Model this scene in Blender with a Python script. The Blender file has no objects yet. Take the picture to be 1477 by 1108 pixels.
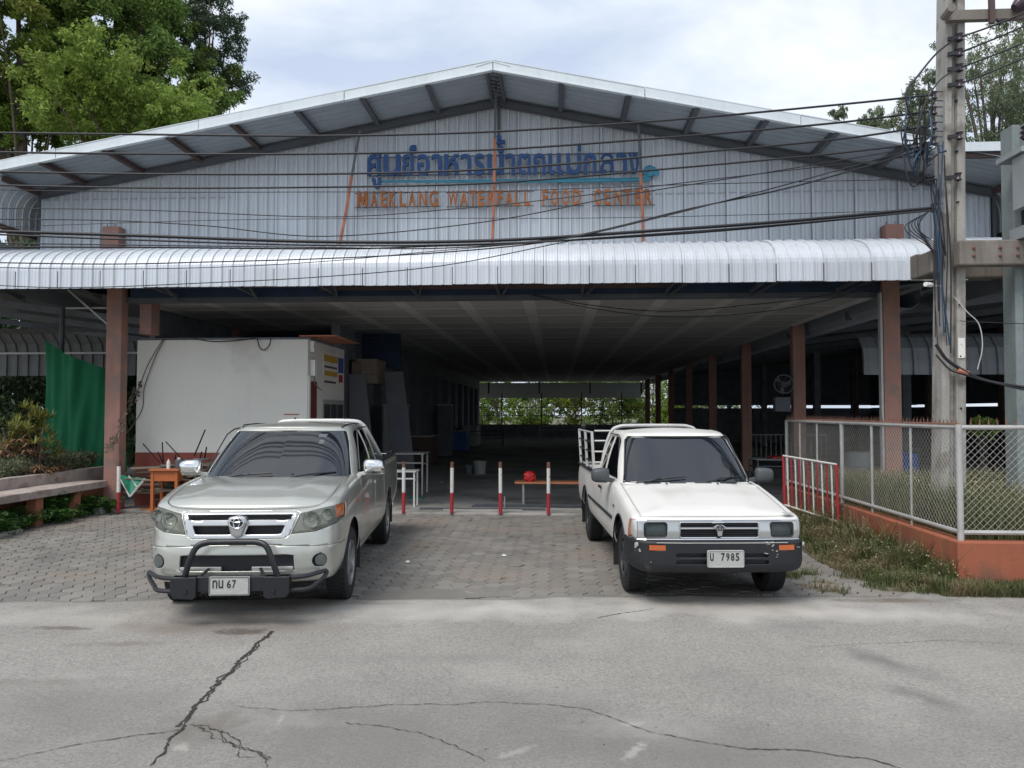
import bpy, bmesh, math, random
import numpy as np
from mathutils import Vector, Matrix, Euler, noise as mnoise
random.seed(7); rng = np.random.default_rng(7)
R = math.radians; PI = math.pi
S = bpy.context.scene
COL = S.collection
# ---------------------------------------------------------------- camera, world, sun, exposure
CZ = 1.78; F = 1110.0; TH = R(3.3); PT = R(2.06)
cam_d = bpy.data.cameras.new('camera'); cam = bpy.data.objects.new('camera', cam_d); COL.objects.link(cam)
cam.location = (0, 0, CZ); cam.rotation_euler = (R(90) + PT, 0, TH)
cam_d.sensor_width = 36; cam_d.lens = 36 * F / 1477; cam_d.clip_end = 600; cam_d.clip_start = .05
S.camera = cam
CM = Euler((R(90) + PT, 0, TH)).to_matrix()
def ray(px, py): return CM @ Vector(((px - 738.5) / F, -(py - 554) / F, -1))
def at(px, py, Y=None, Z=None, X=None):
    d = ray(px, py); o = Vector((0, 0, CZ))
    if Y is not None: t = Y / d.y
    elif Z is not None: t = (Z - CZ) / d.z
    else: t = X / d.x
    return o + d * t
def gnd(px, py, Z=0): return at(px, py, Z=Z)

W = bpy.data.worlds.new('World'); S.world = W; W.use_nodes = True
nt = W.node_tree; N = nt.nodes; L = nt.links; N.clear()
SUN_EL, SUN_AZ = R(58), R(215)
sky = N.new('ShaderNodeTexSky'); sky.sky_type = 'NISHITA'; sky.sun_disc = False
sky.sun_elevation = SUN_EL; sky.sun_rotation = SUN_AZ; sky.air_density = 1.3; sky.dust_density = 2.0
tc = N.new('ShaderNodeTexCoord')
mp = N.new('ShaderNodeMapping'); mp.inputs['Scale'].default_value = (1.0, 1.0, 2.6); mp.inputs['Location'].default_value = (3.1, .4, 1.7)
L.new(tc.outputs['Generated'], mp.inputs[0])
def wnoise(scale, det, rough=.55, dist=0.0):
    n = N.new('ShaderNodeTexNoise'); n.inputs['Scale'].default_value = scale; n.inputs['Detail'].default_value = det
    n.inputs['Roughness'].default_value = rough; n.inputs['Distortion'].default_value = dist; L.new(mp.outputs[0], n.inputs['Vector']); return n
def wramp(src, stops):
    r = N.new('ShaderNodeValToRGB'); e = r.color_ramp.elements
    while len(e) < len(stops): e.new(.5)
    for el, (p, c) in zip(e, stops): el.position = p; el.color = (*c, 1)
    L.new(src, r.inputs[0]); return r
n1 = wnoise(2.3, 7, .55, .3); n2 = wnoise(1.1, 3)
cl = wramp(n1.outputs[0], [(.38, (4.7, 5.4, 6.7)), (.50, (6.1, 6.7, 7.6)), (.64, (8.2, 8.4, 8.7))])
cov = wramp(n2.outputs[0], [(.30, (.72, .72, .72)), (.6, (.97, .97, .97))])
mx = N.new('ShaderNodeMix'); mx.data_type = 'RGBA'
L.new(cov.outputs[0], mx.inputs[0]); L.new(sky.outputs[0], mx.inputs[6]); L.new(cl.outputs[0], mx.inputs[7])
bg = N.new('ShaderNodeBackground'); bg.inputs[1].default_value = .082
L.new(mx.outputs[2], bg.inputs[0]); wo = N.new('ShaderNodeOutputWorld'); L.new(bg.outputs[0], wo.inputs[0])
sd = bpy.data.lights.new('sun', 'SUN'); so = bpy.data.objects.new('sun', sd); COL.objects.link(so)
sd.energy = 1.5; sd.angle = R(28); sd.color = (1, .945, .87)
so.rotation_euler = Vector((math.sin(SUN_AZ) * math.cos(SUN_EL), math.cos(SUN_AZ) * math.cos(SUN_EL), math.sin(SUN_EL))).to_track_quat('Z', 'Y').to_euler()
S.view_settings.view_transform = 'Standard'; S.view_settings.look = 'None'
S.view_settings.exposure = .80; S.view_settings.gamma = 1; S.view_settings.use_curve_mapping = False
S.cycles.max_bounces = 10; S.cycles.diffuse_bounces = 7; S.cycles.transparent_max_bounces = 12
# ---------------------------------------------------------------- materials
MATS = {}
def mat(name, col, rough=.7, metal=0, var=.12, vscale=3., fine=.08, fscale=60., bump=.0, bscale=40., streak=0., streakcol=None,
        coat=0, spec=.5, island=0., objrand=0., trans=0., stain=None, stain_scale=1.2, stain_pos=(.5, .62), detail=6, emis=None, sheen=0, alpha=None, stretch=(1, 1, 1)):
    if name in MATS: return MATS[name]
    m = bpy.data.materials.new(name); m.use_nodes = True; MATS[name] = m
    t = m.node_tree; n = t.nodes; l = t.links; b = n['Principled BSDF']
    b.inputs['Roughness'].default_value = rough; b.inputs['Metallic'].default_value = metal
    b.inputs['Coat Weight'].default_value = coat; b.inputs['Coat Roughness'].default_value = .06
    b.inputs['Specular IOR Level'].default_value = spec
    g = n.new('ShaderNodeNewGeometry')
    def noise(sc, det=4, st=None):
        x = n.new('ShaderNodeTexNoise'); x.inputs['Scale'].default_value = sc; x.inputs['Detail'].default_value = det
        if st:
            q = n.new('ShaderNodeMapping'); q.inputs['Scale'].default_value = st; l.new(g.outputs['Position'], q.inputs[0]); l.new(q.outputs[0], x.inputs['Vector'])
        else: l.new(g.outputs['Position'], x.inputs['Vector'])
        return x.outputs[0]
    def mul(cur, fac, amt):
        # multiply by 1 + amt*(fac-.5)*2
        a = n.new('ShaderNodeMath'); a.operation = 'MULTIPLY_ADD'; a.inputs[1].default_value = 2 * amt; a.inputs[2].default_value = 1 - amt; l.new(fac, a.inputs[0])
        v = n.new('ShaderNodeVectorMath'); v.operation = 'SCALE'; l.new(cur, v.inputs[0]); l.new(a.outputs[0], v.inputs['Scale']); return v.outputs[0]
    rgb = n.new('ShaderNodeRGB'); rgb.outputs[0].default_value = (*col, 1); cur = rgb.outputs[0]
    if var: cur = mul(cur, noise(vscale, detail, stretch), var * 2)
    if fine: cur = mul(cur, noise(fscale, 3, stretch), fine * 2)
    if island: cur = mul(cur, g.outputs['Random Per Island'], island)
    if objrand:
        oi = n.new('ShaderNodeObjectInfo'); cur = mul(cur, oi.outputs['Random'], objrand)
    def mixc(cur, fac, c2):
        q = n.new('ShaderNodeMix'); q.data_type = 'RGBA'; l.new(fac, q.inputs[0]); l.new(cur, q.inputs[6]); q.inputs[7].default_value = (*c2, 1); return q.outputs[2]
    def rmp(src, p0, p1, top=1.):
        q = n.new('ShaderNodeMapRange'); q.inputs[1].default_value = p0; q.inputs[2].default_value = p1; q.inputs[4].default_value = top; l.new(src, q.inputs[0]); return q.outputs[0]
    if streak:
        cur = mixc(cur, rmp(noise(1, 5, (9, 9, .7)), .50, .75, streak), streakcol or tuple(c * .35 for c in col))
    if stain: cur = mixc(cur, rmp(noise(stain_scale, 8), stain_pos[0], stain_pos[1]), stain)
    l.new(cur, b.inputs['Base Color'])
    if bump:
        bp = n.new('ShaderNodeBump'); bp.inputs['Strength'].default_value = min(1, bump); bp.inputs['Distance'].default_value = .02 * max(1, bump)
        l.new(noise(bscale, 5, stretch), bp.inputs['Height']); l.new(bp.outputs[0], b.inputs['Normal'])
    if emis: b.inputs['Emission Color'].default_value = (*emis[0], 1); b.inputs['Emission Strength'].default_value = emis[1]
    if alpha is not None: b.inputs['Alpha'].default_value = alpha
    if trans:
        tr = n.new('ShaderNodeBsdfTranslucent'); l.new(cur, tr.inputs[0]); ms = n.new('ShaderNodeMixShader'); ms.inputs[0].default_value = trans
        l.new(b.outputs[0], ms.inputs[1]); l.new(tr.outputs[0], ms.inputs[2]); l.new(ms.outputs[0], n['Material Output'].inputs[0])
    return m
M = lambda k: MATS[k]
mat('concrete_road', (.265, .252, .232), .9, var=.14, vscale=.9, fine=.34, fscale=75, bump=.35, bscale=120, stain=(.32, .306, .283), stain_scale=1.3, stain_pos=(.5, .72), detail=9)
mat('slab_concrete', (.36, .35, .335), .85, var=.18, vscale=1.4, fine=.12, bump=.2, bscale=60, stain=(.22, .215, .20), stain_scale=1.5)
mat('floor_concrete', (.36, .36, .35), .6, var=.2, vscale=.8, fine=.1, stain=(.22, .22, .22), stain_scale=.6)
mat('paver', (.188, .179, .165), .9, var=.2, vscale=.9, fine=.18, fscale=110, bump=.4, bscale=90, island=.15, objrand=.15, stain=(.225, .195, .17), stain_scale=.8, stain_pos=(.5, .68))
mat('joint_dirt', (.085, .07, .055), 1, var=.3, fine=.2)
mat('crack_dirt', (.035, .030, .026), 1, var=.3, vscale=8)
mat('stain_damp', (.17, .152, .135), .85, var=.2, vscale=4, fine=.2, fscale=90)
mat('pale_patch', (.29, .28, .265), .9, var=.2, vscale=6)
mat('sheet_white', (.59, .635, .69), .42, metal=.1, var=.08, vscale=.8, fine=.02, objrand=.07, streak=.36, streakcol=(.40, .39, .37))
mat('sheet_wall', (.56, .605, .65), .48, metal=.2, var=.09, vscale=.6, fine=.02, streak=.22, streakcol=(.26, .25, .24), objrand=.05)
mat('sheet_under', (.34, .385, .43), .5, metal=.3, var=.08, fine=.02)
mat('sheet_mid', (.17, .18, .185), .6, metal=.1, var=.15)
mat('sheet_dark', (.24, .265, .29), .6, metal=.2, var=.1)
mat('fascia', (.64, .70, .74), .5, var=.07, streak=.12)
mat('steel_brown', (.085, .055, .05), .7, var=.2, fine=.1)
mat('steel_grey', (.11, .12, .135), .6, metal=.3, var=.15)
mat('column_pink', (.33, .18, .145), .85, var=.14, vscale=2, fine=.06, stain=(.25, .17, .145), stain_scale=3, streak=.5, streakcol=(.20, .11, .09))
mat('board', (.44, .44, .43), .95, var=.08, fine=.03, objrand=.08)
mat('joint_compound', (.60, .60, .585), .95, var=.1)
mat('rust_strip', (.38, .15, .09), .8, var=.3, vscale=6, fine=.1)
mat('white_render', (.70, .695, .645), .85, var=.04, vscale=1, fine=.02, streak=.08, streakcol=(.40, .39, .36), stain=(.52, .51, .475), stain_scale=.9, stain_pos=(.55, .7))
mat('red_wainscot', (.26, .07, .05), .8, var=.15, fine=.08, stain=(.30, .17, .13), stain_scale=5, stain_pos=(.62, .7))
mat('orange_wall', (.31, .098, .052), .85, var=.14, vscale=1.6, fine=.07, streak=.65, streakcol=(.16, .08, .055), stain=(.14, .08, .055), stain_scale=1.2, stain_pos=(.46, .62), bump=.15)
mat('sign_blue', (.012, .06, .20), .5, var=.2, vscale=4)
mat('sign_teal', (.05, .25, .36), .5, var=.2, vscale=4)
mat('sign_orange', (.36, .12, .03), .6, var=.25, vscale=4, fine=.1)
mat('galv', (.43, .43, .42), .55, metal=.25, var=.15, vscale=8)
mat('wire', (.48, .48, .46), .5, metal=.3, var=.05, fine=0)
mat('rust', (.17, .085, .06), .85, var=.3, vscale=10)
mat('white_paint', (.72, .71, .68), .6, var=.08, stain=(.28, .18, .13), stain_scale=14, stain_pos=(.62, .72))
mat('red_paint', (.38, .03, .04), .6, var=.15, stain=(.2, .1, .09), stain_scale=16, stain_pos=(.64, .72))
mat('pole_concrete', (.34, .33, .305), .9, var=.16, vscale=2, fine=.08, streak=.6, streakcol=(.13, .12, .11), stain=(.20, .185, .165), stain_scale=4, bump=.2)
mat('beam_concrete', (.19, .17, .15), .9, var=.25, vscale=2.5, fine=.1, streak=.6, streakcol=(.07, .06, .055), bump=.2)
mat('pole_grey', (.20, .235, .235), .8, var=.15, vscale=3, fine=.12, fscale=30)
mat('cable', (.012, .013, .018), .6, var=0, fine=0)
mat('cable_blue', (.012, .05, .11), .6, var=0, fine=0)
mat('porcelain', (.05, .035, .05), .25, var=.1)
mat('trafo', (.30, .33, .34), .55, metal=.2, var=.12)
mat('orange_wood', (.42, .12, .035), .5, var=.12, stretch=(2, 2, 20))
mat('orange_laminate', (.55, .22, .10), .5, var=.1)
mat('plank', (.20, .165, .13), .9, var=.3, vscale=4, objrand=.35, stretch=(.5, 6, 6))
mat('black_metal', (.012, .014, .018), .42, var=.1)
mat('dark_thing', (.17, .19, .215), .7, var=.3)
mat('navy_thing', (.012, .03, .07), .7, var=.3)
mat('net_green', (.010, .17, .075), .85, var=.15, vscale=1.5, trans=.25)
mat('banner_green', (.02, .21, .13), .5, var=.3, vscale=9)
mat('banner_white', (.62, .64, .62), .5, var=.1)
mat('bag_red', (.62, .02, .02), .35, var=.2, vscale=14, coat=.3)
mat('bench_concrete', (.42, .36, .33), .9, var=.15, fine=.1, streak=.35, streakcol=(.2, .16, .15), stain=(.28, .23, .21), stain_scale=3)
mat('terracotta', (.38, .15, .09), .85, var=.15, fine=.08, streak=.3)
mat('soil', (.09, .07, .05), 1, var=.3, vscale=6, fine=.3, bump=.5)
mat('pail', (.32, .34, .33), .6)
mat('blue_thing', (.03, .09, .30), .6, var=.3)
mat('poster_yellow', (.55, .33, .05), .6, var=.15)
mat('poster_blue', (.05, .10, .35), .6, var=.1)
mat('door_red', (.16, .035, .03), .6, var=.1)
mat('glass_dark', (.02, .025, .03), .08, var=0, fine=0, spec=.6)
mat('leaf_bright', (.21, .30, .055), .6, var=.2, vscale=.5, fine=0, island=.35, trans=.35, stain=(.17, .17, .035), stain_scale=.28, stain_pos=(.5, .68), spec=.3)
mat('leaf_mid', (.15, .235, .055), .6, var=.22, vscale=.6, fine=0, island=.35, trans=.3, stain=(.11, .15, .025), stain_scale=.35, stain_pos=(.5, .64), spec=.3)
mat('leaf_dark', (.06, .10, .05), .6, var=.22, vscale=.6, fine=0, island=.35, trans=.25, spec=.3)
mat('leaf_gum', (.16, .20, .12), .6, var=.22, vscale=.5, fine=0, island=.4, trans=.25, spec=.3)
mat('leaf_hedge', (.15, .18, .095), .7, var=.3, vscale=2.5, fine=0, island=.5, trans=.2, stain=(.13, .085, .075), stain_scale=1.1, stain_pos=(.52, .66))
mat('leaf_under', (.05, .13, .025), .5, var=.25, vscale=3, fine=0, island=.5, trans=.25)
mat('leaf_shrub', (.20, .21, .05), .6, var=.25, vscale=3, fine=0, island=.4, trans=.3)
mat('leaf_dry', (.24, .14, .075), .8, var=.25, vscale=3, fine=0, island=.4, trans=.2)
mat('grass_blade', (.12, .14, .05), .7, var=.25, vscale=1.4, fine=0, island=.5, trans=.3, stain=(.23, .20, .09), stain_scale=1.6, stain_pos=(.5, .68))
mat('weed_blade', (.11, .135, .05), .7, var=.3, vscale=2, fine=0, island=.5, trans=.3, stain=(.24, .20, .11), stain_scale=2.3, stain_pos=(.45, .6))
mat('seed_head', (.45, .38, .24), .8, var=.2, island=.3)
mat('bark', (.13, .10, .08), .9, var=.3, vscale=4, bump=.5, bscale=20)
mat('earth', (.12, .11, .075), 1, var=.3, vscale=.3)
# vehicles
def paint(name, col, metal, rough, dirt, coat=.7, dscale=2.2, fl=0):
    m = mat(name, col, rough, metal=metal, var=.03, vscale=2, fine=fl, fscale=400, coat=coat, stain=dirt, stain_scale=dscale, stain_pos=(.52, .95))
    return m
paint('silver_paint', (.485, .50, .46), .55, .30, (.34, .34, .30), coat=.8, fl=.05)
paint('white_car_paint', (.70, .695, .665), 0, .38, (.50, .49, .45), coat=.35)
mat('car_glass', (.010, .014, .020), .035, var=0, fine=0, spec=1.0, coat=.5)
mat('side_glass', (.004, .005, .007), .05, var=0, fine=0, spec=.4)
mat('chrome', (.78, .79, .80), .09, metal=1, var=.02, fine=0)
mat('grille_silver', (.55, .56, .56), .28, metal=.8, var=.05, fine=0)
mat('plastic_black', (.018, .021, .026), .5, var=.15, fine=.05)
mat('bumper_black', (.012, .014, .018), .58, var=.12, vscale=5, fine=.06, stain=(.075, .08, .085), stain_scale=3.5, stain_pos=(.62, .75))
mat('rubber', (.014, .015, .017), .8, var=.2, fine=.1)
mat('mirror_plastic', (.06, .068, .075), .55, var=.05)
mat('lamp_reflector', (.42, .44, .41), .22, metal=.75, var=.15, vscale=18)
mat('lamp_amber', (.50, .12, .03), .25, var=.1, coat=.8)
mat('lamp_clear', (.55, .56, .55), .2, metal=.3, coat=.8, var=.1)
mat('lamp_smoke', (.12, .14, .14), .12, metal=.4, coat=1, var=.2, vscale=15)
mat('rim', (.30, .31, .32), .4, metal=.7, var=.1)
mat('rim_black', (.03, .035, .04), .5, var=.1)
mat('plate_white', (.42, .43, .41), .5, var=.08, vscale=20)
mat('plate_ink', (.02, .022, .02), .6, var=0, fine=0)
mat('scuff', (.36, .37, .35), .7, var=.3, vscale=25)
mat('rail_paint', (.60, .60, .58), .45, metal=.2, var=.12)
def lens_mat(nm, tc_, bc_, fac):
    m = bpy.data.materials.new(nm); m.use_nodes = True; t = m.node_tree; n = t.nodes; l = t.links
    tr = n.new('ShaderNodeBsdfTransparent'); tr.inputs[0].default_value = tc_
    b = n['Principled BSDF']; b.inputs['Base Color'].default_value = bc_; b.inputs['Roughness'].default_value = .12
    ms = n.new('ShaderNodeMixShader'); ms.inputs[0].default_value = fac; l.new(tr.outputs[0], ms.inputs[1]); l.new(b.outputs[0], ms.inputs[2]); l.new(ms.outputs[0], n['Material Output'].inputs[0])
    MATS[nm] = m
lens_mat('headlamp_lens', (.86, .87, .82, 1), (.40, .42, .39, 1), .22)
lens_mat('headlamp_lens_dark', (.62, .66, .66, 1), (.14, .16, .16, 1), .28)
def placed_stains(m, stains):
    t = m.node_tree; n = t.nodes; l = t.links; b = n['Principled BSDF']; cur = b.inputs['Base Color'].links[0].from_socket; g = n.new('ShaderNodeNewGeometry')
    for (x, y, rx, ry, rot, col, amt, nsc, sharp) in stains:
        mp_ = n.new('ShaderNodeMapping'); mp_.vector_type = 'TEXTURE'; mp_.inputs['Location'].default_value = (x, y, 0); mp_.inputs['Rotation'].default_value = (0, 0, rot); mp_.inputs['Scale'].default_value = (rx, ry, 50); l.new(g.outputs['Position'], mp_.inputs[0])
        ln = n.new('ShaderNodeVectorMath'); ln.operation = 'LENGTH'; l.new(mp_.outputs[0], ln.inputs[0])
        nz = n.new('ShaderNodeTexNoise'); nz.inputs['Scale'].default_value = nsc; nz.inputs['Detail'].default_value = 8; l.new(g.outputs['Position'], nz.inputs['Vector'])
        ad = n.new('ShaderNodeMath'); ad.operation = 'MULTIPLY_ADD'; ad.inputs[1].default_value = 1.6; l.new(nz.outputs[0], ad.inputs[0]); l.new(ln.outputs['Value'], ad.inputs[2])
        mr = n.new('ShaderNodeMapRange'); mr.inputs[1].default_value = 1.55; mr.inputs[2].default_value = 1.55 - sharp; mr.inputs[4].default_value = amt; l.new(ad.outputs[0], mr.inputs[0])
        q = n.new('ShaderNodeMix'); q.data_type = 'RGBA'; l.new(mr.outputs[0], q.inputs[0]); l.new(cur, q.inputs[6]); q.inputs[7].default_value = (*col, 1); cur = q.outputs[2]
    l.new(cur, b.inputs['Base Color'])
def stn(px, py, rx, ry, rot, col, amt, nsc=3, sharp=.6): p = gnd(px, py); return (p.x, p.y, rx, ry, rot, col, amt, nsc, sharp)
placed_stains(MATS['concrete_road'], [
    (-700, 4, 1000, 1000, 0, (.12, .115, .106), .35, 42, .25), (-760, 4, 1000, 1000, 0, (.30, .29, .27), .5, 55, .25), stn(700, 1075, 6.0, 1.5, 0, (.145, .138, .127), .9, 1.2, 1.2),
    stn(700, 880, 4.2, .62, .08, (.43, .415, .385), 1., 2.2, .8), stn(1180, 885, 2.6, .60, .0, (.44, .42, .39), 1., 2.2, .8), stn(100, 892, 2.0, .5, .06, (.40, .38, .345), .8, 2.2, .8),
    stn(330, 905, 1.5, .42, .1, (.20, .165, .138), .85, 3, .8), stn(345, 912, .34, .14, 0, (.10, .085, .072), .9, 9, .35), stn(90, 907, .40, .09, 0, (.13, .11, .10), .85, 9, .4), stn(170, 930, .8, .10, .1, (.17, .15, .14), .6, 6, .5),
    stn(1290, 960, .22, .75, .45, (.13, .125, .117), .85, 3, .8), stn(1340, 1010, .16, .5, .6, (.13, .125, .117), .8, 3, .8), stn(1130, 905, .5, .10, 0, (.20, .195, .19), .5, 5, .6),
    stn(500, 1060, 1.9, .7, .1, (.155, .147, .135), .65, 1.6, .9), stn(900, 1080, 1.6, .55, 0, (.15, .143, .133), .6, 1.6, .9), stn(100, 1040, 1.0, .8, 0, (.155, .148, .138), .55, 1.6, .9), stn(1300, 1090, 1.2, .6, 0, (.155, .147, .136), .5, 1.8, .9),
    stn(1290, 868, .9, .16, .05, (.13, .105, .08), .8, 5, .6), stn(450, 872, 1.4, .14, .08, (.20, .165, .135), .6, 4, .6), stn(262, 1080, .07, .10, .2, (.34, .32, .29), .8, 22, .5), stn(915, 1046, .14, .05, .3, (.36, .35, .33), .8, 22, .5), stn(915, 1086, .05, .22, -.5, (.36, .35, .33), .7, 22, .5), stn(745, 1086, .05, .2, -.9, (.33, .32, .30), .6, 22, .5), stn(405, 1040, .03, .12, .1, (.36, .35, .33), .7, 22, .5),
    stn(60, 985, .9, .14, .1, (.16, .145, .13), .5, 5, .7), stn(640, 950, 1.6, .2, .05, (.17, .163, .152), .45, 4, .8), stn(300, 1050, .45, .30, .2, (.14, .125, .11), .6, 6, .6), stn(410, 1040, .5, .25, 0, (.30, .29, .27), .4, 9, .5), stn(930, 1050, .6, .3, 0, (.30, .29, .275), .4, 9, .5)])
for nm, tint, fac in (('car_glass', .45, .74), ('side_glass', .25, .82)):
    t = MATS[nm].node_tree; n = t.nodes; b = n['Principled BSDF']; tr = n.new('ShaderNodeBsdfTransparent'); tr.inputs[0].default_value = (tint, tint * 1.05, tint * 1.1, 1); ms = n.new('ShaderNodeMixShader'); ms.inputs[0].default_value = fac
    t.links.new(tr.outputs[0], ms.inputs[1]); t.links.new(b.outputs[0], ms.inputs[2]); t.links.new(ms.outputs[0], n['Material Output'].inputs[0])
# ---------------------------------------------------------------- mesh helpers
def tag(o, label=None, cat=None, group=None, kind=None):
    if label: o['label'] = label
    if cat: o['category'] = cat
    if group: o['group'] = group
    if kind: o['kind'] = kind
    return o
def thing(name, label, cat, loc=(0, 0, 0), group=None, rz=0):
    o = bpy.data.objects.new(name, None); COL.objects.link(o); o.location = loc; o.rotation_euler = (0, 0, rz); o.empty_display_size = .2
    return tag(o, label, cat, group)
def link(name, me, m, parent=None, world=False, smooth=False):
    o = bpy.data.objects.new(name, me); COL.objects.link(o)
    if m is not None and not me.materials:
        for x in (m if isinstance(m, (list, tuple)) else [m]): me.materials.append(MATS[x] if isinstance(x, str) else x)
    if smooth: me.shade_smooth()
    if parent is not None:
        o.parent = parent
        if world:
            p = parent; off = Vector((0, 0, 0))
            while p: off += p.location; p = p.parent
            o.location = -off
    return o
class MB:
    def __init__(s): s.v = []; s.f = []; s.mi = []; s.cur = 0
    def add(s, vs, fs):
        k = len(s.v); s.v += [tuple(v) for v in vs]; s.f += [tuple(i + k for i in f) for f in fs]; s.mi += [s.cur] * len(fs); return s
    def box(s, c, d, rot=None, taper=1.):
        hx, hy, hz = d[0] / 2, d[1] / 2, d[2] / 2; c = Vector(c); vs = []
        for z in (-1, 1):
            t = taper if z > 0 else 1
            for x, y in ((-1, -1), (1, -1), (1, 1), (-1, 1)):
                p = Vector((x * hx * t, y * hy * t, z * hz))
                if rot is not None: p = rot @ p
                vs.append(p + c)
        return s.add(vs, [(0, 3, 2, 1), (4, 5, 6, 7), (0, 1, 5, 4), (1, 2, 6, 5), (2, 3, 7, 6), (3, 0, 4, 7)])
    def b2(s, a, b): return s.box([(a[i] + b[i]) / 2 for i in range(3)], [abs(b[i] - a[i]) for i in range(3)])
    def bar(s, p, q, w, h, up=(0, 0, 1)):
        p = Vector(p); q = Vector(q); d = q - p; ln = d.length; d.normalize(); u = Vector(up)
        if abs(d.dot(u)) > .99: u = Vector((0, 1, 0))
        x = d.cross(u).normalized(); z = x.cross(d).normalized(); m = Matrix((x, d, z)).transposed()
        return s.box((p + q) / 2, (w, ln, h), m)
    def tube(s, pts, r, n=8, caps=True, closed=False):
        pts = [Vector(p) for p in pts]; m = len(pts); rr = r if isinstance(r, (list, tuple)) else [r] * m
        vs = []; prev = None
        for i, p in enumerate(pts):
            if closed: d = pts[(i + 1) % m] - pts[i - 1]
            else: d = pts[min(i + 1, m - 1)] - pts[max(i - 1, 0)]
            d.normalize()
            u = prev if prev is not None else (Vector((0, 0, 1)) if abs(d.z) < .9 else Vector((1, 0, 0)))
            x = d.cross(u)
            if x.length < 1e-4: x = d.cross(Vector((1, .3, 0)))
            x.normalize(); y = x.cross(d).normalized(); prev = y
            for k in range(n):
                a = 2 * PI * k / n; vs.append(p + (x * math.cos(a) + y * math.sin(a)) * rr[i])
        fs = []
        for i in range(m if closed else m - 1):
            j = (i + 1) % m
            for k in range(n): fs.append((i * n + k, i * n + (k + 1) % n, j * n + (k + 1) % n, j * n + k))
        if caps and not closed: fs += [tuple(range(n))[::-1], tuple((m - 1) * n + k for k in range(n))]
        return s.add(vs, fs)
    def lathe(s, prof, c=(0, 0, 0), n=24, rot=None, closed=False):
        vs = []; c = Vector(c); m = len(prof)
        for r, z in prof:
            for k in range(n):
                a = 2 * PI * k / n; p = Vector((r * math.cos(a), r * math.sin(a), z))
                if rot is not None: p = rot @ p
                vs.append(p + c)
        fs = []
        for i in range(m if closed else m - 1):
            j = (i + 1) % m
            for k in range(n): fs.append((i * n + k, i * n + (k + 1) % n, j * n + (k + 1) % n, j * n + k))
        return s.add(vs, fs)
    def prism(s, poly, a, b, axis='y', fn=None):
        # poly of 2D points in the plane normal to axis, from a to b
        def P(u, v, w): return {'y': (u, w, v), 'x': (w, u, v), 'z': (u, v, w)}[axis]
        n = len(poly); vs = [P(u, v, a) for u, v in poly] + [P(u, v, b) for u, v in poly]
        return s.add(vs, [tuple(range(n)), tuple(range(2 * n - 1, n - 1, -1))] + [(i, i + n, (i + 1) % n + n, (i + 1) % n) for i in range(n)])
    def me(s, name):
        me = bpy.data.meshes.new(name); me.from_pydata(s.v, [], s.f); me.update()
        if len(set(s.mi)) > 1: me.polygons.foreach_set('material_index', s.mi)
        return me
    def build(s, name, m=None, parent=None, world=False, smooth=False, bevel=0, fix=True):
        me = s.me(name)
        if fix:
            b = bmesh.new(); b.from_mesh(me); bmesh.ops.recalc_face_normals(b, faces=b.faces); b.to_mesh(me); b.free()
        o = link(name, me, m, parent, world, False)
        if smooth:
            me.shade_smooth()
            me.set_sharp_from_angle(angle=R(38))
        if bevel:
            q = o.modifiers.new('bevel', 'BEVEL'); q.width = bevel; q.segments = 2; q.limit_method = 'ANGLE'; q.angle_limit = R(40)
        return o
def npmesh(name, V, Q, m, parent=None, world=False, kind=None, mi=None):
    me = bpy.data.meshes.new(name); V = np.asarray(V, np.float32).reshape(-1, 3); Q = np.asarray(Q, np.int32); k = Q.shape[1]
    me.vertices.add(len(V)); me.vertices.foreach_set('co', V.ravel()); me.loops.add(Q.size); me.loops.foreach_set('vertex_index', Q.ravel())
    me.polygons.add(len(Q)); me.polygons.foreach_set('loop_start', np.arange(0, Q.size, k, dtype=np.int32))
    try: me.polygons.foreach_set('loop_total', np.full(len(Q), k, np.int32))
    except Exception: pass
    for x in (m if isinstance(m, (list, tuple)) else [m]): me.materials.append(MATS[x])
    if mi is not None: me.polygons.foreach_set('material_index', np.asarray(mi, np.int32))
    me.update(calc_edges=True); me.validate()
    o = link(name, me, None, parent, world)
    if kind: o['kind'] = kind
    return o
def copy_tree(o, parent=None, kids=None):
    c = o.copy(); COL.objects.link(c)
    if parent is not None: c.parent = parent
    for ch in list(o.children): copy_tree(ch, c)
    return c
def smooth_path(pts, n=8):
    pts = [Vector(p) for p in pts]; out = []
    P = [pts[0] * 2 - pts[1]] + pts + [pts[-1] * 2 - pts[-2]]
    for i in range(1, len(P) - 2):
        for k in range(n):
            t = k / n; a, b, c, d = P[i - 1:i + 3]
            out.append(.5 * ((2 * b) + (c - a) * t + (2 * a - 5 * b + 4 * c - d) * t * t + (3 * b - a - 3 * c + d) * t ** 3))
    out.append(pts[-1]); return out
def glyph(ch, name, x0, x1, z0, z1, Y, depth, m, parent, off=.0, rail=None, keep=False):
    cu = bpy.data.curves.new('g', 'FONT'); cu.body = ch; cu.size = 1; cu.extrude = .05; cu.offset = off; cu.resolution_u = 3
    o = bpy.data.objects.new('g', cu); COL.objects.link(o)
    dg = bpy.context.evaluated_depsgraph_get(); me = bpy.data.meshes.new_from_object(o.evaluated_get(dg)); bpy.data.objects.remove(o)
    vs = np.array([v.co[:] for v in me.vertices]); mn = vs.min(0); mxx = vs.max(0)
    for v in me.vertices:
        fx = (v.co.x - mn[0]) / (mxx[0] - mn[0]); fz = (v.co.y - mn[1]) / (mxx[1] - mn[1])
        v.co = (x0 + fx * (x1 - x0), Y - depth * (v.co.z - mn[2]) / (mxx[2] - mn[2]), z0 + fz * (z1 - z0))
    me.materials.clear(); me.update(); me.name = name
    o = link(name, me, m, parent, True)
    return o
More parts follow.
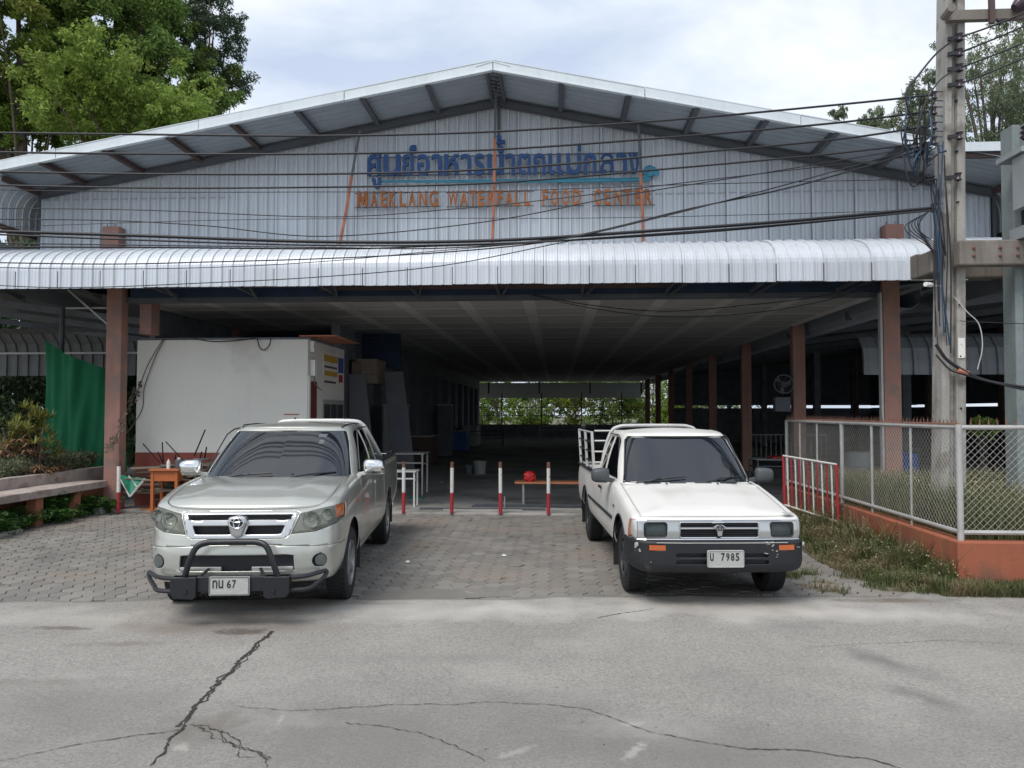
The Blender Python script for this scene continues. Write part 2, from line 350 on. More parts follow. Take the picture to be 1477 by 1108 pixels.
def leaves(centers, radii, n_per, size, aspect=2.2, droop=.3, seed=0, squash=.8, shell=.55):
    """many leaf quads in clumps -> V, Q"""
    g = np.random.default_rng(seed); C = np.asarray(centers, float); Rr = np.asarray(radii, float)
    cnt = np.maximum(4, (n_per * (Rr / Rr.mean()) ** 2)).astype(int); idx = np.repeat(np.arange(len(C)), cnt); n = len(idx)
    d = g.normal(size=(n, 3)); d /= np.linalg.norm(d, axis=1)[:, None]
    rad = (shell + (1 - shell) * g.random(n)) ** .8 * g.uniform(.35, 1.1, n) ** .5
    P = C[idx] + d * (rad * Rr[idx])[:, None] * np.array([1, 1, squash])
    a = d * .7 + g.normal(size=(n, 3)) * .6; a[:, 2] -= droop; a /= np.linalg.norm(a, axis=1)[:, None]
    b = np.cross(a, g.normal(size=(n, 3))); b /= np.linalg.norm(b, axis=1)[:, None]
    s = size * g.uniform(.6, 1.35, n)[:, None]; a = a * s; b = b * s / aspect
    V = np.stack([P - a * .5, P + b * .5, P + a * .6, P - b * .5], 1).reshape(-1, 3)
    return V, np.arange(4 * n).reshape(-1, 4)
def tree(name, label, cat, base, h, crown_c, crown_r, nclump, n_per, lsize, leafmat, group=None, seed=1, droop=.3, trunk_r=.25, aspect=2.2, squash=.8, clump=(.5, 1.1), limbs=9, hollow=.55):
    g = random.Random(seed); t = thing(name, label, cat, base, group); b = Vector(base); cc = Vector(crown_c)
    mb = MB(); top = Vector((cc.x - b.x, cc.y - b.y, h * .9))
    mid = Vector((top.x * .4 + g.uniform(-.3, .3), top.y * .4, h * .45))
    tp = smooth_path([Vector((0, 0, -.1)), mid * .55 + Vector((.1, 0, 0)), mid, top], 5)
    mb.tube(tp, [trunk_r * (1 - .8 * i / (len(tp) - 1)) for i in range(len(tp))], 8)
    cl = []; rd = []
    for i in range(nclump):
        for _ in range(300):
            d = Vector((g.uniform(-1, 1), g.uniform(-1, 1), g.uniform(-1, 1)))
            nn = mnoise.noise(Vector((d.x * crown_r[0], d.y * crown_r[1], d.z * crown_r[2])) * .45 + Vector((seed * 3.7, 0, 0)))
            if hollow * .8 < d.length < .82 + nn * .75 and nn > -.16: break
        p = Vector((d.x * crown_r[0], d.y * crown_r[1], d.z * crown_r[2])) + cc - b
        cl.append(p); rd.append(g.uniform(*clump))
    cl_limb = cl[:limbs * 3]
    for p in cl_limb:
        s = tp[min(len(tp) - 1, int(len(tp) * g.uniform(.35, .9)))]; m_ = s.lerp(p, .5) + Vector((0, 0, .12 * (p - s).length))
        pp = smooth_path([s, m_, p], 4); r0 = trunk_r * g.uniform(.18, .35); mb.tube(pp, [r0 * (1 - .85 * i / (len(pp) - 1)) for i in range(len(pp))], 5)
    mb.build('trunk', 'bark', t, smooth=True)
    sub = []; sr = []
    for p, r_ in zip(cl, rd):
        for _ in range(5):
            dv = Vector((g.gauss(0, 1), g.gauss(0, 1), g.gauss(0, .8))).normalized() * r_ * g.uniform(.5, 1.15); sub.append(tuple(p + dv)); sr.append(r_ * g.uniform(.22, .55))
    V, Q = leaves(sub, sr, n_per // 5, lsize, aspect, droop, seed, squash, .3)
    npmesh('crown', V, Q, leafmat, t); return t
def blades(n, region, hfun, w, lean, seed, kind_m, name, base_z=0, parent=None, dens=None, tipbend=.5):
    g = np.random.default_rng(seed); P = region(g, n); n = len(P)
    h = hfun(g, P); ang = g.random(n) * 2 * PI; ln = g.uniform(.1, 1, n) * lean * h
    d = np.stack([np.cos(ang), np.sin(ang), 0 * ang], 1); s = np.stack([-np.sin(ang), np.cos(ang), 0 * ang], 1) * (w * g.uniform(.6, 1.4, n))[:, None]
    up = np.array([0, 0, 1.])
    P0 = P; P1 = P + up * (h * .55)[:, None] + d * (ln * .35)[:, None]; P2 = P + up * (h * (1 - tipbend * .25 * ln / np.maximum(h, .01)))[:, None] + d * ln[:, None]
    V = np.stack([P0 - s, P0 + s, P1 + s * .8, P1 - s * .8, P2 + s * .15, P2 - s * .15], 1).reshape(-1, 3)
    k = np.arange(n)[:, None] * 6; Q = np.concatenate([k + [0, 1, 2, 3], k + [3, 2, 4, 5]], 0)
    o = npmesh(name, V, Q, kind_m, parent); return o, P2
# ================================================================ SETTING: ground, road, forecourt
mb = MB(); mb.b2((-150, -60, -.6), (150, 300, -.06)); tag(mb.build('ground', 'earth'), kind='structure')
def edge_y(x): return 7.36 + .085 * (x + 1.35) if x < 3.2 else 7.75
# road: fine sheet, its far edge feathered irregularly over the pavers
g = random.Random(3); xs = [-30 + .25 * i for i in range(241)]
V = []; Q = []
for i, x in enumerate(xs):
    e = edge_y(x) + .05 * math.sin(x * 1.7) + .03 * math.sin(x * 5.1 + 1) + g.uniform(-.02, .02)
    if x > 3.4: e = 7.95
    V += [(x, -30, .004), (x, -2, .004), (x, 6.2, .006), (x, e - .12, .012), (x, e, .001), (x, e + .01, -.05)]
for i in range(len(xs) - 1):
    for k in range(5): a = i * 6 + k; Q.append((a, a + 6, a + 7, a + 1))
tag(npmesh('road', V, Q, 'concrete_road'), kind='structure')
def ribbon(name, pts, w0, w1, m, z=.0105, seed=0, jag=.5, step=.02, label=None, parent=None):
    g = random.Random(seed); P = [Vector(p) for p in pts]; out = []
    for i in range(len(P) - 1):
        n = max(1, int((P[i + 1] - P[i]).length / step))
        for k in range(n): out.append((P[i].lerp(P[i + 1], k / n), (i + k / n) / (len(P) - 1)))
    out.append((P[-1], 1)); V = []; Q = []; off = 0
    for i, (p, t) in enumerate(out):
        a = out[min(i + 1, len(out) - 1)][0] - out[max(i - 1, 0)][0]; nrm = Vector((-a.y, a.x, 0)).normalized()
        off = off * .8 + g.uniform(-1, 1) * .012 * jag; w = (w0 + (w1 - w0) * t) * g.uniform(.25, 1.3) / 2
        c = p + nrm * off
        for s in (-1, 1): q = c + nrm * w * s; V.append((q.x, q.y, z))
    for i in range(len(out) - 1): Q.append((2 * i, 2 * i + 1, 2 * i + 3, 2 * i + 2))
    return npmesh(name, V, Q, m, parent)
road = bpy.data.objects['road']
def crack(pts, w0, w1, m='crack_dirt', seed=0, jag=.5, z=.0105): return ribbon('crack', [gnd(*p) for p in pts], w0, w1, m, z, seed, jag, parent=road)
crack([(393, 912), (372, 930), (345, 955), (318, 985), (300, 1005), (285, 1022), (268, 1045), (248, 1067), (232, 1090), (214, 1107)], .036, .012, seed=1, jag=.8)
crack([(393, 912), (345, 957), (318, 985), (285, 1022), (262, 1050)], .010, .026, seed=2, jag=1.3, z=.0085)
crack([(-5, 1100), (60, 1088), (120, 1075), (185, 1066), (258, 1056)], .005, .008, seed=3)
crack([(275, 1046), (300, 1050), (325, 1062), (345, 1080), (392, 1096)], .010, .007, seed=4, jag=1.2)
crack([(285, 1052), (310, 1068), (335, 1074), (352, 1092), (392, 1097)], .008, .006, seed=5, jag=1.4)
crack([(318, 1056), (330, 1075), (372, 1088), (388, 1108)], .006, .006, seed=6, jag=1)
crack([(335, 1020), (420, 1027), (480, 1025), (560, 1018), (640, 1018), (700, 1014)], .005, .007, seed=7)
crack([(700, 1014), (780, 1017), (850, 1025), (905, 1045), (950, 1062), (1010, 1072), (1080, 1083), (1150, 1085), (1250, 1097), (1300, 1112)], .005, .009, seed=8)
crack([(498, 1044), (560, 1050), (620, 1062), (660, 1080), (700, 1100)], .006, .006, seed=9, jag=.9)
crack([(862, 893), (900, 886), (942, 880)], .018, .012, seed=10)
crack([(1160, 935), (1250, 930), (1360, 925), (1480, 932)], .004, .004, seed=12)
def blot(pts, m, z, seed, fuzz=.18, name='stain'):
    """irregular flat patch on the road, with a ragged rim"""
    g = random.Random(seed); c = [gnd(*p) for p in pts]; k = sum(c, Vector()) / len(c); V = [(k.x, k.y, z)]; n = 0
    P = smooth_path(c + [c[0]], 7)[:-1]
    for p in P: q = k + (p - k) * (1 + g.uniform(-fuzz, fuzz)); V.append((q.x, q.y, z)); n += 1
    return npmesh(name, V, [(0, i + 1, (i + 1) % n + 1) for i in range(n)], m, road)
0 and blot([(318, 905), (350, 900), (392, 908), (396, 920), (372, 926), (335, 922), (310, 914)], 'stain_damp', .0088, 1)
0 and blot([(50, 905), (90, 902), (118, 908), (80, 913)], 'stain_damp', .0088, 2, .3)
# paving: hexagonal pavers, the nearest ones single, the rest joined
court = MB(); court.b2((-13, 6.9, -.055), (4.05, 13.32, -.022)); court = court.build('forecourt', 'joint_dirt'); tag(court, kind='structure')
PX, PYH = .168, .194; s_ = .112 * .955
def hexv(cx, cy, z, h=.05, s=s_, rot=0, tilt=(0, 0)):
    top = []; rim = []; bot = []
    for k in range(6):
        a = PI / 3 * k; x = math.cos(a); y = math.sin(a)
        dz = tilt[0] * x + tilt[1] * y
        top.append((cx + x * s * .95, cy + y * s * .95, z + dz)); rim.append((cx + x * s, cy + y * s, z - .006 + dz)); bot.append((cx + x * s, cy + y * s, z - h))
    return top + rim + bot
HF = [(0, 1, 2, 3, 4, 5)] + [(k, 6 + k, 6 + (k + 1) % 6, (k + 1) % 6) for k in range(6)] + [(6 + k, 12 + k, 12 + (k + 1) % 6, 6 + (k + 1) % 6) for k in range(6)]
g = random.Random(5); hexes = []
ncol = int(17 / PX)
for c in range(ncol):
    x = -12.9 + c * PX
    for r in range(34):
        y = 6.9 + r * PYH + (PYH / 2 if c % 2 else 0)
        if y < edge_y(x) - .1 or y > 13.25 or (x > 3.95 and y > 7.9): continue
        hexes.append((x + .02 * math.sin(y * 1.3), y + .03 * math.sin(x * .9)))
def vis_key(p):
    px = (CM.inverted() @ (Vector((p[0], p[1], 0)) - Vector((0, 0, CZ))))
    u = px.x / -px.z * F + 738
    hide = (250 < u < 500 and p[1] < 9.5) or (890 < u < 1140 and p[1] < 10)
    return p[1] + (50 if (u < -5 or u > 1400 or hide) else 0)
hexes.sort(key=vis_key)
base = MB(); base.add(hexv(0, 0, 0), HF); pme = base.me('paver'); pme.materials.append(MATS['paver'])
for (x, y) in hexes[:296]:
    o = bpy.data.objects.new('paver', pme); COL.objects.link(o); o.parent = court
    o.location = (x, y, g.uniform(-.004, .003)); o.rotation_euler = (g.uniform(-.02, .02), g.uniform(-.02, .02), PI / 3 * g.randrange(6))
big = MB()
for (x, y) in hexes[296:]: big.add(hexv(x, y, g.uniform(-.005, .003), tilt=(g.uniform(-.003, .003), g.uniform(-.003, .003))), HF)
o = big.build('far_pavers', 'paver', court, fix=False); o['kind'] = 'stuff'
# sand and dust smeared over the paving near the road edge and in the middle
o = blot([(560, 868), (640, 864), (720, 862), (700, 852), (600, 850), (520, 858)], 'paver', .0035, 4, .2, 'sand_smear')
# slab of the hall and hall floor
mb = MB(); mb.b2((-13.5, 13.3, -.05), (4.0, 15.0, .03)); hs = tag(mb.build('hall_threshold', 'slab_concrete', bevel=.015), kind='structure')
mb = MB(); mb.b2((-15, 15.0, -.05), (19, 56, .026)); tag(mb.build('hall_floor', 'floor_concrete'), kind='structure')
mb = MB(); mb.b2((4.0, 13.3, -.05), (19, 15.0, .02)); tag(mb.build('side_floor', 'floor_concrete'), kind='structure')
# ================================================================ THE HALL
RX = -1.0; RZ = 7.30; SL, SR = .180, .207; XWL, XWR = -9.32, 7.35
YF, YW, YB = 12.05, 13.35, 52.0
def roofz(x): return RZ - (SL * (RX - x) if x < RX else SR * (x - RX))
hall = thing('food_center_hall', 'open fronted hall with pale corrugated metal gable behind the two pickups', 'hall', (-1.1, 13.5, 0))
def corr(width, pitch=.18, rib=.035, h=.022, minor=.005):
    """profile (u, d) of trapezoid ribbed sheet"""
    P = []; n = int(round(width / pitch))
    for k in range(n):
        x = k * pitch
        P += [(x, 0), (x + .012, h), (x + .012 + rib * .6, h), (x + .024 + rib * .6, 0), (x + .075, 0), (x + .081, minor), (x + .090, minor), (x + .096, 0), (x + .128, 0), (x + .134, minor), (x + .143, minor), (x + .149, 0)]
    P.append((n * pitch, 0)); return P
SW = .72
# gable wall sheets
x = XWL; i = 0
YWs = YW
while x < XWR - .05:
    P = [p for p in corr(SW, rib=.05, h=.05)]; mb = MB(); V = []; Fc = []
    P = [(u, d) for u, d in P if x + u <= XWR]
    for u, d in P:
        X = x + u; z0 = 4.45; z1 = roofz(X) - .04
        V += [(X, YWs - d - .004 * (i % 2), z0), (X, YWs - d - .004 * (i % 2), z1)]
    for k in range(len(P) - 1): Fc.append((2 * k, 2 * k + 2, 2 * k + 3, 2 * k + 1))
    mb.add(V, Fc); o = mb.build('wall_sheet', 'sheet_wall', hall, True, fix=False)
    x += SW; i += 1
mb = MB()
for u in range(int((XWR - XWL) / .72)): mb.b2((XWL + u * .72 - .003, YW - .032, 4.5), (XWL + u * .72 + .003, YW - .028, roofz(XWL + u * .72) - .06))
mb.build('sheet_seams', 'steel_grey', hall, True)['kind'] = 'stuff'
mb = MB(); mb.b2((XWL, YW + .03, 4.0), (XWR, YW + .06, 5.4)); mb.build('wall_lining', 'sheet_dark', hall, True)
# horizontal lap line of the wall (upper sheets overlap lower ones) and screws
mb = MB(); mb.b2((XWL, YW - .03, 5.61), (-5.8, YW - .024, 5.62)); mb.build('lap_line', 'sheet_under', hall, True); mb = MB(); mb.b2((.6, YW - .03, 5.55), (XWR, YW - .024, 5.56)); mb.build('lap_line', 'sheet_under', hall, True)
# corner trims of the wall
mb = MB(); mb.b2((XWL - .05, YW - .05, 4.4), (XWL, YW + .02, roofz(XWL) - .05)); mb.build('corner_trim', 'steel_grey', hall, True); mb = MB(); mb.b2((XWR, YW - .05, 4.4), (XWR + .05, YW + .02, roofz(XWR) - .05)); mb.build('corner_trim', 'steel_grey', hall, True)
# roof: sheets running down the slope, overhang ones single
def roofsheet(side, y0, n):
    P = corr(n * SW, pitch=.18); sx = -1 if side < 0 else 1
    xe = XWL - .12 if side < 0 else XWR + .12
    V = []; Fc = []
    nx = 2
    for u, d in P:
        for xx in (RX, xe): V.append((xx, y0 + u, roofz(xx) + d))
    for k in range(len(P) - 1): Fc.append((2 * k, 2 * k + 2, 2 * k + 3, 2 * k + 1))
    mb = MB(); mb.add(V, Fc); return mb
for side in (-1, 1):
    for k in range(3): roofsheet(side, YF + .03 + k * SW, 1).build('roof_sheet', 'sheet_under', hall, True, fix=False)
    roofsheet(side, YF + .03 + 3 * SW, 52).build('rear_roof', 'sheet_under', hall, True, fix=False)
mb = MB(); mb.prism([(RX - .28, RZ + .02 - .28 * SL + .01), (RX, RZ + .075), (RX + .28, RZ + .02 - .28 * SR + .01), (RX, RZ + .055)], YF - .02, YB); mb.build('ridge_cap', 'fascia', hall, True)
# fascia boards along the front rake, jointed
for side in (-1, 1):
    xe = -13.2 if side < 0 else 6.05; x = RX; k = 0
    while (x > xe + .01) if side < 0 else (x < xe - .01):
        nx = max(xe, x - 2.4) if side < 0 else min(xe, x + 2.4); a, b = (nx, x) if side < 0 else (x, nx)
        mb = MB(); gp = .006
        za, zb = roofz(a), roofz(b)
        mb.prism([(a + gp, za - .075), (b - gp, zb - .075), (b - gp, zb + .085), (a + gp, za + .085)], YF - .012 - .004 * (k % 2), YF + .012)
        mb.prism([(a + gp, za - .085), (b - gp, zb - .085), (b - gp, zb - .07), (a + gp, za - .07)], YF - .03, YF + .05)
        mb.prism([(a + gp, za + .078), (b - gp, zb + .078), (b - gp, zb + .09), (a + gp, za + .09)], YF - .02, YF + .16)
        mb.build('fascia_board', 'fascia', hall, True); x = nx; k += 1
# flat eave on the right, beyond the slope
zf = roofz(6.05)
mb = MB(); mb.b2((6.05, YF - .012, zf - .07), (11, YF + .012, zf + .07)); mb.build('eave_fascia', 'fascia', hall, True)
mb = MB(); V = []; Fc = []; P = corr(4.86)
for u, d in P: V += [(6.1 + u, YF + .02, zf - .02 + d), (6.1 + u, 16, zf + .2 + d)]
for k in range(len(P) - 1): Fc.append((2 * k, 2 * k + 2, 2 * k + 3, 2 * k + 1))
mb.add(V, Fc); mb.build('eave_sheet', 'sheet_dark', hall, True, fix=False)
mb = MB(); mb.b2((6.0, YF + .05, zf - .15), (11, YF + .12, zf - .075)); mb.build('eave_beam', 'steel_brown', hall, True)
# purlins under the overhang
n = 0
for k in range(1, 9):
    for side in (-1, 1):
        X = RX + side * (k * 1.07)
        if X < XWL or X > 6.2: continue
        z = roofz(X) - .05
        mb = MB(); mb.box((X, (YF + YW) / 2, z), (.05, YW - YF - .04, .10)); mb.box((X + .03, (YF + YW) / 2, z - .045), (.06, YW - YF - .04, .008)); mb.build('purlin', 'steel_brown' if side < 0 and k > 3 else 'steel_grey', hall, True)
mb = MB()
for dx in (-.10, .10): mb.bar((RX + dx, YF + .05, RZ - .09), (RX + dx, YW - .03, RZ - .09), .05, .09)
for k in range(8): y = YF + .1 + k * .15; mb.bar((RX - .1, y, RZ - .12), (RX + .1, y + .12, RZ - .12), .02, .03)
mb.bar((RX, YW - .05, RZ - .1), (RX, YW - .05, 6.35), .05, .06); mb.build('ridge_truss', 'steel_grey', hall, True)
for side in (-1, 1):
    xe = XWL if side < 0 else XWR
    mb = MB(); mb.bar((RX, YW - .07, RZ - .11), (xe, YW - .07, roofz(xe) - .11), .06, .10); mb.bar((RX, YW - .09, RZ - .19), (xe, YW - .09, roofz(xe) - .19), .012, .02); mb.build('rake_beam', 'steel_grey', hall, True)
# three struts from the roof overhang down to the canopy, dark above and rusty below
for (a, b) in (((519, 188), (489, 358)), ((716, 100), (710, 358)), ((921, 180), (928, 356))):
    yb = 12.98; p0 = at(a[0], a[1], Y=12.65); p1 = at(b[0], b[1], Y=yb); m_ = p0.lerp(p1, .38)
    sp = MB(); sp.tube([p0, m_], .022, 6); s0 = sp.build('strut', 'steel_grey', hall, True)
    sp = MB(); sp.tube([m_, m_.lerp(p1, .5) + Vector((.01, 0, 0)), p1], .027, 6); sp.build('strut_sleeve', 'rust_strip', hall, True)
# canopy over the entrance: curved ribbed sheets
CYW, CYF, CZT, CZB = YW - .04, 12.1, 4.60, 3.80
prof = []
for k in range(13):
    a = PI / 2 * k / 12; prof.append((CYW - .18 - (CYW - .18 - CYF) * math.sin(a), 4.10 + (CZT - 4.10) * math.cos(a), math.sin(a), math.cos(a)))
prof = [(CYW, CZT + .01, 0, 1)] + prof + [(CYF, 3.95, 1, 0), (CYF, CZB, 1, 0)]
def canopy_sheet(n=1):
    V = []; Fc = []; P = corr(SW * n, rib=.045, h=.028)
    for u, d in P:
        for (y, z, ny, nz) in prof: V.append((u, y - ny * d, z + nz * d))
    m = len(prof)
    for k in range(len(P) - 1):
        for j in range(m - 1): a = k * m + j; Fc.append((a, a + 1, a + m + 1, a + m))
    mb = MB(); mb.add(V, Fc); return mb
cme = canopy_sheet().me('canopy_sheet'); cme.materials.append(MATS['sheet_white']); hb = Vector(hall.location)
g = random.Random(9); x = -13.2
while x < 7.5:
    o = bpy.data.objects.new('canopy_sheet', cme); COL.objects.link(o); o.parent = hall
    o.location = Vector((x, g.uniform(-.008, .004), g.uniform(-.006, .006))) - hb; x += SW + .002
mb = MB(); x = -13.2
while x < 7.5: mb.b2((x - .002, CYF - .031, CZB), (x + .002, CYF - .001, 4.08)); x += (SW + .002)
mb.build('canopy_seams', 'steel_grey', hall, True)['kind'] = 'stuff'
# frame under the canopy
mb = MB(); mb.b2((-13.2, CYF + .03, CZB + .05), (8, CYF + .09, CZB + .13)); mb.build('canopy_rail', 'steel_grey', hall, True)
for k in range(15):
    X = -12.6 + k * 1.45; mb = MB(); mb.bar((X, CYF + .06, CZB + .1), (X, YW + .1, CZB + .06), .04, .06); mb.bar((X + .3, CYF + .1, CZB + .1), (X + .02, YW + .1, CZB - .02), .025, .03); mb.build('canopy_bracket', 'steel_grey', hall, True)
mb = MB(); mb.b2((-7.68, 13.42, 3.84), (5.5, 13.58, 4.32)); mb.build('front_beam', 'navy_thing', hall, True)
mb = MB(); mb.b2((-4.2, 13.36, 3.93), (2.0, 13.418, 4.12)); mb.build('front_beam_plate', 'steel_brown', hall, True)
# columns
def column(X, Y, z1, w=.285, lip=False):
    mb = MB(); mb.box((X, Y - .04, z1 / 2), (w, .22, z1)); o = mb.build('column', 'column_pink', hall, True, bevel=.012); return o
for k in range(8):
    column(5.68, 13.5 + 5.0 * k, 4.05 if k == 0 else 3.84)
    if k: column(-7.94, 13.5 + 5.0 * k, 3.84)
column(-7.94, 13.5, 4.05)
mb = MB(); mb.box((5.50, 13.38, 1.9), (.035, .10, 3.8)); mb.build('conduit', 'galv', hall, True)
mb = MB(); mb.box((-7.52, 13.80, 3.50), (.22, .3, .60)); mb.build('pier', 'column_pink', hall, True)
# stubs of the columns that pass above the canopy
for X in (-7.9, 5.66):
    mb = MB(); mb.b2((X - .15, 13.12, 4.3), (X + .15, 13.34, 5.07 if X < 0 else 4.92)); mb.build('column_stub', 'column_pink', hall, True, bevel=.01)
    for s in (-.12, .02): mb = MB(); mb.tube([(X + s, 13.2, 4.9), (X + s + .02, 13.2, 5.13 if X < 0 else 4.98)], .008, 5); mb.build('rebar', 'rust', hall, True)
# ceiling boards with filled joints
bw, bl = 1.2, 2.4; X0 = -7.70; nX = 11; Y0 = 13.6; nY = 16; zc = 3.80
bme = MB(); bme.box((0, 0, 0), (bw - .006, bl - .006, .012)); bme = bme.me('ceiling_board'); bme.materials.append(MATS['board'])
for i in range(nX):
    for j in range(nY):
        if i < 4 and j < 2 and not (i == 3 and j == 1): 
            pass
        o = bpy.data.objects.new('ceiling_board', bme); COL.objects.link(o); o.parent = hall
        o.location = Vector((X0 + (i + .5) * bw, Y0 + (j + .5) * bl, zc)) - hb
for i in range(nX + 1):
    mb = MB(); mb.b2((X0 + i * bw - .11, Y0, zc - .0095), (X0 + i * bw + .11, Y0 + nY * bl, zc - .0065)); mb.build('joint_strip', 'joint_compound', hall, True)
for j in range(nY * 2):
    y = Y0 + j * bl / 2
    mb = MB(); mb.b2((X0, y - (.13 if j % 2 else .20) + .1, zc - .0135), (X0 + nX * bw, y + .1, zc - .0105)); mb.build('joint_strip', 'joint_compound', hall, True)
mb = MB(); mb.b2((X0 - .3, Y0 - .1, zc - .05), (X0 + nX * bw + .05, Y0 - .002, zc + .06)); mb.build('ceiling_edge', 'steel_grey', hall, True)
mb = MB(); mb.b2((-15, 13.7, 4.35), (7.4, 52, 4.42)); mb.build('loft_deck', 'sheet_dark', hall, True)
# rear end of the hall: lower roof strip, parapet, posts
V = []; Fc = []; P = corr(14.4)
for u, d in P: V += [(-8.3 + u, 51.9, 3.72 + d), (-8.3 + u, 56.5, 2.78 + d)]
for k in range(len(P) - 1): Fc.append((2 * k, 2 * k + 2, 2 * k + 3, 2 * k + 1))
mb = MB(); mb.add(V, Fc); mb.build('rear_lean_to', 'sheet_dark', hall, True, fix=False)
for k in range(5): mb = MB(); mb.b2((-8 + k * 3.4, 51.6, 3.0), (-7.9 + k * 3.4, 51.8, 3.75)); mb.build('rear_bracket', 'steel_brown', hall, True)
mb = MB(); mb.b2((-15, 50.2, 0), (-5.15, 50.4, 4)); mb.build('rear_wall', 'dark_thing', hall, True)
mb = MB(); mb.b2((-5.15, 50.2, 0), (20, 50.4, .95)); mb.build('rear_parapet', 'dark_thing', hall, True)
mb = MB(); mb.b2((-5.1, 49.9, .02), (5.5, 50.1, .16)); mb.build('rear_kerb', 'slab_concrete', hall, True)
for k in range(4):
    X = -3.6 + 2.6 * k; mb = MB(); mb.b2((X, 50.25, .9), (X + .07, 50.35, 3.0)); mb.build('rear_post', 'steel_brown', hall, True)
for z in (1.5, 2.05): mb = MB(); mb.b2((-5.1, 50.28, z), (5.4, 50.32, z + .035)); mb.build('rear_rail', 'steel_brown', hall, True)
# left inside wall (stalls in the dark) and louvred side of the left bay
mb = MB(); mb.b2((-5.2, 17.5, 0), (-5.0, 50, 3.8)); mb.build('stall_partition', 'dark_thing', hall, True)
for k in range(12):
    y = 18.2 + k * 2.6; mb = MB(); mb.b2((-5.0, y, 0), (-4.8, y + .14, 3.2)); mb.build('partition_post', 'steel_grey', hall, True)
g = random.Random(51)
for k, (lb, w_, d_, h_, m_) in enumerate((('dim pale cupboard first along the dark stall row on the left', .9, .5, 1.9, 'pail'), ('low dim counter after the pale cupboard in the stall row', 1.6, .6, .95, 'steel_brown'), ('tall dim steel cabinet half way along the dark stall row', .8, .5, 2.0, 'steel_grey'), ('dim blue chest freezer deep in the stall row on the left', 1.3, .7, .9, 'blue_thing'), ('farthest pale counter of the stall row near the rear opening', 2.0, .7, 1.0, 'pail'))):
    y_ = 20.5 + k * 4.6; x_ = -4.3; ct = thing('stall_counter', lb, 'counter', (x_, y_, .026))
    q_ = MB(); q_.b2((-d_ / 2, -w_ / 2, .05), (d_ / 2, w_ / 2, h_)); q_.build('cabinet_body', m_, ct, bevel=.01)
    q_ = MB(); q_.b2((-d_ / 2 - .03, -w_ / 2 - .03, h_ + .001), (d_ / 2 + .03, w_ / 2 + .03, h_ + .03)); q_.build('counter_top', 'galv', ct)
    for s_2 in (-1, 1): q_ = MB(); q_.b2((d_ / 2 + .001, s_2 * w_ / 4 - w_ / 4 + .02, .12), (d_ / 2 + .015, s_2 * w_ / 4 + w_ / 4 - .02, h_ - .06)); q_.build('door', m_, ct)
mb = MB(); mb.b2((-7.68, 19.5, 2.9), (-4.0, 19.6, 3.8)); mb.build('loft_panel', 'navy_thing', hall, True)
for k in range(6):
    mb = MB(); mb.b2((-7.6, 18.9 - k * .02, 3.25 + k * .09), (-3.9, 18.96 - k * .02, 3.27 + k * .09)); mb.build('loft_louvre', 'navy_thing', hall, True)
# left outer curved eave drop and right one: ribs follow the profile
for sx, xo in ((-1, -9.72), (1, 7.62)):
    prf = []
    xi = XWL + .02 if sx < 0 else XWR - .02; zt = roofz(xi) - .03
    for k in range(9):
        a = PI / 2 * k / 8; prf.append((xi + (xo - xi) * math.sin(a), zt - .42 + .42 * math.cos(a)))
    prf += [(xo, zt - .75)]
    P = corr(.72 * 6); V = []; Fc = []; m = len(prf)
    for u, d in P:
        for (xx, zz) in prf: V.append((xx - sx * d, YF + .05 + u, zz))
    for k in range(len(P) - 1):
        for j in range(m - 1): a = k * m + j; Fc.append((a, a + 1, a + m + 1, a + m))
    mb = MB(); mb.add(V, Fc); mb.build('eave_drop', 'sheet_wall', hall, True, fix=False)
    mb = MB(); mb.bar((xo - sx * .03, YF, zt - .76), (xo - sx * .03, 17, zt - .76), .06, .09); mb.build('eave_beam', 'steel_brown', hall, True)
    mb = MB(); mb.bar((xo + sx * .03, YF + .1, 4.3), (xo + sx * .03, 17, 4.3), .03, .9); mb.build('eave_skirt', 'sheet_dark', hall, True)
    mb = MB(); mb.bar((xi + sx * .02, YF + .3, zt - .06), (xi + sx * .02, 17, zt - .06), .06, .09); mb.build('eave_purlin', 'steel_brown', hall, True)
mb = MB(); mb.b2((XWR + .35, 13.2, 4.0), (XWR + .43, 13.28, 5.3)); mb.build('downpipe', 'pole_grey', hall, True)
# ---- right wing (dark roof, gutter along the columns, far wall with a slit of daylight)
wing = thing('right_wing_shed', 'dark open shed wing on the right behind the row of pink columns', 'shed', (12, 30, 0))
mb = MB()
V = []; Fc = []; P = corr(38.5, pitch=.35)
for u, d in P: V += [(5.95, 13.6 + u, 3.95 + d), (17.5, 13.6 + u, 5.4 + d)]
for k in range(len(P) - 1): Fc.append((2 * k, 2 * k + 2, 2 * k + 3, 2 * k + 1))
mb.add(V, Fc); mb.build('wing_roof', 'sheet_dark', wing, True, fix=False)
prf = [(5.92, 3.92), (5.95, 3.72), (6.05, 3.62), (6.25, 3.60), (6.40, 3.7), (6.42, 3.95)]
P = corr(36); V = []; Fc = []; m = len(prf)
for u, d in P:
    for (xx, zz) in prf: V.append((xx, 13.9 + u, zz - d * .5))
for k in range(len(P) - 1):
    for j in range(m - 1): a = k * m + j; Fc.append((a, a + 1, a + m + 1, a + m))
mb = MB(); mb.add(V, Fc); mb.build('gutter', 'sheet_under', wing, True, fix=False)
for k in range(9):
    mb = MB(); mb.bar((5.9, 16 + 4 * k, 3.72), (17, 16 + 4 * k, 5.0), .07, .16); mb.build('wing_rafter', 'steel_grey', wing, True)
    if k % 2 == 0:
        for X in (10.5, 15): mb = MB(); mb.b2((X, 16 + 4 * k, 0), (X + .25, 16.25 + 4 * k, 4.4)); mb.build('wing_column', 'dark_thing', wing, True)
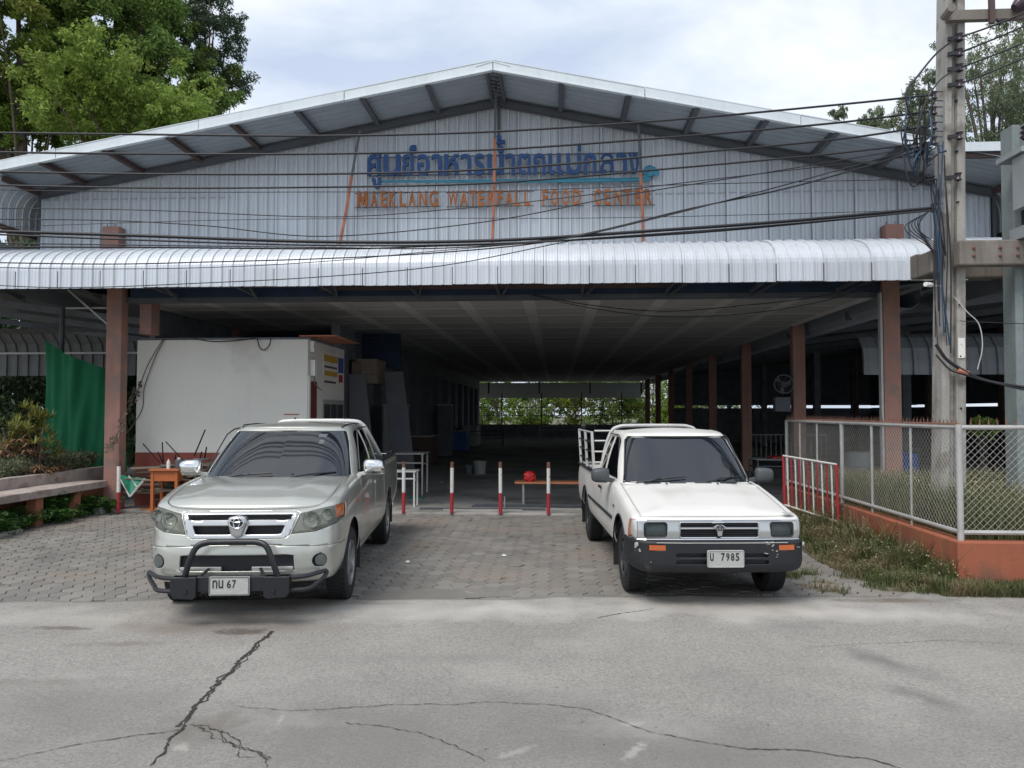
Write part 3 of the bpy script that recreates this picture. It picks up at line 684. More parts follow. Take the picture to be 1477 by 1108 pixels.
mb = MB(); mb.b2((6.6, 44, 0), (20, 44.2, 1.98)); mb.b2((6.6, 44, 2.14), (20, 44.2, 6)); mb.build('wing_rear_wall', 'dark_thing', wing, True)
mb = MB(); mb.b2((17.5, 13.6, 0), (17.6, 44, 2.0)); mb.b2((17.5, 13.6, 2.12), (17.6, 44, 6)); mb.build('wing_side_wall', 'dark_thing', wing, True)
prf = [(18.0, 3.55), (17.75, 3.45), (17.55, 3.2), (17.5, 2.9), (17.5, 2.6)]
P = corr(7.2, pitch=.36, rib=.08, h=.05); V = []; Fc = []; m = len(prf)
for u, d in P:
    for (yy, zz) in prf: V.append((6.8 + u, yy - d, zz))
for k in range(len(P) - 1):
    for j in range(m - 1): a = k * m + j; Fc.append((a, a + 1, a + m + 1, a + m))
mb = MB(); mb.add(V, Fc); mb.build('curved_valance', 'sheet_dark', wing, True, fix=False)
# clutter in the right wing, seen between the columns
def crate_pile(name, label, cat, loc, dims, m): 
    o = MB(); x, y, z = loc
    for (dx, dy, dz, w, d, h) in dims: o.box((x + dx, y + dy, z + dz + h / 2), (w, d, h))
    return tag(o.build(name, m, bevel=.01), label, cat)
# cooler box hung on the second right column
wf = thing('wall_fan', 'grey wall fan with a control box fixed to the second pink column', 'fan', (5.3, 18.4, 2.4))
mb = MB(); ring = [(5.3 + .22 * math.cos(2 * PI * k / 20), 18.28, 2.42 + .22 * math.sin(2 * PI * k / 20)) for k in range(20)]
mb.tube(ring, .015, 5, closed=True)
for k in range(10): a = 2 * PI * k / 10; mb.tube([(5.3, 18.26, 2.42), (5.3 + .22 * math.cos(a), 18.28, 2.42 + .22 * math.sin(a))], .006, 4)
mb.build('guard', 'steel_grey', wf, True)
mb = MB()
for k in range(3):
    a = 2 * PI * k / 3 + .4; c, s_2 = math.cos(a), math.sin(a); mb.add([(5.3, 18.33, 2.42), (5.3 + .19 * c - .05 * s_2, 18.31, 2.42 + .19 * s_2 + .05 * c), (5.3 + .20 * c, 18.33, 2.42 + .2 * s_2), (5.3 + .17 * c + .07 * s_2, 18.36, 2.42 + .17 * s_2 - .07 * c)], [(0, 1, 2, 3)])
mb.build('blade', 'steel_grey', wf, True, fix=False)
mb = MB(); mb.tube([(5.3, 18.3, 2.42), (5.3, 18.5, 2.42)], .07, 10); mb.bar((5.3, 18.45, 2.42), (5.6, 18.45, 2.42), .05, .05); mb.build('motor', 'steel_grey', wf, True)
mb = MB(); mb.b2((5.1, 18.3, 1.78), (5.46, 18.5, 2.12)); mb.build('control_box', 'steel_grey', wf, True, bevel=.01)
# ================================================================ SIGN
s1 = thing('thai_sign', 'blue raised Thai lettering in one row on the corrugated gable', 'sign', (-1.1, 13.25, 5.9))
def gl(ch, px0, px1, py0, py1, m, parent, name='letter', off=.026):
    a = at(px0, py1, Y=13.2); b = at(px1, py0, Y=13.2); return glyph(ch, name, a.x, b.x, a.z, b.z, 13.2, .05, m, parent, off)
def ty(px, y):  # row tilt of the sign as seen: left end sits lower in the picture, level in space
    return y - (px - 531) * .0075
TH_ = [('ศ', 531, 551), ('น', 554, 578), ('ย', 581, 597), ('อ', 602, 620), ('า', 623, 638), ('ห', 641, 662), ('า', 665, 680), ('ร', 684, 699), ('น', 703, 727), ('า', 729, 743), ('ต', 747, 766), ('ก', 769, 787), ('แ', 791, 813), ('ม', 817, 838), ('ก', 842, 860), ('ล', 866, 885), ('า', 889, 904), ('ง', 907, 921)]
for ch, a, b in TH_:
    if ch == 'ล':
        p_ = at(a, ty(a, 254.5), Y=13.17); q_ = at(b, ty(a, 224), Y=13.17); w_, h_ = q_.x - p_.x, q_.z - p_.z; mb = MB()
        for st_ in (((.10, .74), (.26, .91), (.52, .95), (.78, .88), (.88, .68), (.88, .05)), ((.30, .22), (.34, .08), (.18, .06), (.12, .30), (.26, .54), (.52, .58), (.88, .52))):
            mb.tube(smooth_path([(p_.x + u * w_, 13.17, p_.z + v * h_) for u, v in st_], 5), .026, 8)
        mb.build('letter', 'sign_blue', s1, True, smooth=True); continue
    gl(ch, a, b, ty(a, 224 if ch != 'ศ' else 222), ty(a, 254.5), 'sign_blue', s1, 'letter', .012 if ch in 'ล' else .019)
for ch, a, b, y0, y1 in (('ู', 537, 550, 257, 273), ('์', 591, 601, 211, 225), ('้', 716, 729, 197, 210), ('ํ', 718, 727, 212, 223), ('่', 833, 838, 210, 221)):
    try: gl(ch, a, b, ty(a, y0), ty(a, y1), 'sign_blue', s1, 'tone_mark', .012)
    except Exception as e: print('glyph', ch, e)
for y in (228, 254):
    mb = MB(); p = at(531, y, Y=13.28); q = at(921, y - 3, Y=13.28); mb.bar(p, (q.x, q.y, p.z), .015, .02); mb.build('mounting_rail', 'steel_grey', s1, True)
mb = MB(); p = at(549, 262, Y=13.22); q = at(921, 259, Y=13.22)
pts = smooth_path([p, p.lerp(q, .5) + Vector((0, 0, -.01)), q, q + Vector((.12, 0, .05)), q + Vector((.24, 0, .17)), q + Vector((.15, 0, .20)), q + Vector((.08, 0, .09))], 8)
mb.tube(pts, [.02 + .018 * min(1, i / 12) for i in range(len(pts))], 6); w_ = mb.build('wave_line', 'sign_teal', s1, True)
mb = MB()
for k in range(3): c = q + Vector((.20 + .05 * k, -.01, .1 + .06 * (k % 2))); mb.lathe([(0, .03), (.05, .02), (.06, 0)], c, 8, Euler((R(90), 0, 0)).to_matrix())
mb.build('splash_mark', 'sign_teal', s1, True)
s2 = thing('english_sign', 'orange raised capital lettering in English below the blue Thai row', 'sign', (-1.1, 13.25, 5.5))
EN = [('M', 516.5, 531), ('A', 536, 544.5), ('E', 550, 558), ('K', 561.5, 571.5), ('L', 577, 585.5), ('A', 590, 599.5), ('N', 605, 615.5), ('G', 619.5, 632.5), ('W', 647, 661), ('A', 664, 675), ('T', 677, 687.5), ('E', 690, 699), ('R', 703.5, 713.5), ('F', 717.5, 726), ('A', 729, 740.5), ('L', 743, 750.5), ('L', 756, 765), ('F', 782.5, 791), ('O', 795, 805.5), ('O', 811, 821), ('D', 826, 838), ('C', 857, 867), ('E', 872, 881), ('N', 886.5, 897), ('T', 900, 911), ('E', 916, 925), ('R', 930, 940)]
for ch, a, b in EN:
    if ch == 'M':
        p_ = at(a, ty(a, 299), Y=13.2); q_ = at(b, ty(a, 276.5), Y=13.2); w_, h_ = q_.x - p_.x, q_.z - p_.z
        mb = MB(); mb.prism([(p_.x + u * w_, p_.z + v * h_) for u, v in ((0, 0), (0, 1), (.28, 1), (.5, .45), (.72, 1), (1, 1), (1, 0), (.76, 0), (.76, .62), (.58, .12), (.42, .12), (.24, .62), (.24, 0))], 13.15, 13.2); mb.build('letter', 'sign_orange', s2, True); continue
    gl(ch, a, b, ty(a, 276.5), ty(a, 299), 'sign_orange', s2, 'letter', .006 if ch in 'MW' else .02)
for a, b in ((512, 636), (644, 770), (780, 842), (855, 945)):
    for y in (279, 299.5):
        mb = MB(); p = at(a, ty(a, y), Y=13.28); q = at(b, ty(b, y), Y=13.28); mb.bar(p, (q.x, q.y, p.z), .012, .012); mb.build('mounting_rail', 'steel_grey', s2, True)
# ================================================================ PICKUP TRUCKS
def cr(P, t):
    """Catmull-Rom through list of tuples at parameter t in 0..len-1"""
    n = len(P); i = min(int(t), n - 2); f = t - i
    a = P[max(i - 1, 0)]; b = P[i]; c = P[i + 1]; d = P[min(i + 2, n - 1)]
    return tuple(.5 * ((2 * b[k]) + (c[k] - a[k]) * f + (2 * a[k] - 5 * b[k] + 4 * c[k] - d[k]) * f * f + (3 * b[k] - a[k] - 3 * c[k] + d[k]) * f ** 3) for k in range(len(b)))
def resample(P, n, dense=None):
    Q = []; m = (len(P) - 1)
    raw = [cr(P, i * m / 400) for i in range(401)]; d = [0]
    for i in range(1, 401): d.append(d[-1] + math.dist(raw[i][:2], raw[i - 1][:2]))
    out = []; j = 0
    for k in range(n):
        t = d[-1] * k / (n - 1)
        while j < 399 and d[j + 1] < t: j += 1
        f = (t - d[j]) / max(1e-9, d[j + 1] - d[j]); out.append(tuple(raw[j][q] + (raw[j + 1][q] - raw[j][q]) * f for q in range(len(raw[0]))))
    return out
def interp(tab, x):
    if x <= tab[0][0]: return tab[0][1]
    for (a, u), (b, v) in zip(tab, tab[1:]):
        if x <= b: t = (x - a) / (b - a); t = t * t * (3 - 2 * t) if len(tab) > 2 and False else t; return u + (v - u) * t
    return tab[-1][1]
def mirror_ring(right):
    """right half points front centre -> rear centre; return full open ring starting rear centre left ... """
    left = [(-p[0],) + tuple(p[1:]) for p in right[::-1]]
    return left[:-1] + right
def grid_bm(rows):
    bm = bmesh.new(); vs = [[bm.verts.new(p) for p in r] for r in rows]
    for i in range(len(rows) - 1):
        for j in range(len(rows[0]) - 1):
            try: bm.faces.new((vs[i][j], vs[i][j + 1], vs[i + 1][j + 1], vs[i + 1][j]))
            except ValueError: pass
    bmesh.ops.remove_doubles(bm, verts=bm.verts, dist=1e-5)
    return bm
AX = {'side': (1, 2), 'front': (0, 2), 'top': (0, 1)}
def edge_plane(p, q, axis, cen):
    a, b = AX[axis]; d = (q[0] - p[0], q[1] - p[1]); n2 = (d[1], -d[0])
    if n2[0] * (cen[0] - p[0]) + n2[1] * (cen[1] - p[1]) > 0: n2 = (-n2[0], -n2[1])
    co = Vector((0, 0, 0)); no = Vector((0, 0, 0)); co[a], co[b] = p; no[a], no[b] = n2; return co, no.normalized()
def inside(pt, poly):
    s = 0; n = len(poly)
    for i in range(n):
        (x0, y0), (x1, y1) = poly[i], poly[(i + 1) % n]; c = (x1 - x0) * (pt[1] - y0) - (y1 - y0) * (pt[0] - x0)
        if abs(c) < 1e-9: continue
        if s == 0: s = 1 if c > 0 else -1
        elif (c > 0) != (s > 0): return False
    return True
def shrink(poly, g):
    n = len(poly); cx = sum(p[0] for p in poly) / n; cy = sum(p[1] for p in poly) / n; out = []
    area = sum(poly[i][0] * poly[(i + 1) % n][1] - poly[(i + 1) % n][0] * poly[i][1] for i in range(n)); sg = 1 if area > 0 else -1
    for i in range(n):
        a, b, c = poly[i - 1], poly[i], poly[(i + 1) % n]
        e1 = Vector((b[0] - a[0], b[1] - a[1])).normalized(); e2 = Vector((c[0] - b[0], c[1] - b[1])).normalized()
        n1 = Vector((-e1.y, e1.x)) * sg; n2 = Vector((-e2.y, e2.x)) * sg; m = (n1 + n2); m = m / max(.3, m.length_squared) * 2 if m.length > 1e-6 else n1
        out.append((b[0] + m.x * g, b[1] + m.y * g))
    return out
def cutout(bm, poly, axis, cond, gap=.003, push=0., hole=True):
    """take the convex cookie out of bm; returns the piece"""
    a, b = AX[axis]; cen = (sum(p[0] for p in poly) / len(poly), sum(p[1] for p in poly) / len(poly))
    pc = bm.copy(); sp = shrink(poly, gap); cenn = cen
    bad = [f for f in pc.faces if not cond(f.calc_center_median(), f.normal)]
    bmesh.ops.delete(pc, geom=bad, context='FACES')
    for i in range(len(sp)):
        co, no = edge_plane(sp[i], sp[(i + 1) % len(sp)], axis, cenn)
        bmesh.ops.bisect_plane(pc, geom=pc.verts[:] + pc.edges[:] + pc.faces[:], plane_co=co, plane_no=no, clear_outer=True, dist=1e-6)
    if hole:
        lo = [min(p[k] for p in poly) - .03 for k in (0, 1)]; hi = [max(p[k] for p in poly) + .03 for k in (0, 1)]
        for i in range(len(poly)):
            co, no = edge_plane(poly[i], poly[(i + 1) % len(poly)], axis, cen)
            gf = []
            for f in bm.faces:
                if not cond(f.calc_center_median(), f.normal): continue
                xs = [v.co[a] for v in f.verts]; ys = [v.co[b] for v in f.verts]
                if max(xs) < lo[0] or min(xs) > hi[0] or max(ys) < lo[1] or min(ys) > hi[1]: continue
                gf.append(f)
            if not gf: continue
            ge = list({e for f in gf for e in f.edges}); gv = list({v for f in gf for v in f.verts})
            bmesh.ops.bisect_plane(bm, geom=gv + ge + gf, plane_co=co, plane_no=no, dist=1e-6)
        dl = [f for f in bm.faces if cond(f.calc_center_median(), f.normal) and inside((f.calc_center_median()[a], f.calc_center_median()[b]), poly)]
        bmesh.ops.delete(bm, geom=dl, context='FACES')
    if push:
        pc.normal_update()
        for v in pc.verts: v.co += v.normal * push
    return pc
def put(bm, name, m, parent, thick=.006, smooth=True, label=None):
    bm.normal_update(); me = bpy.data.meshes.new(name); bm.to_mesh(me); bm.free(); o = link(name, me, m, parent)
    if smooth: me.shade_smooth(); me.set_sharp_from_angle(angle=R(42))
    if thick: q = o.modifiers.new('s', 'SOLIDIFY'); q.thickness = thick; q.offset = -1; q.use_even_offset = False
    if label: o['label'] = label
    return o
def circ(cx, cy, r, n=20, sq=1.): return [(cx + r * math.cos(2 * PI * k / n), cy + r * sq * math.sin(2 * PI * k / n)) for k in range(n)]
def rrect(x0, y0, x1, y1, r, n=4):
    P = []
    for cx, cy, a0 in ((x1 - r, y1 - r, 0), (x0 + r, y1 - r, 90), (x0 + r, y0 + r, 180), (x1 - r, y0 + r, 270)):
        for k in range(n + 1): a = R(a0 + 90 * k / n); P.append((cx + r * math.cos(a), cy + r * math.sin(a)))
    return P
def flipx(poly): return [(-x, y) for x, y in poly]
def wheel(parent, x, y, r, w, side, rimmat, spokes):
    rot = Euler((0, R(90) * side, 0)).to_matrix(); h = w / 2; t = MB()
    t.lathe([(r * .62, -h * .85), (r * .80, -h), (r * .93, -h * .96), (r * .985, -h * .80), (r, -h * .5), (r, h * .5), (r * .985, h * .80), (r * .93, h * .96), (r * .80, h), (r * .62, h * .85)], (0, 0, 0), 40, rot)
    wh = bpy.data.objects.new('wheel', None); COL.objects.link(wh); wh.parent = parent; wh.location = (x, y, r)
    t.build('tyre', 'rubber', wh, smooth=True)
    tr = MB()
    for k in range(44):
        a = 2 * PI * k / 44
        for xx in (-.30, 0, .30):
            c = Vector((xx * w, math.cos(a + xx * .15) * r, math.sin(a + xx * .15) * r)); tr.box(c, (w * .24, r * .105, .008), Euler((a + xx * .15 - PI / 2, 0, 0)).to_matrix())
    o = tr.build('tread', 'rubber', wh); o['kind'] = 'stuff'
    rm = MB(); rm.lathe([(r * .64, h * .84), (r * .63, h * .93), (r * .60, h * .9), (r * .57, h * .5), (r * .55, -h * .2), (r * .2, -h * .2), (0, -h * .2)], (0, 0, 0), 32, rot)
    rm.build('rim', rimmat, wh, smooth=True)
    sp = MB(); 
    for k in range(spokes):
        a = 2 * PI * k / spokes; p = rot @ Vector((math.cos(a) * r * .12, math.sin(a) * r * .12, h * .62)); q = rot @ Vector((math.cos(a) * r * .57, math.sin(a) * r * .57, h * .70)); sp.bar(p, q, .055, .03, up=(side, 0, 0))
    sp.lathe([(r * .17, h * .5), (r * .17, h * .7), (r * .12, h * .78), (0, h * .8)], (0, 0, 0), 16, rot); sp.build('spokes', rimmat, wh, smooth=True)
    return wh
def hull(plan, zb, zt, pside, pfront, ns=240, nt=30, yfw=.55):
    """ring surface; profile offsets blend from front to side"""
    ring = resample(plan, ns); full = mirror_ring(ring); rows = []
    ms = len(pside) - 1
    tang = []
    for i in range(len(full)):
        a = full[max(i - 1, 0)]; b = full[min(i + 1, len(full) - 1)]; d = Vector((b[0] - a[0], b[1] - a[1])).normalized(); tang.append(Vector((d.y, -d.x)))
    for t in range(nt + 1):
        u = ms * t / nt; s_ = cr(pside, u); f_ = cr(pfront, u); row = []
        for i, p in enumerate(full):
            n = tang[i]
            out = n if (n.x * p[0] + n.y * (p[1] - 1.5)) > 0 else -n
            fr = max(0, -out.y) ** 1.5 if p[1] < yfw * 1.6 else 0.
            off = s_[0] * (1 - fr) + f_[0] * fr; zz = s_[1] * (1 - fr) + f_[1] * fr
            b0 = interp(zb, p[1]); t0 = interp(zt, p[1])
            x, y = p[0] - out.x * off, p[1] - out.y * off
            row.append((x, y, b0 + (t0 - b0) * zz))
        rows.append(row)
    return rows
def radial_cap(row, Ty, zfun, crown, nk=16, pw=2.):
    """fill from ring 'row' (left rear ... front ... right rear) toward the centre line"""
    rows = []
    for k in range(nk + 1):
        f = k / nk; r = []
        for i, p in enumerate(row):
            y = p[1] + (Ty(p) - p[1]) * (1 - (1 - f) ** 1.0)
            r.append((p[0] * (1 - f), y, p[2] + zfun(p, f) + crown * (1 - (1 - f) ** pw)))
        rows.append(r)
    return rows
def split_ring(row, open_=True):
    """indices of the 45 degree corners of a ring (left rear .. front .. right rear)"""
    n = len(row); best = []
    dirs = [(Vector((row[min(i + 1, n - 1)][0] - row[max(i - 1, 0)][0], row[min(i + 1, n - 1)][1] - row[max(i - 1, 0)][1]))).normalized() for i in range(n)]
    idx = [i for i in range(1, n) if (abs(dirs[i].x) > abs(dirs[i].y)) != (abs(dirs[i - 1].x) > abs(dirs[i - 1].y))]
    return idx
def rs(P, n):
    d = [0]
    for a, b in zip(P, P[1:]): d.append(d[-1] + math.dist(a, b))
    out = []; j = 0
    for k in range(n):
        t = d[-1] * k / (n - 1)
        while j < len(P) - 2 and d[j + 1] < t: j += 1
        f = (t - d[j]) / max(1e-9, d[j + 1] - d[j]); out.append(Vector(P[j]).lerp(Vector(P[j + 1]), min(1, f)))
    return out
def coons(F, B, Lc, Rc, nu=36, nv=30):
    F = rs(F, nu); B = rs(B, nu); Lc = rs(Lc, nv); Rc = rs(Rc, nv); rows = []
    for j in range(nv):
        v = j / (nv - 1); r = []
        for i in range(nu):
            u = i / (nu - 1)
            r.append((1 - v) * F[i] + v * B[i] + (1 - u) * Lc[j] + u * Rc[j] - ((1 - u) * (1 - v) * F[0] + u * (1 - v) * F[-1] + (1 - u) * v * B[0] + u * v * B[-1]))
        rows.append(r)
    return rows
def ellipse_ring(mb, c, rx, rz, r, n=28, tilt=0, y=0):
    mb.tube([(c[0] + rx * math.cos(2 * PI * k / n), y, c[1] + rz * math.sin(2 * PI * k / n)) for k in range(n)], r, 6, closed=True)
def text_mesh(body, x0, x1, z0, z1, y, m, parent, off=0.01, name='plate_character'):
    cu = bpy.data.curves.new('g', 'FONT'); cu.body = body; cu.size = 1; cu.offset = off; cu.resolution_u = 2
    o = bpy.data.objects.new('g', cu); COL.objects.link(o); dg = bpy.context.evaluated_depsgraph_get(); me = bpy.data.meshes.new_from_object(o.evaluated_get(dg)); bpy.data.objects.remove(o)
    v = np.array([q.co[:] for q in me.vertices]); mn = v.min(0); mx_ = v.max(0)
    for q in me.vertices: q.co = (x0 + (q.co.x - mn[0]) / (mx_[0] - mn[0]) * (x1 - x0), y, z0 + (q.co.y - mn[1]) / (mx_[1] - mn[1]) * (z1 - z0))
    me.materials.clear(); return link(name, me, m, parent)
right = lambda c, n: c.x > .35 and abs(n.x) > .35
left = lambda c, n: c.x < -.35 and abs(n.x) > .35
def common(t, sp):
    """chassis, wheels, inner dark parts"""
    c = MB(); c.b2((-.30, .5, .24), (.30, sp['L'] - .2, .40)); c.build('chassis', 'plastic_black', t)
    mb = MB(); mb.b2((-.72, .32, .36), (.72, 3.2, .62)); mb.build('underbody', 'plastic_black', t)
    mb = MB(); mb.b2((-.62, .22, .42), (.62, .30, sp['hz'] - .09)); mb.build('radiator', 'plastic_black', t)
    for s in (-1, 1):
        for (yy, nm) in ((sp['yf'], 1), (sp['yr'], 2)):
            wheel(t, s * sp['track'] / 2, yy, sp['r'], sp['tw'], s, sp['rim'], sp['spokes'])
            ml = MB(); P = []
            for k in range(13):
                a = PI * k / 12; P.append((yy + math.cos(a) * (sp['ra'] + .01), sp['r'] + .02 + math.sin(a) * (sp['ra'] + .01)))
            V = []; Fc = []
            xo = s * (sp['hw'] - .035); xi = s * (sp['hw'] - .36)
            for (y_, z_) in P: V += [(xo, y_, z_), (xi, y_, z_)]
            for k in range(12): Fc.append((2 * k, 2 * k + 1, 2 * k + 3, 2 * k + 2))
            ml.add(V, Fc); ml.build('wheel_liner', 'plastic_black', t, fix=False)
        for yy in (sp['yf'], sp['yr']): pass
    ax = MB(); ax.tube([(-.7, sp['yr'], sp['r']), (.7, sp['yr'], sp['r'])], .05, 8); ax.lathe([(0, -.16), (.13, -.08), (.13, .08), (0, .16)], (0, sp['yr'], sp['r']), 12, Euler((0, R(90), 0)).to_matrix()); ax.build('axle', 'plastic_black', t)
    mb = MB(); mb.b2((-.60, 1.5, .62), (.60, 3.0, .75)); mb.b2((-.58, 1.15, .62), (.58, 1.5, sp['belt'] - .06)); mb.build('dashboard', 'plastic_black', t, bevel=.03)
    for s in (-.36, .36):
        q = MB(); q.box((s, 2.15, .82), (.5, .5, .16)); q.box((s, 2.42, 1.08), (.48, .14, .55), Euler((R(-14), 0, 0)).to_matrix()); q.box((s, 2.5, 1.40), (.24, .09, .16), Euler((R(-14), 0, 0)).to_matrix()); q.build('seat', 'dark_thing', t, bevel=.04)
    w = MB(); w.tube([(.36 + .18 * math.cos(a), 1.62 - .05 * math.sin(a), 1.08 + .15 * math.sin(a)) for a in [2 * PI * k / 20 for k in range(20)]], .014, 6, closed=True); w.bar((.2, 1.6, 1.07), (.52, 1.6, 1.07), .04, .03); w.build('steering_wheel', 'plastic_black', t)
    # bed interior
    b = MB(); y0, y1, zt = sp['yc'] + .03, sp['L'] - .06, sp['bz']
    b.b2((-.70, y0 + .03, .62), (.70, y1, .66)); b.build('bed_floor', sp['bedmat'], t)
    for s in (-1, 1): q = MB(); q.b2((s * .66, y0 + .05, .62), (s * .70, y1, zt - .01)); q.build('bed_side', sp['bedmat'], t)
    q = MB(); q.b2((-.72, y0, .5), (.72, y0 + .035, zt)); q.build('bed_front', sp['bedmat'], t)
    q = MB(); q.b2((-.72, y1 - .05, .62), (.72, y1 - .01, zt - .01)); q.build('tailgate_inner', sp['bedmat'], t)
def wiper(t, x0, y0, z0, pts):
    mb = MB(); mb.tube([(x0, y0, z0)] + pts, [.010] * (len(pts)) + [.006], 5); 
    mb.bar(pts[0], pts[-1], .012, .022); return mb.build('wiper', 'plastic_black', t)
def mudflap(t, x, y, z0, z1, w=.24): mb = MB(); mb.b2((x - w / 2, y, z0), (x + w / 2, y + .012, z1)); return mb.build('mud_flap', 'rubber', t)

# ---------------------------------------------------------------- silver pickup
def silver():
    t = thing('pickup_truck', 'silver pickup with black tubular bull bar, chrome mirrors and oval badge on the grille', 'pickup truck', (0, 0, 0))
    plan = [(0, 0), (.30, .008), (.52, .035), (.68, .09), (.79, .19), (.845, .33), (.868, .55), (.878, .9), (.882, 1.5), (.885, 2.4), (.885, 3.4), (.88, 4.6), (.872, 5.08), (.85, 5.20), (.74, 5.24), (0, 5.25)]
    zb = [(0, .335), (.3, .33), (.5, .36), (1.4, .34), (3.4, .36), (4.6, .42), (5.25, .45)]
    zt = [(0, .935), (.15, .957), (.4, 1.015), (.8, 1.085), (1.25, 1.125), (1.5, 1.135), (3.3, 1.15), (3.5, 1.15), (5.25, 1.15)]
    pside = [(.055, 0), (.022, .12), (.006, .30), (0, .45), (.004, .60), (.008, .72), (.004, .80), (.012, .90), (.034, .965), (.07, .992), (.115, 1.0)]
    pfront = [(.05, 0), (.006, .10), (0, .25), (.004, .42), (.02, .54), (.028, .60), (.045, .70), (.062, .80), (.085, .90), (.12, .965), (.17, 1.0)]
    rows = hull(plan, zb, zt, pside, pfront, 230, 34)
    bm = grid_bm(rows); bmesh.ops.recalc_face_normals(bm, faces=bm.faces)
    c0 = [f for f in bm.faces if f.calc_center_median().x > .8 and 1.5 < f.calc_center_median().y < 3]
    if c0 and sum(f.normal.x for f in c0) < 0: bmesh.ops.reverse_faces(bm, faces=bm.faces)
    sp = dict(L=5.25, yf=.90, yr=3.985, track=1.52, r=.335, tw=.205, hw=.88, ra=.395, rim='rim', spokes=6, yc=3.36, bz=1.13, hz=.965, belt=1.13, bedmat='plastic_black')
    common(t, sp)
    fr = lambda c, n: c.y < .62
    frn = lambda c, n: c.y < .62 and n.y < -.25
    # wheel arches
    for s, cnd in ((1, right), (-1, left)):
        for yy in (sp['yf'], sp['yr']):
            pc = cutout(bm, circ(yy, .365, .405, 26), 'side', cnd, 0); pc.free()
    # grille
    gp = [(-.515, .912), (-.47, .926), (.47, .926), (.515, .912), (.445, .735), (.40, .705), (-.40, .705), (-.445, .735)]
    gr = cutout(bm, gp, 'front', frn, .002, .003)
    for pl in ([(-.468, .898), (.468, .898), (.418, .858), (-.418, .858)], [(-.405, .812), (-.085, .812), (-.06, .742), (-.372, .742)], [(.405, .812), (.085, .812), (.06, .742), (.372, .742)]):
        cutout(gr, pl, 'front', lambda c, n: True, 0).free()
    put(gr, 'grille_surround', 'grille_silver', t, .018)
    mb = MB()
    for k in range(4): z = .868 + .011 * k; mb.bar((-.45, .095, z), (.45, .095, z), .02, .004)
    mb.b2((-.47, .13, .70), (.47, .14, .895)); mb.build('grille_mesh', 'plastic_black', t)
    # badge pad and badge
    mb = MB(); pad = [(-.088, .852), (-.07, .888), (0, .900), (.07, .888), (.088, .852), (.068, .80), (.045, .735), (0, .71), (-.045, .735), (-.068, .80)]
    mb.prism(pad, .012, .10); mb.build('badge_pad', 'grille_silver', t, bevel=.012)
    mb = MB(); ellipse_ring(mb, (0, .842), .062, .044, .0065, y=.004); ellipse_ring(mb, (0, .842), .026, .041, .0045, y=.002, n=20); ellipse_ring(mb, (0, .865), .050, .017, .0045, y=.002, n=20); mb.build('badge', 'chrome', t, smooth=True)
    mb = MB(); mb.prism(circ(0, .842, .060, 24, .70), .006, .011); mb.build('badge_back', 'plastic_black', t)
    # headlights with reflectors behind
    hl = [(.520, .940), (.70, .968), (.905, .985), (.895, .87), (.80, .790), (.62, .748), (.452, .735)]
    hl = [(.525, .905), (.72, .945), (.90, .965), (.885, .87), (.83, .80), (.66, .752), (.458, .738)]
    for s in (1, -1):
        P = hl if s > 0 else flipx(hl); cnd = (lambda c, n: c.y < .52 and c.x > .3) if s > 0 else (lambda c, n: c.y < .52 and c.x < -.3)
        pc = cutout(bm, P, 'front', cnd, .003, 0)
        back = pc.copy()
        for v in back.verts: v.co += Vector((-.05 * s, .075, 0))
        put(back, 'reflector_bowl', 'lamp_reflector', t, .003)
        am = pc.copy(); ap = [(.80, 1.0), (.93, 1.0), (.93, .83), (.825, .845)]; ap = ap if s > 0 else flipx(ap)
        a2 = cutout(pc, ap, 'front', lambda c, n: True, 0); am.free()
        for v in a2.verts: v.co += Vector((-.01 * s, .012, 0))
        put(a2, 'turn_signal', 'lamp_amber', t, .003)
        hlo = put(pc, 'headlight', 'headlamp_lens', t, .003)
        for cx, cz, rr, yy in ((.625, .85, .070, .085), (.755, .885, .052, .16)):
            mb = MB(); mb.lathe([(rr, 0), (rr * .95, .004), (rr * .8, .028), (rr * .5, .05), (.012, .058), (.012, .03), (0, .028)], (s * cx, yy + .03, cz), 20, Euler((R(-90), 0, 0)).to_matrix()); mb.build('reflector', 'chrome', t, smooth=True)
            mb = MB(); mb.tube([(s * cx + rr * math.cos(2 * PI * k / 20), yy + .028, cz + rr * math.sin(2 * PI * k / 20)) for k in range(20)], .005, 5, closed=True); mb.build('reflector_rim', 'lamp_smoke', t)
    # bumper, with intake and fog lamps
    bp = cutout(bm, [(-1, .20), (1, .20), (1, .728), (.5, .700), (-.5, .700), (-1, .728)], 'front', lambda c, n: c.y < .495, .0025)
    cutout(bp, [(-.49, .565), (-.46, .572), (.46, .572), (.49, .565), (.50, .44), (-.50, .44)], 'front', lambda c, n: n.y < -.3, 0).free()
    for s in (-1, 1): cutout(bp, circ(s * .700, .510, .058, 18), 'front', lambda c, n: n.y < -.1, 0).free()
    put(bp, 'front_bumper', 'silver_paint', t, .02)
    mb = MB(); mb.b2((-.50, .07, .42), (.50, .10, .58)); mb.build('lower_intake', 'plastic_black', t)
    for s in (-1, 1):
        mb = MB(); mb.box((s * .31, .03, .458), (.36, .03, .035)); mb.build('intake_bar', 'silver_paint', t, bevel=.008)
        yo = .105
        mb = MB(); mb.lathe([(.054, .0), (.056, .012), (.05, .03), (0, .034)], (s * .700, yo + .035, .510), 18, Euler((R(90), 0, s * R(22))).to_matrix()); mb.build('fog_lamp', 'lamp_smoke', t, smooth=True)
        mb = MB(); mb.tube([(s * (.700 + .056 * math.cos(a)), yo + .012 + .022 * math.cos(a), .51 + .056 * math.sin(a)) for a in [2 * PI * k / 20 for k in range(20)]], .006, 5, closed=True); mb.build('fog_lamp_rim', 'plastic_black', t)
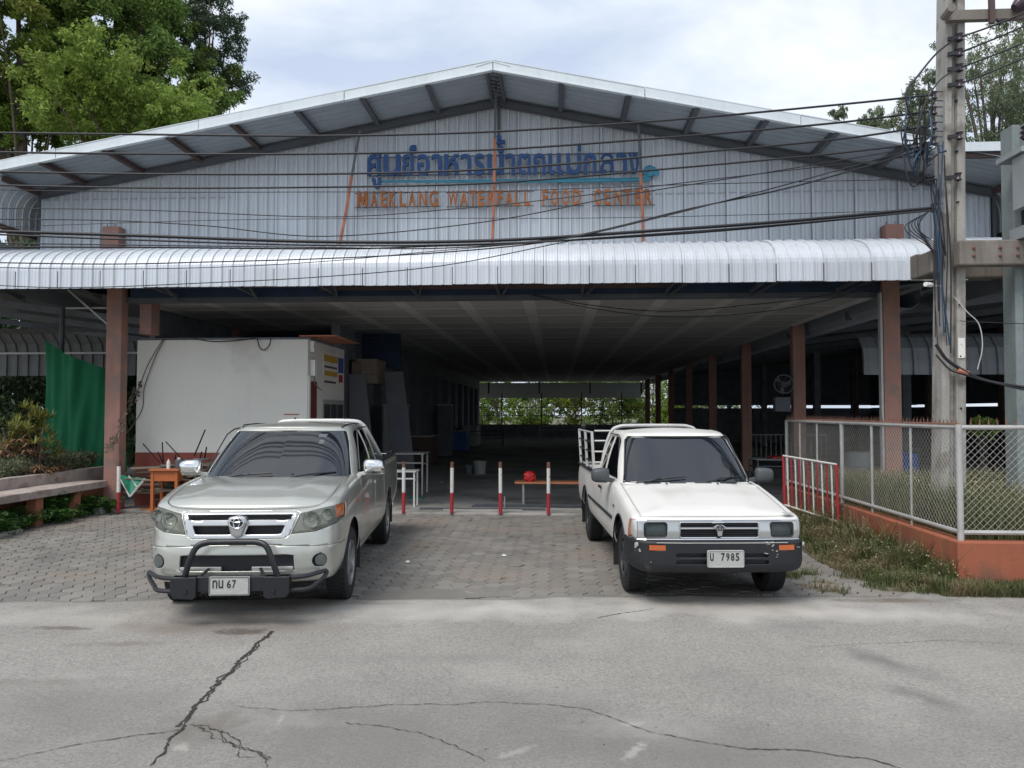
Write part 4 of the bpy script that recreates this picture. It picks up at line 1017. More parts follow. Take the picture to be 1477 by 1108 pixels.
        mb = MB(); mb.tube([(s * .52, .055, .565), (s * .62, .075, .567), (s * .72, .115, .572)], .004, 5); mb.build('bumper_crease', 'plastic_black', t)
    # doors
    for s, cnd in ((1, right), (-1, left)):
        nm = lambda c, n, q=cnd: q(c, n) and c.z < 1.2
        d1 = cutout(bm, [(1.36, .42), (2.46, .42), (2.50, 1.16), (1.44, 1.16), (1.36, .95)], 'side', nm, .004); o = put(d1, 'front_door', 'silver_paint', t, .02)
        d2 = cutout(bm, [(2.47, .42), (3.12, .42), (3.22, .70), (3.20, 1.16), (2.51, 1.16)], 'side', nm, .004); put(d2, 'rear_door', 'silver_paint', t, .02)
        hd = MB(); hd.box((s * .902, 2.33, .98), (.03, .17, .035)); hd.build('handle', 'silver_paint', o, bevel=.01)
        kz = MB(); kz.box((s * .888, 1.20, .90), (.012, .05, .03)); kz.build('side_repeater', 'lamp_amber', t, bevel=.004)
        bd = cutout(bm, [(3.362, .36), (3.378, .36), (3.378, 1.2), (3.362, 1.2)], 'side', cnd, 0); bd.free()
    bt = rows[-1]
    put(bm, 'body', 'silver_paint', t, .008)
    # hood: from curled edge inward
    iy = [i for i, p in enumerate(bt) if p[1] <= 1.30]; row = [bt[i] for i in range(iy[0], iy[-1] + 1)]
    row = [(p[0] * .994, p[1] + (.004 if p[1] < .4 else 0), p[2] + .001) for p in row]
    ix = split_ring(row); i0, i1 = ix[0], ix[-1]
    Bc = [(row[0][0] * (1 - 2 * k / 20), 1.30 - .13 * (1 - (1 - 2 * k / 20) ** 2), row[0][2]) for k in range(21)]
    hr = coons(row[i0:i1 + 1], Bc, row[i0::-1], row[i1:])
    for j, r in enumerate(hr):
        for i, p in enumerate(r):
            u = i / (len(r) - 1) * 2 - 1; v = j / (len(hr) - 1); p.z += (1 - u ** 4) * (.052 * math.sin(PI * min(1, v * 1.15) ** .6 * .5) + .012) * (1 - .9 * v ** 1.5) * min(1, v / .08 + .25)
    hb_ = grid_bm(hr)
    for v in hb_.verts:   # two shallow ridges running back from the grille
        x = abs(v.co.x); v.co.z += .010 * math.exp(-((x - (.36 + .12 * v.co.y)) / .09) ** 2) * min(1, max(0, (v.co.y - .2) / .3))
    bmesh.ops.recalc_face_normals(hb_, faces=hb_.faces)
    if sum(f.normal.z for f in hb_.faces) < 0: bmesh.ops.reverse_faces(hb_, faces=hb_.faces)
    put(hb_, 'hood', 'silver_paint', t, .012)
    for s in (-.22, .22): mb = MB(); mb.box((s, 1.08, 1.165), (.02, .025, .012)); mb.build('washer_nozzle', 'plastic_black', t)
    # cowl
    mb = MB(); mb.prism([(-.76, 1.12), (-.70, 1.36), (.70, 1.36), (.76, 1.12), (0, 1.04)], 1.07, 1.115, 'z'); mb.build('cowl', 'plastic_black', t)
    # greenhouse
    base = [(0, 1.13), (.32, 1.145), (.56, 1.20), (.71, 1.29), (.79, 1.42), (.825, 1.62), (.84, 2.2), (.825, 3.0), (.80, 3.24), (.70, 3.33), (0, 3.35)]
    top = [(0, 1.86), (.27, 1.87), (.46, 1.91), (.575, 1.97), (.625, 2.06), (.645, 2.2), (.655, 2.6), (.64, 3.0), (.605, 3.14), (.52, 3.19), (0, 3.21)]
    n = 130; br = mirror_ring(resample(base, n)); tr_ = mirror_ring([cr(top, (len(top) - 1) * 0)] * 0 or resample(top, n)); rows = []
    # match by angle-like parameter: resample both by control index instead
    br = mirror_ring([cr(base, (len(base) - 1) * k / (n - 1)) for k in range(n)]); tr_ = mirror_ring([cr(top, (len(top) - 1) * k / (n - 1)) for k in range(n)])
    zbt = [(0, 1.118), (1.4, 1.12), (3.4, 1.13)]; ztp = [(1.8, 1.575), (2.2, 1.60), (2.8, 1.60), (3.3, 1.57)]
    for k in range(25):
        f = k / 24; r = []
        for p, q in zip(br, tr_):
            zb_ = interp(zbt, p[1]) - .03; z2 = interp(ztp, q[1]); bl = .028 * 4 * f * (1 - f); x = p[0] + (q[0] - p[0]) * f; y = p[1] + (q[1] - p[1]) * f
            sx = 1 if x > 0 else -1; x += sx * bl * min(1, abs(x) / .4) ; r.append((x, y, zb_ + (z2 - zb_) * f))
        rows.append(r)
    last = rows[-1]
    for k in range(1, 6):
        f = k / 5; r = []
        for p in last:
            L_ = math.hypot(p[0], (p[1] - 2.5)); ux, uy = p[0] / L_, (p[1] - 2.5) / L_; cv = .055 * f
            r.append((p[0] - ux * cv, p[1] - uy * cv, p[2] + .030 * math.sin(f * PI / 2)))
        rows.append(r)
    cabr = rows[-1]
    gh = grid_bm(rows)
    _r = cabr; ix = split_ring(_r); a0, a1, a2, a3 = ix[0], ix[1], ix[-2], ix[-1]
    rr_ = coons(_r[a1:a2 + 1], list(_r[a0::-1]) + list(_r[:a3 - 1:-1]), _r[a1:a0 - 1:-1], _r[a2:a3 + 1])
    for j, r in enumerate(rr_):
        for i, p in enumerate(r): u = i / (len(r) - 1) * 2 - 1; v = j / (len(rr_) - 1) * 2 - 1; p.z += .040 * (1 - u * u) * (1 - v ** 2)
    cap = grid_bm(rr_)
    me_ = bpy.data.meshes.new('x'); cap.to_mesh(me_); gh.from_mesh(me_); cap.free(); bmesh.ops.remove_doubles(gh, verts=gh.verts, dist=1e-5)
    bmesh.ops.recalc_face_normals(gh, faces=gh.faces)
    tf = [f for f in gh.faces if f.calc_center_median().z > 1.62]
    if sum(f.normal.z for f in tf) < 0: bmesh.ops.reverse_faces(gh, faces=gh.faces)
    ws = [(-.765, 1.135), (-.73, 1.118), (.73, 1.118), (.765, 1.135), (.64, 1.548), (.605, 1.572), (0, 1.580), (-.605, 1.572), (-.64, 1.548)]
    w = cutout(gh, ws, 'front', lambda c, n: n.y < -.35 and c.y < 2.1, 0, -.003); put(w, 'windscreen', 'car_glass', t, .005)
    for s, cnd in ((1, lambda c, n: c.x > .4 and abs(n.x) > .5), (-1, lambda c, n: c.x < -.4 and abs(n.x) > .5)):
        w = cutout(gh, [(1.60, 1.155), (1.70, 1.13), (2.46, 1.14), (2.43, 1.575), (2.16, 1.565), (2.04, 1.52)], 'side', cnd, 0, -.006); put(w, 'side_window', 'side_glass', t, .004)
        w = cutout(gh, [(2.54, 1.145), (3.02, 1.15), (3.04, 1.18), (2.93, 1.54), (2.88, 1.57), (2.50, 1.578)], 'side', cnd, 0, -.006); put(w, 'rear_side_window', 'side_glass', t, .004)
        # weather shield strip
        mb = MB(); mb.tube([(s * .825, 1.60, 1.17), (s * .735, 1.97, 1.53), (s * .705, 2.12, 1.585), (s * .705, 2.45, 1.60), (s * .70, 2.9, 1.595)], .008, 5); mb.build('weather_strip', 'plastic_black', t)
        mb = MB(); mb.tube([(s * .56, 1.97, 1.612), (s * .585, 2.1, 1.634), (s * .592, 2.6, 1.641), (s * .58, 3.05, 1.632)], .007, 5); mb.build('roof_seam', 'plastic_black', t)
    w = cutout(gh, [(-.55, 1.2), (.55, 1.2), (.48, 1.52), (-.48, 1.52)], 'front', lambda c, n: n.y > .35, 0, -.004); put(w, 'rear_window', 'side_glass', t, .004)
    put(gh, 'cab', 'silver_paint', t, .02)
    # stickers and visor strip inside the windscreen
    def onws(x, z):  # point just in front of the glass
        f = (z - 1.09) / (1.575 - 1.09); xb = abs(x) / (.72 - .15 * f) ; yb = 1.13 + .17 * xb ** 2.6; yt = 1.86 + .11 * xb ** 2.6; return Vector((x, yb + (yt - yb) * f - .012, z + .004))
    for x0, x1, z0, z1 in ((.34, .44, 1.50, 1.535), (.36, .46, 1.435, 1.475)):
        mb = MB(); mb.add([onws(x0, z0), onws(x1, z0), onws(x1, z1), onws(x0, z1)], [(0, 1, 2, 3)]); o = mb.build('sticker', 'lamp_smoke', t, fix=False)
    wiper(t, .36, 1.20, 1.125, [onws(.50, 1.155) + Vector((0, -.02, 0)), onws(.20, 1.15) + Vector((0, -.02, 0)), onws(-.06, 1.128) + Vector((0, -.02, 0))]) if False else None
    for (xa, xb_) in ((-.60, -.02), (.06, .62)):
        p0 = onws(xa, 1.118) + Vector((0, -.02, 0)); p1 = onws(xb_, 1.165) + Vector((0, -.018, 0)); pm = onws((xa + xb_) / 2, 1.145) + Vector((0, -.028, .004))
        mb = MB(); mb.tube([p0, pm, p1], [.009, .010, .007], 5); mb.tube([pm, Vector(((xa + xb_) / 2 - .25, pm.y - .10, 1.115))], .008, 5); mb.build('wiper', 'plastic_black', t)
    # mirrors
    for s in (-1, 1):
        mb = MB(); pr = []
        V = []; n_ = 14
        bmm = bmesh.new(); bmesh.ops.create_uvsphere(bmm, u_segments=20, v_segments=12, radius=1)
        for v in bmm.verts:
            x, y, z = v.co; sgn = lambda q: (1 if q > 0 else -1) * abs(q) ** .55
            v.co = (s * .985 + sgn(x) * .115, 1.56 + y * .075 + (.02 if y > 0 else 0), 1.205 + sgn(z) * .078 * (1 - .12 * x * s))
        put(bmm, 'mirror', 'chrome', t, 0)
        mb = MB(); mb.box((s * .985, 1.61, 1.13), (.20, .08, .022)); mb.bar((s * .80, 1.62, 1.12), (s * .93, 1.60, 1.14), .05, .04); mb.build('mirror_arm', 'lamp_clear' if s > 0 else 'silver_paint', t, bevel=.006)
        mb = MB(); mb.add([(s * .79, 1.50, 1.12), (s * .80, 1.68, 1.12), (s * .775, 1.66, 1.20)], [(0, 1, 2)]); mb.build('mirror_base', 'plastic_black', t)
        mudflap(t, s * .76, 1.345, .20, .60, .22); mudflap(t, s * .76, 4.42, .22, .55, .22)
    # bull bar
    k_ = MB(); P = smooth_path([(-.40, -.11, .40), (-.35, -.13, .55), (-.30, -.12, .66), (-.23, -.10, .695), (-.12, -.09, .70), (.12, -.09, .70), (.23, -.10, .695), (.30, -.12, .66), (.35, -.13, .55), (.40, -.11, .40)], 6)
    k_.tube(P, .026, 12); bb = k_.build('bull_bar', 'black_metal', t, smooth=True)
    k_ = MB(); k_.b2((-.50, -.13, .30), (.50, -.06, .425)); k_.build('cross_beam', 'black_metal', bb, bevel=.008)
    for s in (-1, 1):
        k_ = MB(); k_.prism([(s * .50, .425), (s * .28, .425), (s * .285, .265), (s * .31, .245), (s * .47, .255), (s * .50, .30)], -.16, -.055); k_.build('bracket', 'black_metal', bb, bevel=.006)
        k_ = MB(); k_.tube(smooth_path([(s * .5, -.09, .405), (s * .63, -.06, .412), (s * .72, .01, .425), (s * .768, .07, .425), (s * .765, .06, .39), (s * .70, .0, .335), (s * .64, -.06, .305), (s * .5, -.09, .30)], 5), .019, 8); k_.build('side_tube', 'black_metal', bb, smooth=True)
        k_ = MB(); k_.bar((s * .27, -.1, .42), (s * .22, -.02, .47), .025, .012); k_.build('stay', 'black_metal', bb)
        for zz in (.25,): k_ = MB(); k_.lathe([(.018, 0), (.018, .012), (0, .014)], (s * .37, -.16, .31), 6, Euler((R(90), 0, 0)).to_matrix()); k_.build('bolt', 'black_metal', bb)
    # plate
    k_ = MB(); k_.prism(rrect(-.175, .275, .165, .430, .012), -.152, -.142); pl = k_.build('licence_plate', 'plate_white', t)
    k_ = MB(); k_.tube([(x, -.154, z) for x, z in rrect(-.168, .282, .158, .423, .012)], .0025, 4, closed=True); k_.build('plate_rim', 'plate_ink', pl)
    for ch, a, b in (('ท', -.145, -.105), ('น', -.095, -.055), ('6', -.025, .01), ('7', .02, .052)): text_mesh(ch, a, b, .335, .402, -.1545, 'plate_ink', pl, .02)
    # roll bar (sport bar) in the bed
    k_ = MB(); P = smooth_path([(-.74, 4.05, 1.16), (-.70, 3.85, 1.30), (-.63, 3.56, 1.50), (-.56, 3.50, 1.61), (-.44, 3.48, 1.652), (0, 3.48, 1.658), (.44, 3.48, 1.652), (.56, 3.50, 1.61), (.63, 3.56, 1.50), (.70, 3.85, 1.30), (.74, 4.05, 1.16)], 6)
    k_.tube(P, .032, 10); rb = k_.build('roll_bar', 'rail_paint', t, smooth=True)
    for s in (-1, 1):
        k_ = MB(); k_.tube(smooth_path([(s * .62, 3.50, 1.16), (s * .60, 3.50, 1.45), (s * .56, 3.50, 1.57)], 4), .028, 8); k_.build('upright', 'rail_paint', rb, smooth=True)
        k_ = MB(); k_.tube([(s * .33, 3.48, 1.675), (s * .33, 3.48, 1.705)], .016, 8); k_.build('knob', 'plastic_black', rb)
        k_ = MB(); k_.tube([(s * .80, 3.42, 1.165), (s * .80, 5.1, 1.165)], .020, 6); k_.b2((s * .77, 3.40, 1.145), (s * .84, 5.15, 1.165)); k_.build('bed_rail_cap', 'plastic_black', t)
        for yy in (3.75, 4.3, 4.85): k_ = MB(); k_.tube([(s * .80, yy, 1.16), (s * .80, yy + .05, 1.20), (s * .80, yy + .2, 1.20), (s * .80, yy + .25, 1.16)], .012, 6); k_.build('bed_rail_loop', 'black_metal', t)
    k_ = MB(); k_.tube([(-.30, -.0, 1.0)] * 2 if False else [(-.83, 1.30, 1.11), (-.85, 1.33, 1.13)], .008, 5); k_.build('antenna_base', 'plastic_black', t)
    return t
tk = silver()
# front axle centre measured in the photograph
pf = (Vector((-2.785, 7.26, 0))); hd = R(6.1)
tk.scale = (.96, 1, 1); tk.rotation_euler = (0, 0, hd); d = Matrix.Rotation(hd, 3, 'Z') @ Vector((0, .90, 0)); tk.location = pf - d

# ---------------------------------------------------------------- white pickup
def white():
    t = thing('pickup_truck', 'old white pickup with scuffed black bumper, square headlights and a rail cage over its bed', 'pickup truck', (0, 0, 0))
    plan = [(0, .060), (.35, .064), (.62, .080), (.765, .105), (.815, .150), (.833, .24), (.842, .5), (.846, .9), (.848, 1.6), (.848, 2.6), (.848, 3.6), (.845, 4.5), (.838, 4.72), (.81, 4.79), (.70, 4.81), (0, 4.82)]
    zb = [(0, .60), (.22, .60), (.28, .45), (.45, .40), (1.3, .40), (4.8, .45)]
    zt = [(0, .800), (.12, .812), (.35, .855), (.8, .94), (1.2, 1.005), (1.4, 1.02), (3.0, 1.03), (3.1, 1.02), (4.82, 1.02)]
    pside = [(.04, 0), (.016, .12), (.004, .28), (0, .45), (.0, .60), (.003, .72), (.010, .82), (.020, .90), (.040, .965), (.065, .992), (.10, 1.0)]
    pfront = [(.0, 0), (0, .1), (0, .25), (0, .42), (.004, .55), (.008, .66), (.012, .76), (.020, .86), (.034, .94), (.055, .985), (.085, 1.0)]
    rows = hull(plan, zb, zt, pside, pfront, 230, 30)
    bm = grid_bm(rows); bmesh.ops.recalc_face_normals(bm, faces=bm.faces)
    c0 = [f for f in bm.faces if f.calc_center_median().x > .8 and 1.5 < f.calc_center_median().y < 3]
    if sum(f.normal.x for f in c0) < 0: bmesh.ops.reverse_faces(bm, faces=bm.faces)
    sp = dict(L=4.82, yf=.76, yr=3.80, track=1.42, r=.325, tw=.20, hw=.845, ra=.385, rim='rim_black', spokes=8, yc=2.98, bz=.985, hz=.80, belt=1.0, bedmat='white_car_paint')
    common(t, sp)
    for s, cnd in ((1, right), (-1, left)):
        for yy in (sp['yf'], sp['yr']): cutout(bm, circ(yy, .36, .395, 26), 'side', cnd, 0).free()
        mb = MB()
    frn = lambda c, n: c.y < .4 and n.y < -.2
    # front panel: bezel band with lamps
    bz = cutout(bm, [(-.775, .615), (.775, .615), (.775, .785), (-.775, .785)], 'front', frn, .002, .004)
    gp = [(-.375, .632), (.375, .632), (.375, .765), (-.375, .765)]
    cutout(bz, gp, 'front', lambda c, n: True, 0).free()
    for s in (-1, 1):
        P = rrect(.500, .638, .715, .765, .022) if s > 0 else flipx(rrect(.500, .638, .715, .765, .022))
        pc = cutout(bz, P, 'front', lambda c, n: True, .006)
        back = pc.copy()
        for v in back.verts: v.co.y += .055
        put(back, 'reflector_bowl', 'lamp_reflector', t, .003)
        put(pc, 'headlight', 'headlamp_lens_dark', t, .003)
        mb = MB(); mb.lathe([(.062, 0), (.058, .006), (.045, .028), (.015, .04), (.013, .02), (0, .018)], (s * .607, .115, .70), 20, Euler((R(-90), 0, 0)).to_matrix()); mb.build('reflector', 'lamp_reflector', t, smooth=True)
        mb = MB(); mb.tube([(x, .072 + .010 * (abs(x) - .5), z) for x, z in P], .0075, 6, closed=True); mb.build('lamp_gasket', 'plastic_black', t)
    put(bz, 'lamp_bezel', 'grille_silver', t, .01)
    # corner lamps wrap round
    for s in (-1, 1):
        cnd = (lambda c, n: c.x > .6) if s > 0 else (lambda c, n: c.x < -.6)
        pc = cutout(bm, [(.0, .612), (.300, .612), (.250, .785), (.0, .785)], 'side', cnd, .003)
        am = cutout(pc, [(.200, .60), (.320, .60), (.28, .80), (.185, .80)], 'side', lambda c, n: True, .001); put(am, 'turn_signal', 'lamp_amber' if s < 0 else 'red_paint', t, .004)
        put(pc, 'corner_lamp', 'lamp_clear', t, .004)
    # grille
    mb = MB(); mb.b2((-.38, .10, .62), (.38, .115, .775)); mb.build('grille_backing', 'plastic_black', t)
    for k, z in enumerate((.648, .668, .688, .733, .753)):
        mb = MB(); mb.b2((-.372, .058, z - .0035), (.372, .085, z + .0035)); mb.build('grille_slat', 'plastic_black' if k % 2 else 'bumper_black', t)
    mb = MB(); mb.b2((-.372, .050, .703), (.372, .072, .724)); mb.build('grille_bar', 'chrome', t, bevel=.006)
    fr_ = MB(); fr_.tube([(x, .060, z) for x, z in rrect(-.378, .630, .378, .768, .015)], .006, 6, closed=True); fr_.build('grille_frame', 'chrome', t)
    for z in (.788, .612): mb = MB(); mb.tube([(-.78, .100, z), (-.70, .072, z), (-.35, .055, z), (.35, .055, z), (.70, .072, z), (.78, .100, z)], .007, 6); mb.build('chrome_strip', 'chrome', t)
    mb = MB(); mb.prism([(-.062, .728), (-.030, .748), (.030, .748), (.062, .728), (.026, .69), (.020, .645), (-.020, .645), (-.026, .69)], .030, .06); mb.build('badge_pad', 'grille_silver', t, bevel=.006)
    mb = MB(); ellipse_ring(mb, (0, .722), .036, .022, .004, y=.026); ellipse_ring(mb, (0, .722), .015, .021, .003, y=.025, n=16); ellipse_ring(mb, (0, .733), .029, .009, .003, y=.025, n=16); mb.build('badge', 'plastic_black', t)
    # doors, mouldings, handles
    for s, cnd in ((1, right), (-1, left)):
        nm = lambda c, n, q=cnd: q(c, n)
        d1 = cutout(bm, [(1.20, .46), (2.24, .46), (2.27, 1.05), (1.26, 1.05), (1.20, .9)], 'side', nm, .004); o = put(d1, 'front_door', 'white_car_paint', t, .02)
        cutout(bm, [(2.972, .36), (2.990, .36), (2.990, 1.1), (2.972, 1.1)], 'side', cnd, 0).free()
        hd_ = MB(); hd_.box((s * .862, 2.12, .90), (.025, .15, .03)); hd_.build('handle', 'plastic_black', o, bevel=.006)
        mb = MB(); mb.b2((s * .846, 1.22, .645), (s * .862, 2.94, .675)); mb.build('side_moulding', 'plastic_black', t)
        mb = MB(); mb.b2((s * .844, 3.02, .645), (s * .858, 3.38, .675)); mb.build('side_moulding', 'plastic_black', t)
        mb = MB(); mb.box((s * .852, 1.10, .80), (.010, .06, .028)); mb.build('side_marker', 'lamp_smoke', t)
        mudflap(t, s * .74, 1.17, .17, .50, .2); mudflap(t, s * .74, 4.22, .18, .5, .2)
        mb = MB(); mb.tube([(s * .846, .76 + .395 * math.cos(a), .36 + .395 * math.sin(a)) for a in [PI * k / 16 for k in range(17)]], .008, 5); mb.build('arch_lip', 'bumper_black', t)
        mb = MB(); mb.tube([(s * .846, 3.80 + .395 * math.cos(a), .36 + .395 * math.sin(a)) for a in [PI * k / 16 for k in range(17)]], .008, 5); mb.build('arch_lip', 'bumper_black', t)
    bt = rows[-1]; put(bm, 'body', 'white_car_paint', t, .008)
    iy = [i for i, p in enumerate(bt) if p[1] <= 1.22]; row = [bt[i] for i in range(iy[0], iy[-1] + 1)]
    row = [(p[0] * .993, p[1] + (.004 if p[1] < .3 else 0), p[2] + .001) for p in row]
    ix = split_ring(row); i0, i1 = ix[0], ix[-1]
    Bc = [(row[0][0] * (1 - 2 * k / 20), 1.22 - .08 * (1 - (1 - 2 * k / 20) ** 2), row[0][2]) for k in range(21)]
    hr = coons(row[i0:i1 + 1], Bc, row[i0::-1], row[i1:])
    for j, r in enumerate(hr):
        for i, p in enumerate(r):
            u = i / (len(r) - 1) * 2 - 1; v = j / (len(hr) - 1); p.z += (1 - u ** 4) * .022 * min(1, v / .1 + .2)
    hb_ = grid_bm(hr)
    for v in hb_.verts:
        x = abs(v.co.x); v.co.z += .008 / (1 + math.exp((x - (.42 + .06 * v.co.y)) * 60)) * min(1, max(0, (v.co.y - .15) / .2))
    bmesh.ops.recalc_face_normals(hb_, faces=hb_.faces)
    if sum(f.normal.z for f in hb_.faces) < 0: bmesh.ops.reverse_faces(hb_, faces=hb_.faces)
    put(hb_, 'hood', 'white_car_paint', t, .012)
    mb = MB(); mb.prism([(-.73, 1.10), (-.68, 1.30), (.68, 1.30), (.73, 1.10), (0, 1.06)], .97, 1.005, 'z'); mb.build('cowl', 'white_car_paint', t)
    for s in (-.42, -.14, .14, .42):
        mb = MB()
        for k in range(5): mb.b2((s - .09, 1.085 + .011 * k, 1.028), (s + .09, 1.090 + .011 * k, 1.036))
        mb.build('cowl_vent', 'plastic_black', t)
    for s in (-.28, .28): mb = MB(); mb.box((s, 1.03, 1.035), (.02, .025, .012)); mb.build('washer_nozzle', 'plastic_black', t)
    # greenhouse: upright, squarer
    base = [(0, 1.14), (.30, 1.15), (.52, 1.175), (.66, 1.225), (.735, 1.32), (.768, 1.50), (.785, 2.0), (.78, 2.6), (.765, 2.86), (.70, 2.95), (0, 2.965)]
    top = [(0, 1.72), (.25, 1.725), (.42, 1.74), (.535, 1.775), (.59, 1.85), (.612, 2.0), (.625, 2.3), (.615, 2.62), (.595, 2.75), (.52, 2.81), (0, 2.825)]
    n = 130; br = mirror_ring([cr(base, (len(base) - 1) * k / (n - 1)) for k in range(n)]); tr_ = mirror_ring([cr(top, (len(top) - 1) * k / (n - 1)) for k in range(n)]); rows = []
    for k in range(25):
        f = k / 24; r = []
        for p, q in zip(br, tr_):
            zb_ = 1.005 + .01 * min(1, p[1] / 2); z2 = interp([(1.7, 1.505), (2.1, 1.53), (2.8, 1.51)], q[1]); bl = .022 * 4 * f * (1 - f); x = p[0] + (q[0] - p[0]) * f; y = p[1] + (q[1] - p[1]) * f
            x += (1 if x > 0 else -1) * bl * min(1, abs(x) / .4); r.append((x, y, zb_ - .015 + (z2 - zb_ + .015) * f))
        rows.append(r)
    last = rows[-1]
    for k in range(1, 6):
        f = k / 5; r = []
        for p in last:
            L_ = math.hypot(p[0], (p[1] - 2.25)); ux, uy = p[0] / L_, (p[1] - 2.25) / L_; cv = .045 * f; r.append((p[0] - ux * cv, p[1] - uy * cv, p[2] + .026 * math.sin(f * PI / 2)))
        rows.append(r)
    gh = grid_bm(rows)
    _r = rows[-1]; ix = split_ring(_r); a0, a1, a2, a3 = ix[0], ix[1], ix[-2], ix[-1]
    rr_ = coons(_r[a1:a2 + 1], list(_r[a0::-1]) + list(_r[:a3 - 1:-1]), _r[a1:a0 - 1:-1], _r[a2:a3 + 1])
    for j, r in enumerate(rr_):
        for i, p in enumerate(r): u = i / (len(r) - 1) * 2 - 1; v = j / (len(rr_) - 1) * 2 - 1; p.z += .040 * (1 - u * u) * (1 - v ** 2)
    cap = grid_bm(rr_)
    me_ = bpy.data.meshes.new('x'); cap.to_mesh(me_); gh.from_mesh(me_); cap.free(); bmesh.ops.remove_doubles(gh, verts=gh.verts, dist=1e-5); bmesh.ops.recalc_face_normals(gh, faces=gh.faces)
    tf = [f for f in gh.faces if f.calc_center_median().z > 1.545]
    if sum(f.normal.z for f in tf) < 0: bmesh.ops.reverse_faces(gh, faces=gh.faces)
    ws = [(-.700, 1.045), (-.675, 1.025), (.675, 1.025), (.700, 1.045), (.60, 1.47), (.57, 1.492), (-.57, 1.492), (-.60, 1.47)]
    w = cutout(gh, ws, 'front', lambda c, n: n.y < -.35 and c.y < 1.95, 0, -.003); put(w, 'windscreen', 'car_glass', t, .005)
    def onws(x, z):
        z += .025; f = (z - .99) / (1.505 - .99); xb = abs(x) / (.72 - .14 * f); return Vector((x, (1.14 + .13 * xb ** 3) * (1 - f) + (1.72 + .08 * xb ** 3) * f - .012, z + .004))
    mb = MB(); mb.tube([onws(x, z) + Vector((0, -.002, 0)) for x, z in [(-.71, 1.0), (-.685, 1.08), (-.612, 1.43), (-.575, 1.467), (-.3, 1.468), (0, 1.468), (.3, 1.468), (.575, 1.467), (.612, 1.43), (.685, 1.08), (.71, 1.0), (.4, .99), (0, .985), (-.4, .99)]], .008, 5, closed=True); mb.build('windscreen_seal', 'plastic_black', t)
    for s, cnd in ((1, lambda c, n: c.x > .4 and abs(n.x) > .5), (-1, lambda c, n: c.x < -.4 and abs(n.x) > .5)):
        w = cutout(gh, [(1.44, 1.045), (2.20, 1.05), (2.19, 1.49), (1.93, 1.48), (1.84, 1.44)], 'side', cnd, 0, -.006); put(w, 'side_window', 'side_glass', t, .004)
        w = cutout(gh, [(2.29, 1.05), (2.70, 1.05), (2.62, 1.475), (2.25, 1.487)], 'side', cnd, 0, -.006); put(w, 'rear_side_window', 'side_glass', t, .004)
        mb = MB(); mb.tube([(s * .745, 1.44, 1.03), (s * .655, 1.86, 1.47), (s * .645, 1.95, 1.508), (s * .65, 2.6, 1.512)], .007, 5); mb.build('rain_gutter', 'plastic_black', t)
        bmm = bmesh.new(); bmesh.ops.create_uvsphere(bmm, u_segments=20, v_segments=12, radius=1)
        for v in bmm.verts:
            x, y, z = v.co; sgn = lambda q: (1 if q > 0 else -1) * abs(q) ** .5
            v.co = (s * .945 + sgn(x) * .105, 1.46 + y * .07, 1.085 + sgn(z) * .080 * (1 - .15 * x * s))
        put(bmm, 'mirror', 'mirror_plastic', t, 0)
        mb = MB(); mb.bar((s * .78, 1.49, 1.02), (s * .90, 1.47, 1.05), .04, .05); mb.build('mirror_arm', 'mirror_plastic', t, bevel=.006)
    w = cutout(gh, [(-.55, 1.07), (.55, 1.07), (.50, 1.42), (-.50, 1.42)], 'front', lambda c, n: n.y > .35, 0, -.004); put(w, 'rear_window', 'side_glass', t, .004)
    put(gh, 'cab', 'white_car_paint', t, .02)
    for (xa, xb_, za) in ((-.58, -.02, 1.06), (.12, .62, 1.055)):
        p0 = onws(xa, .995) + Vector((0, -.015, .0)); p1 = onws(xb_, za) + Vector((0, -.018, 0)); pm = onws((xa + xb_) / 2 + .05, 1.045) + Vector((0, -.025, 0))
        mb = MB(); mb.tube([p0, pm, p1], [.008, .010, .006], 5); mb.tube([pm + Vector((-.05, 0, .004)), onws(xa + .08, 1.0) + Vector((0, -.03, -.012))], .008, 5); mb.build('wiper', 'plastic_black', t)
    # bumper: its own black shell
    bpl = [(0, -.055), (.35, -.050), (.60, -.030), (.73, .010), (.805, .085), (.845, .22), (.856, .36), (.858, .40)]
    ring = resample(bpl, 60); full = [(-x, y) for x, y in ring[::-1]][:-1] + ring; pr = [(.075, .605), (.02, .612), (.004, .600), (0, .585), (0, .54), (0, .44), (.004, .39), (.02, .35), (.05, .33), (.08, .32)]
    rws = []
    for k in range(28):
        off, z = cr(pr, (len(pr) - 1) * k / 27); r = []
        for i, p in enumerate(full):
            a = full[max(i - 1, 0)]; b = full[min(i + 1, len(full) - 1)]; dd = Vector((b[0] - a[0], b[1] - a[1])).normalized(); o_ = Vector((dd.y, -dd.x))
            if o_.x * p[0] + o_.y * (p[1] - 1) < 0: o_ = -o_
            r.append((p[0] - o_.x * off, p[1] - o_.y * off, z + (.02 * max(0, p[1] / .4) if z < .45 else 0)))
        rws.append(r)
    bb = grid_bm(rws); bmesh.ops.recalc_face_normals(bb, faces=bb.faces)
    if sum(f.normal.y for f in bb.faces if f.calc_center_median().y < 0) > 0: bmesh.ops.reverse_faces(bb, faces=bb.faces)
    slots = [rrect(-.44, .470, .44, .508, .015), rrect(-.44, .405, .44, .445, .015)]
    for sl in slots: cutout(bb, sl, 'front', lambda c, n: n.y < -.4, 0).free()
    for s in (-1, 1):
        cutout(bb, rrect(*( (.535, .530, .69, .580) if s > 0 else (-.69, .530, -.535, .580)), .006), 'front', lambda c, n: n.y < -.2, 0).free()
    bo = put(bb, 'front_bumper', 'bumper_black', t, .02)
    mb = MB(); mb.b2((-.46, .0, .39), (.46, .02, .52)); mb.build('bumper_recess', 'plastic_black', t)
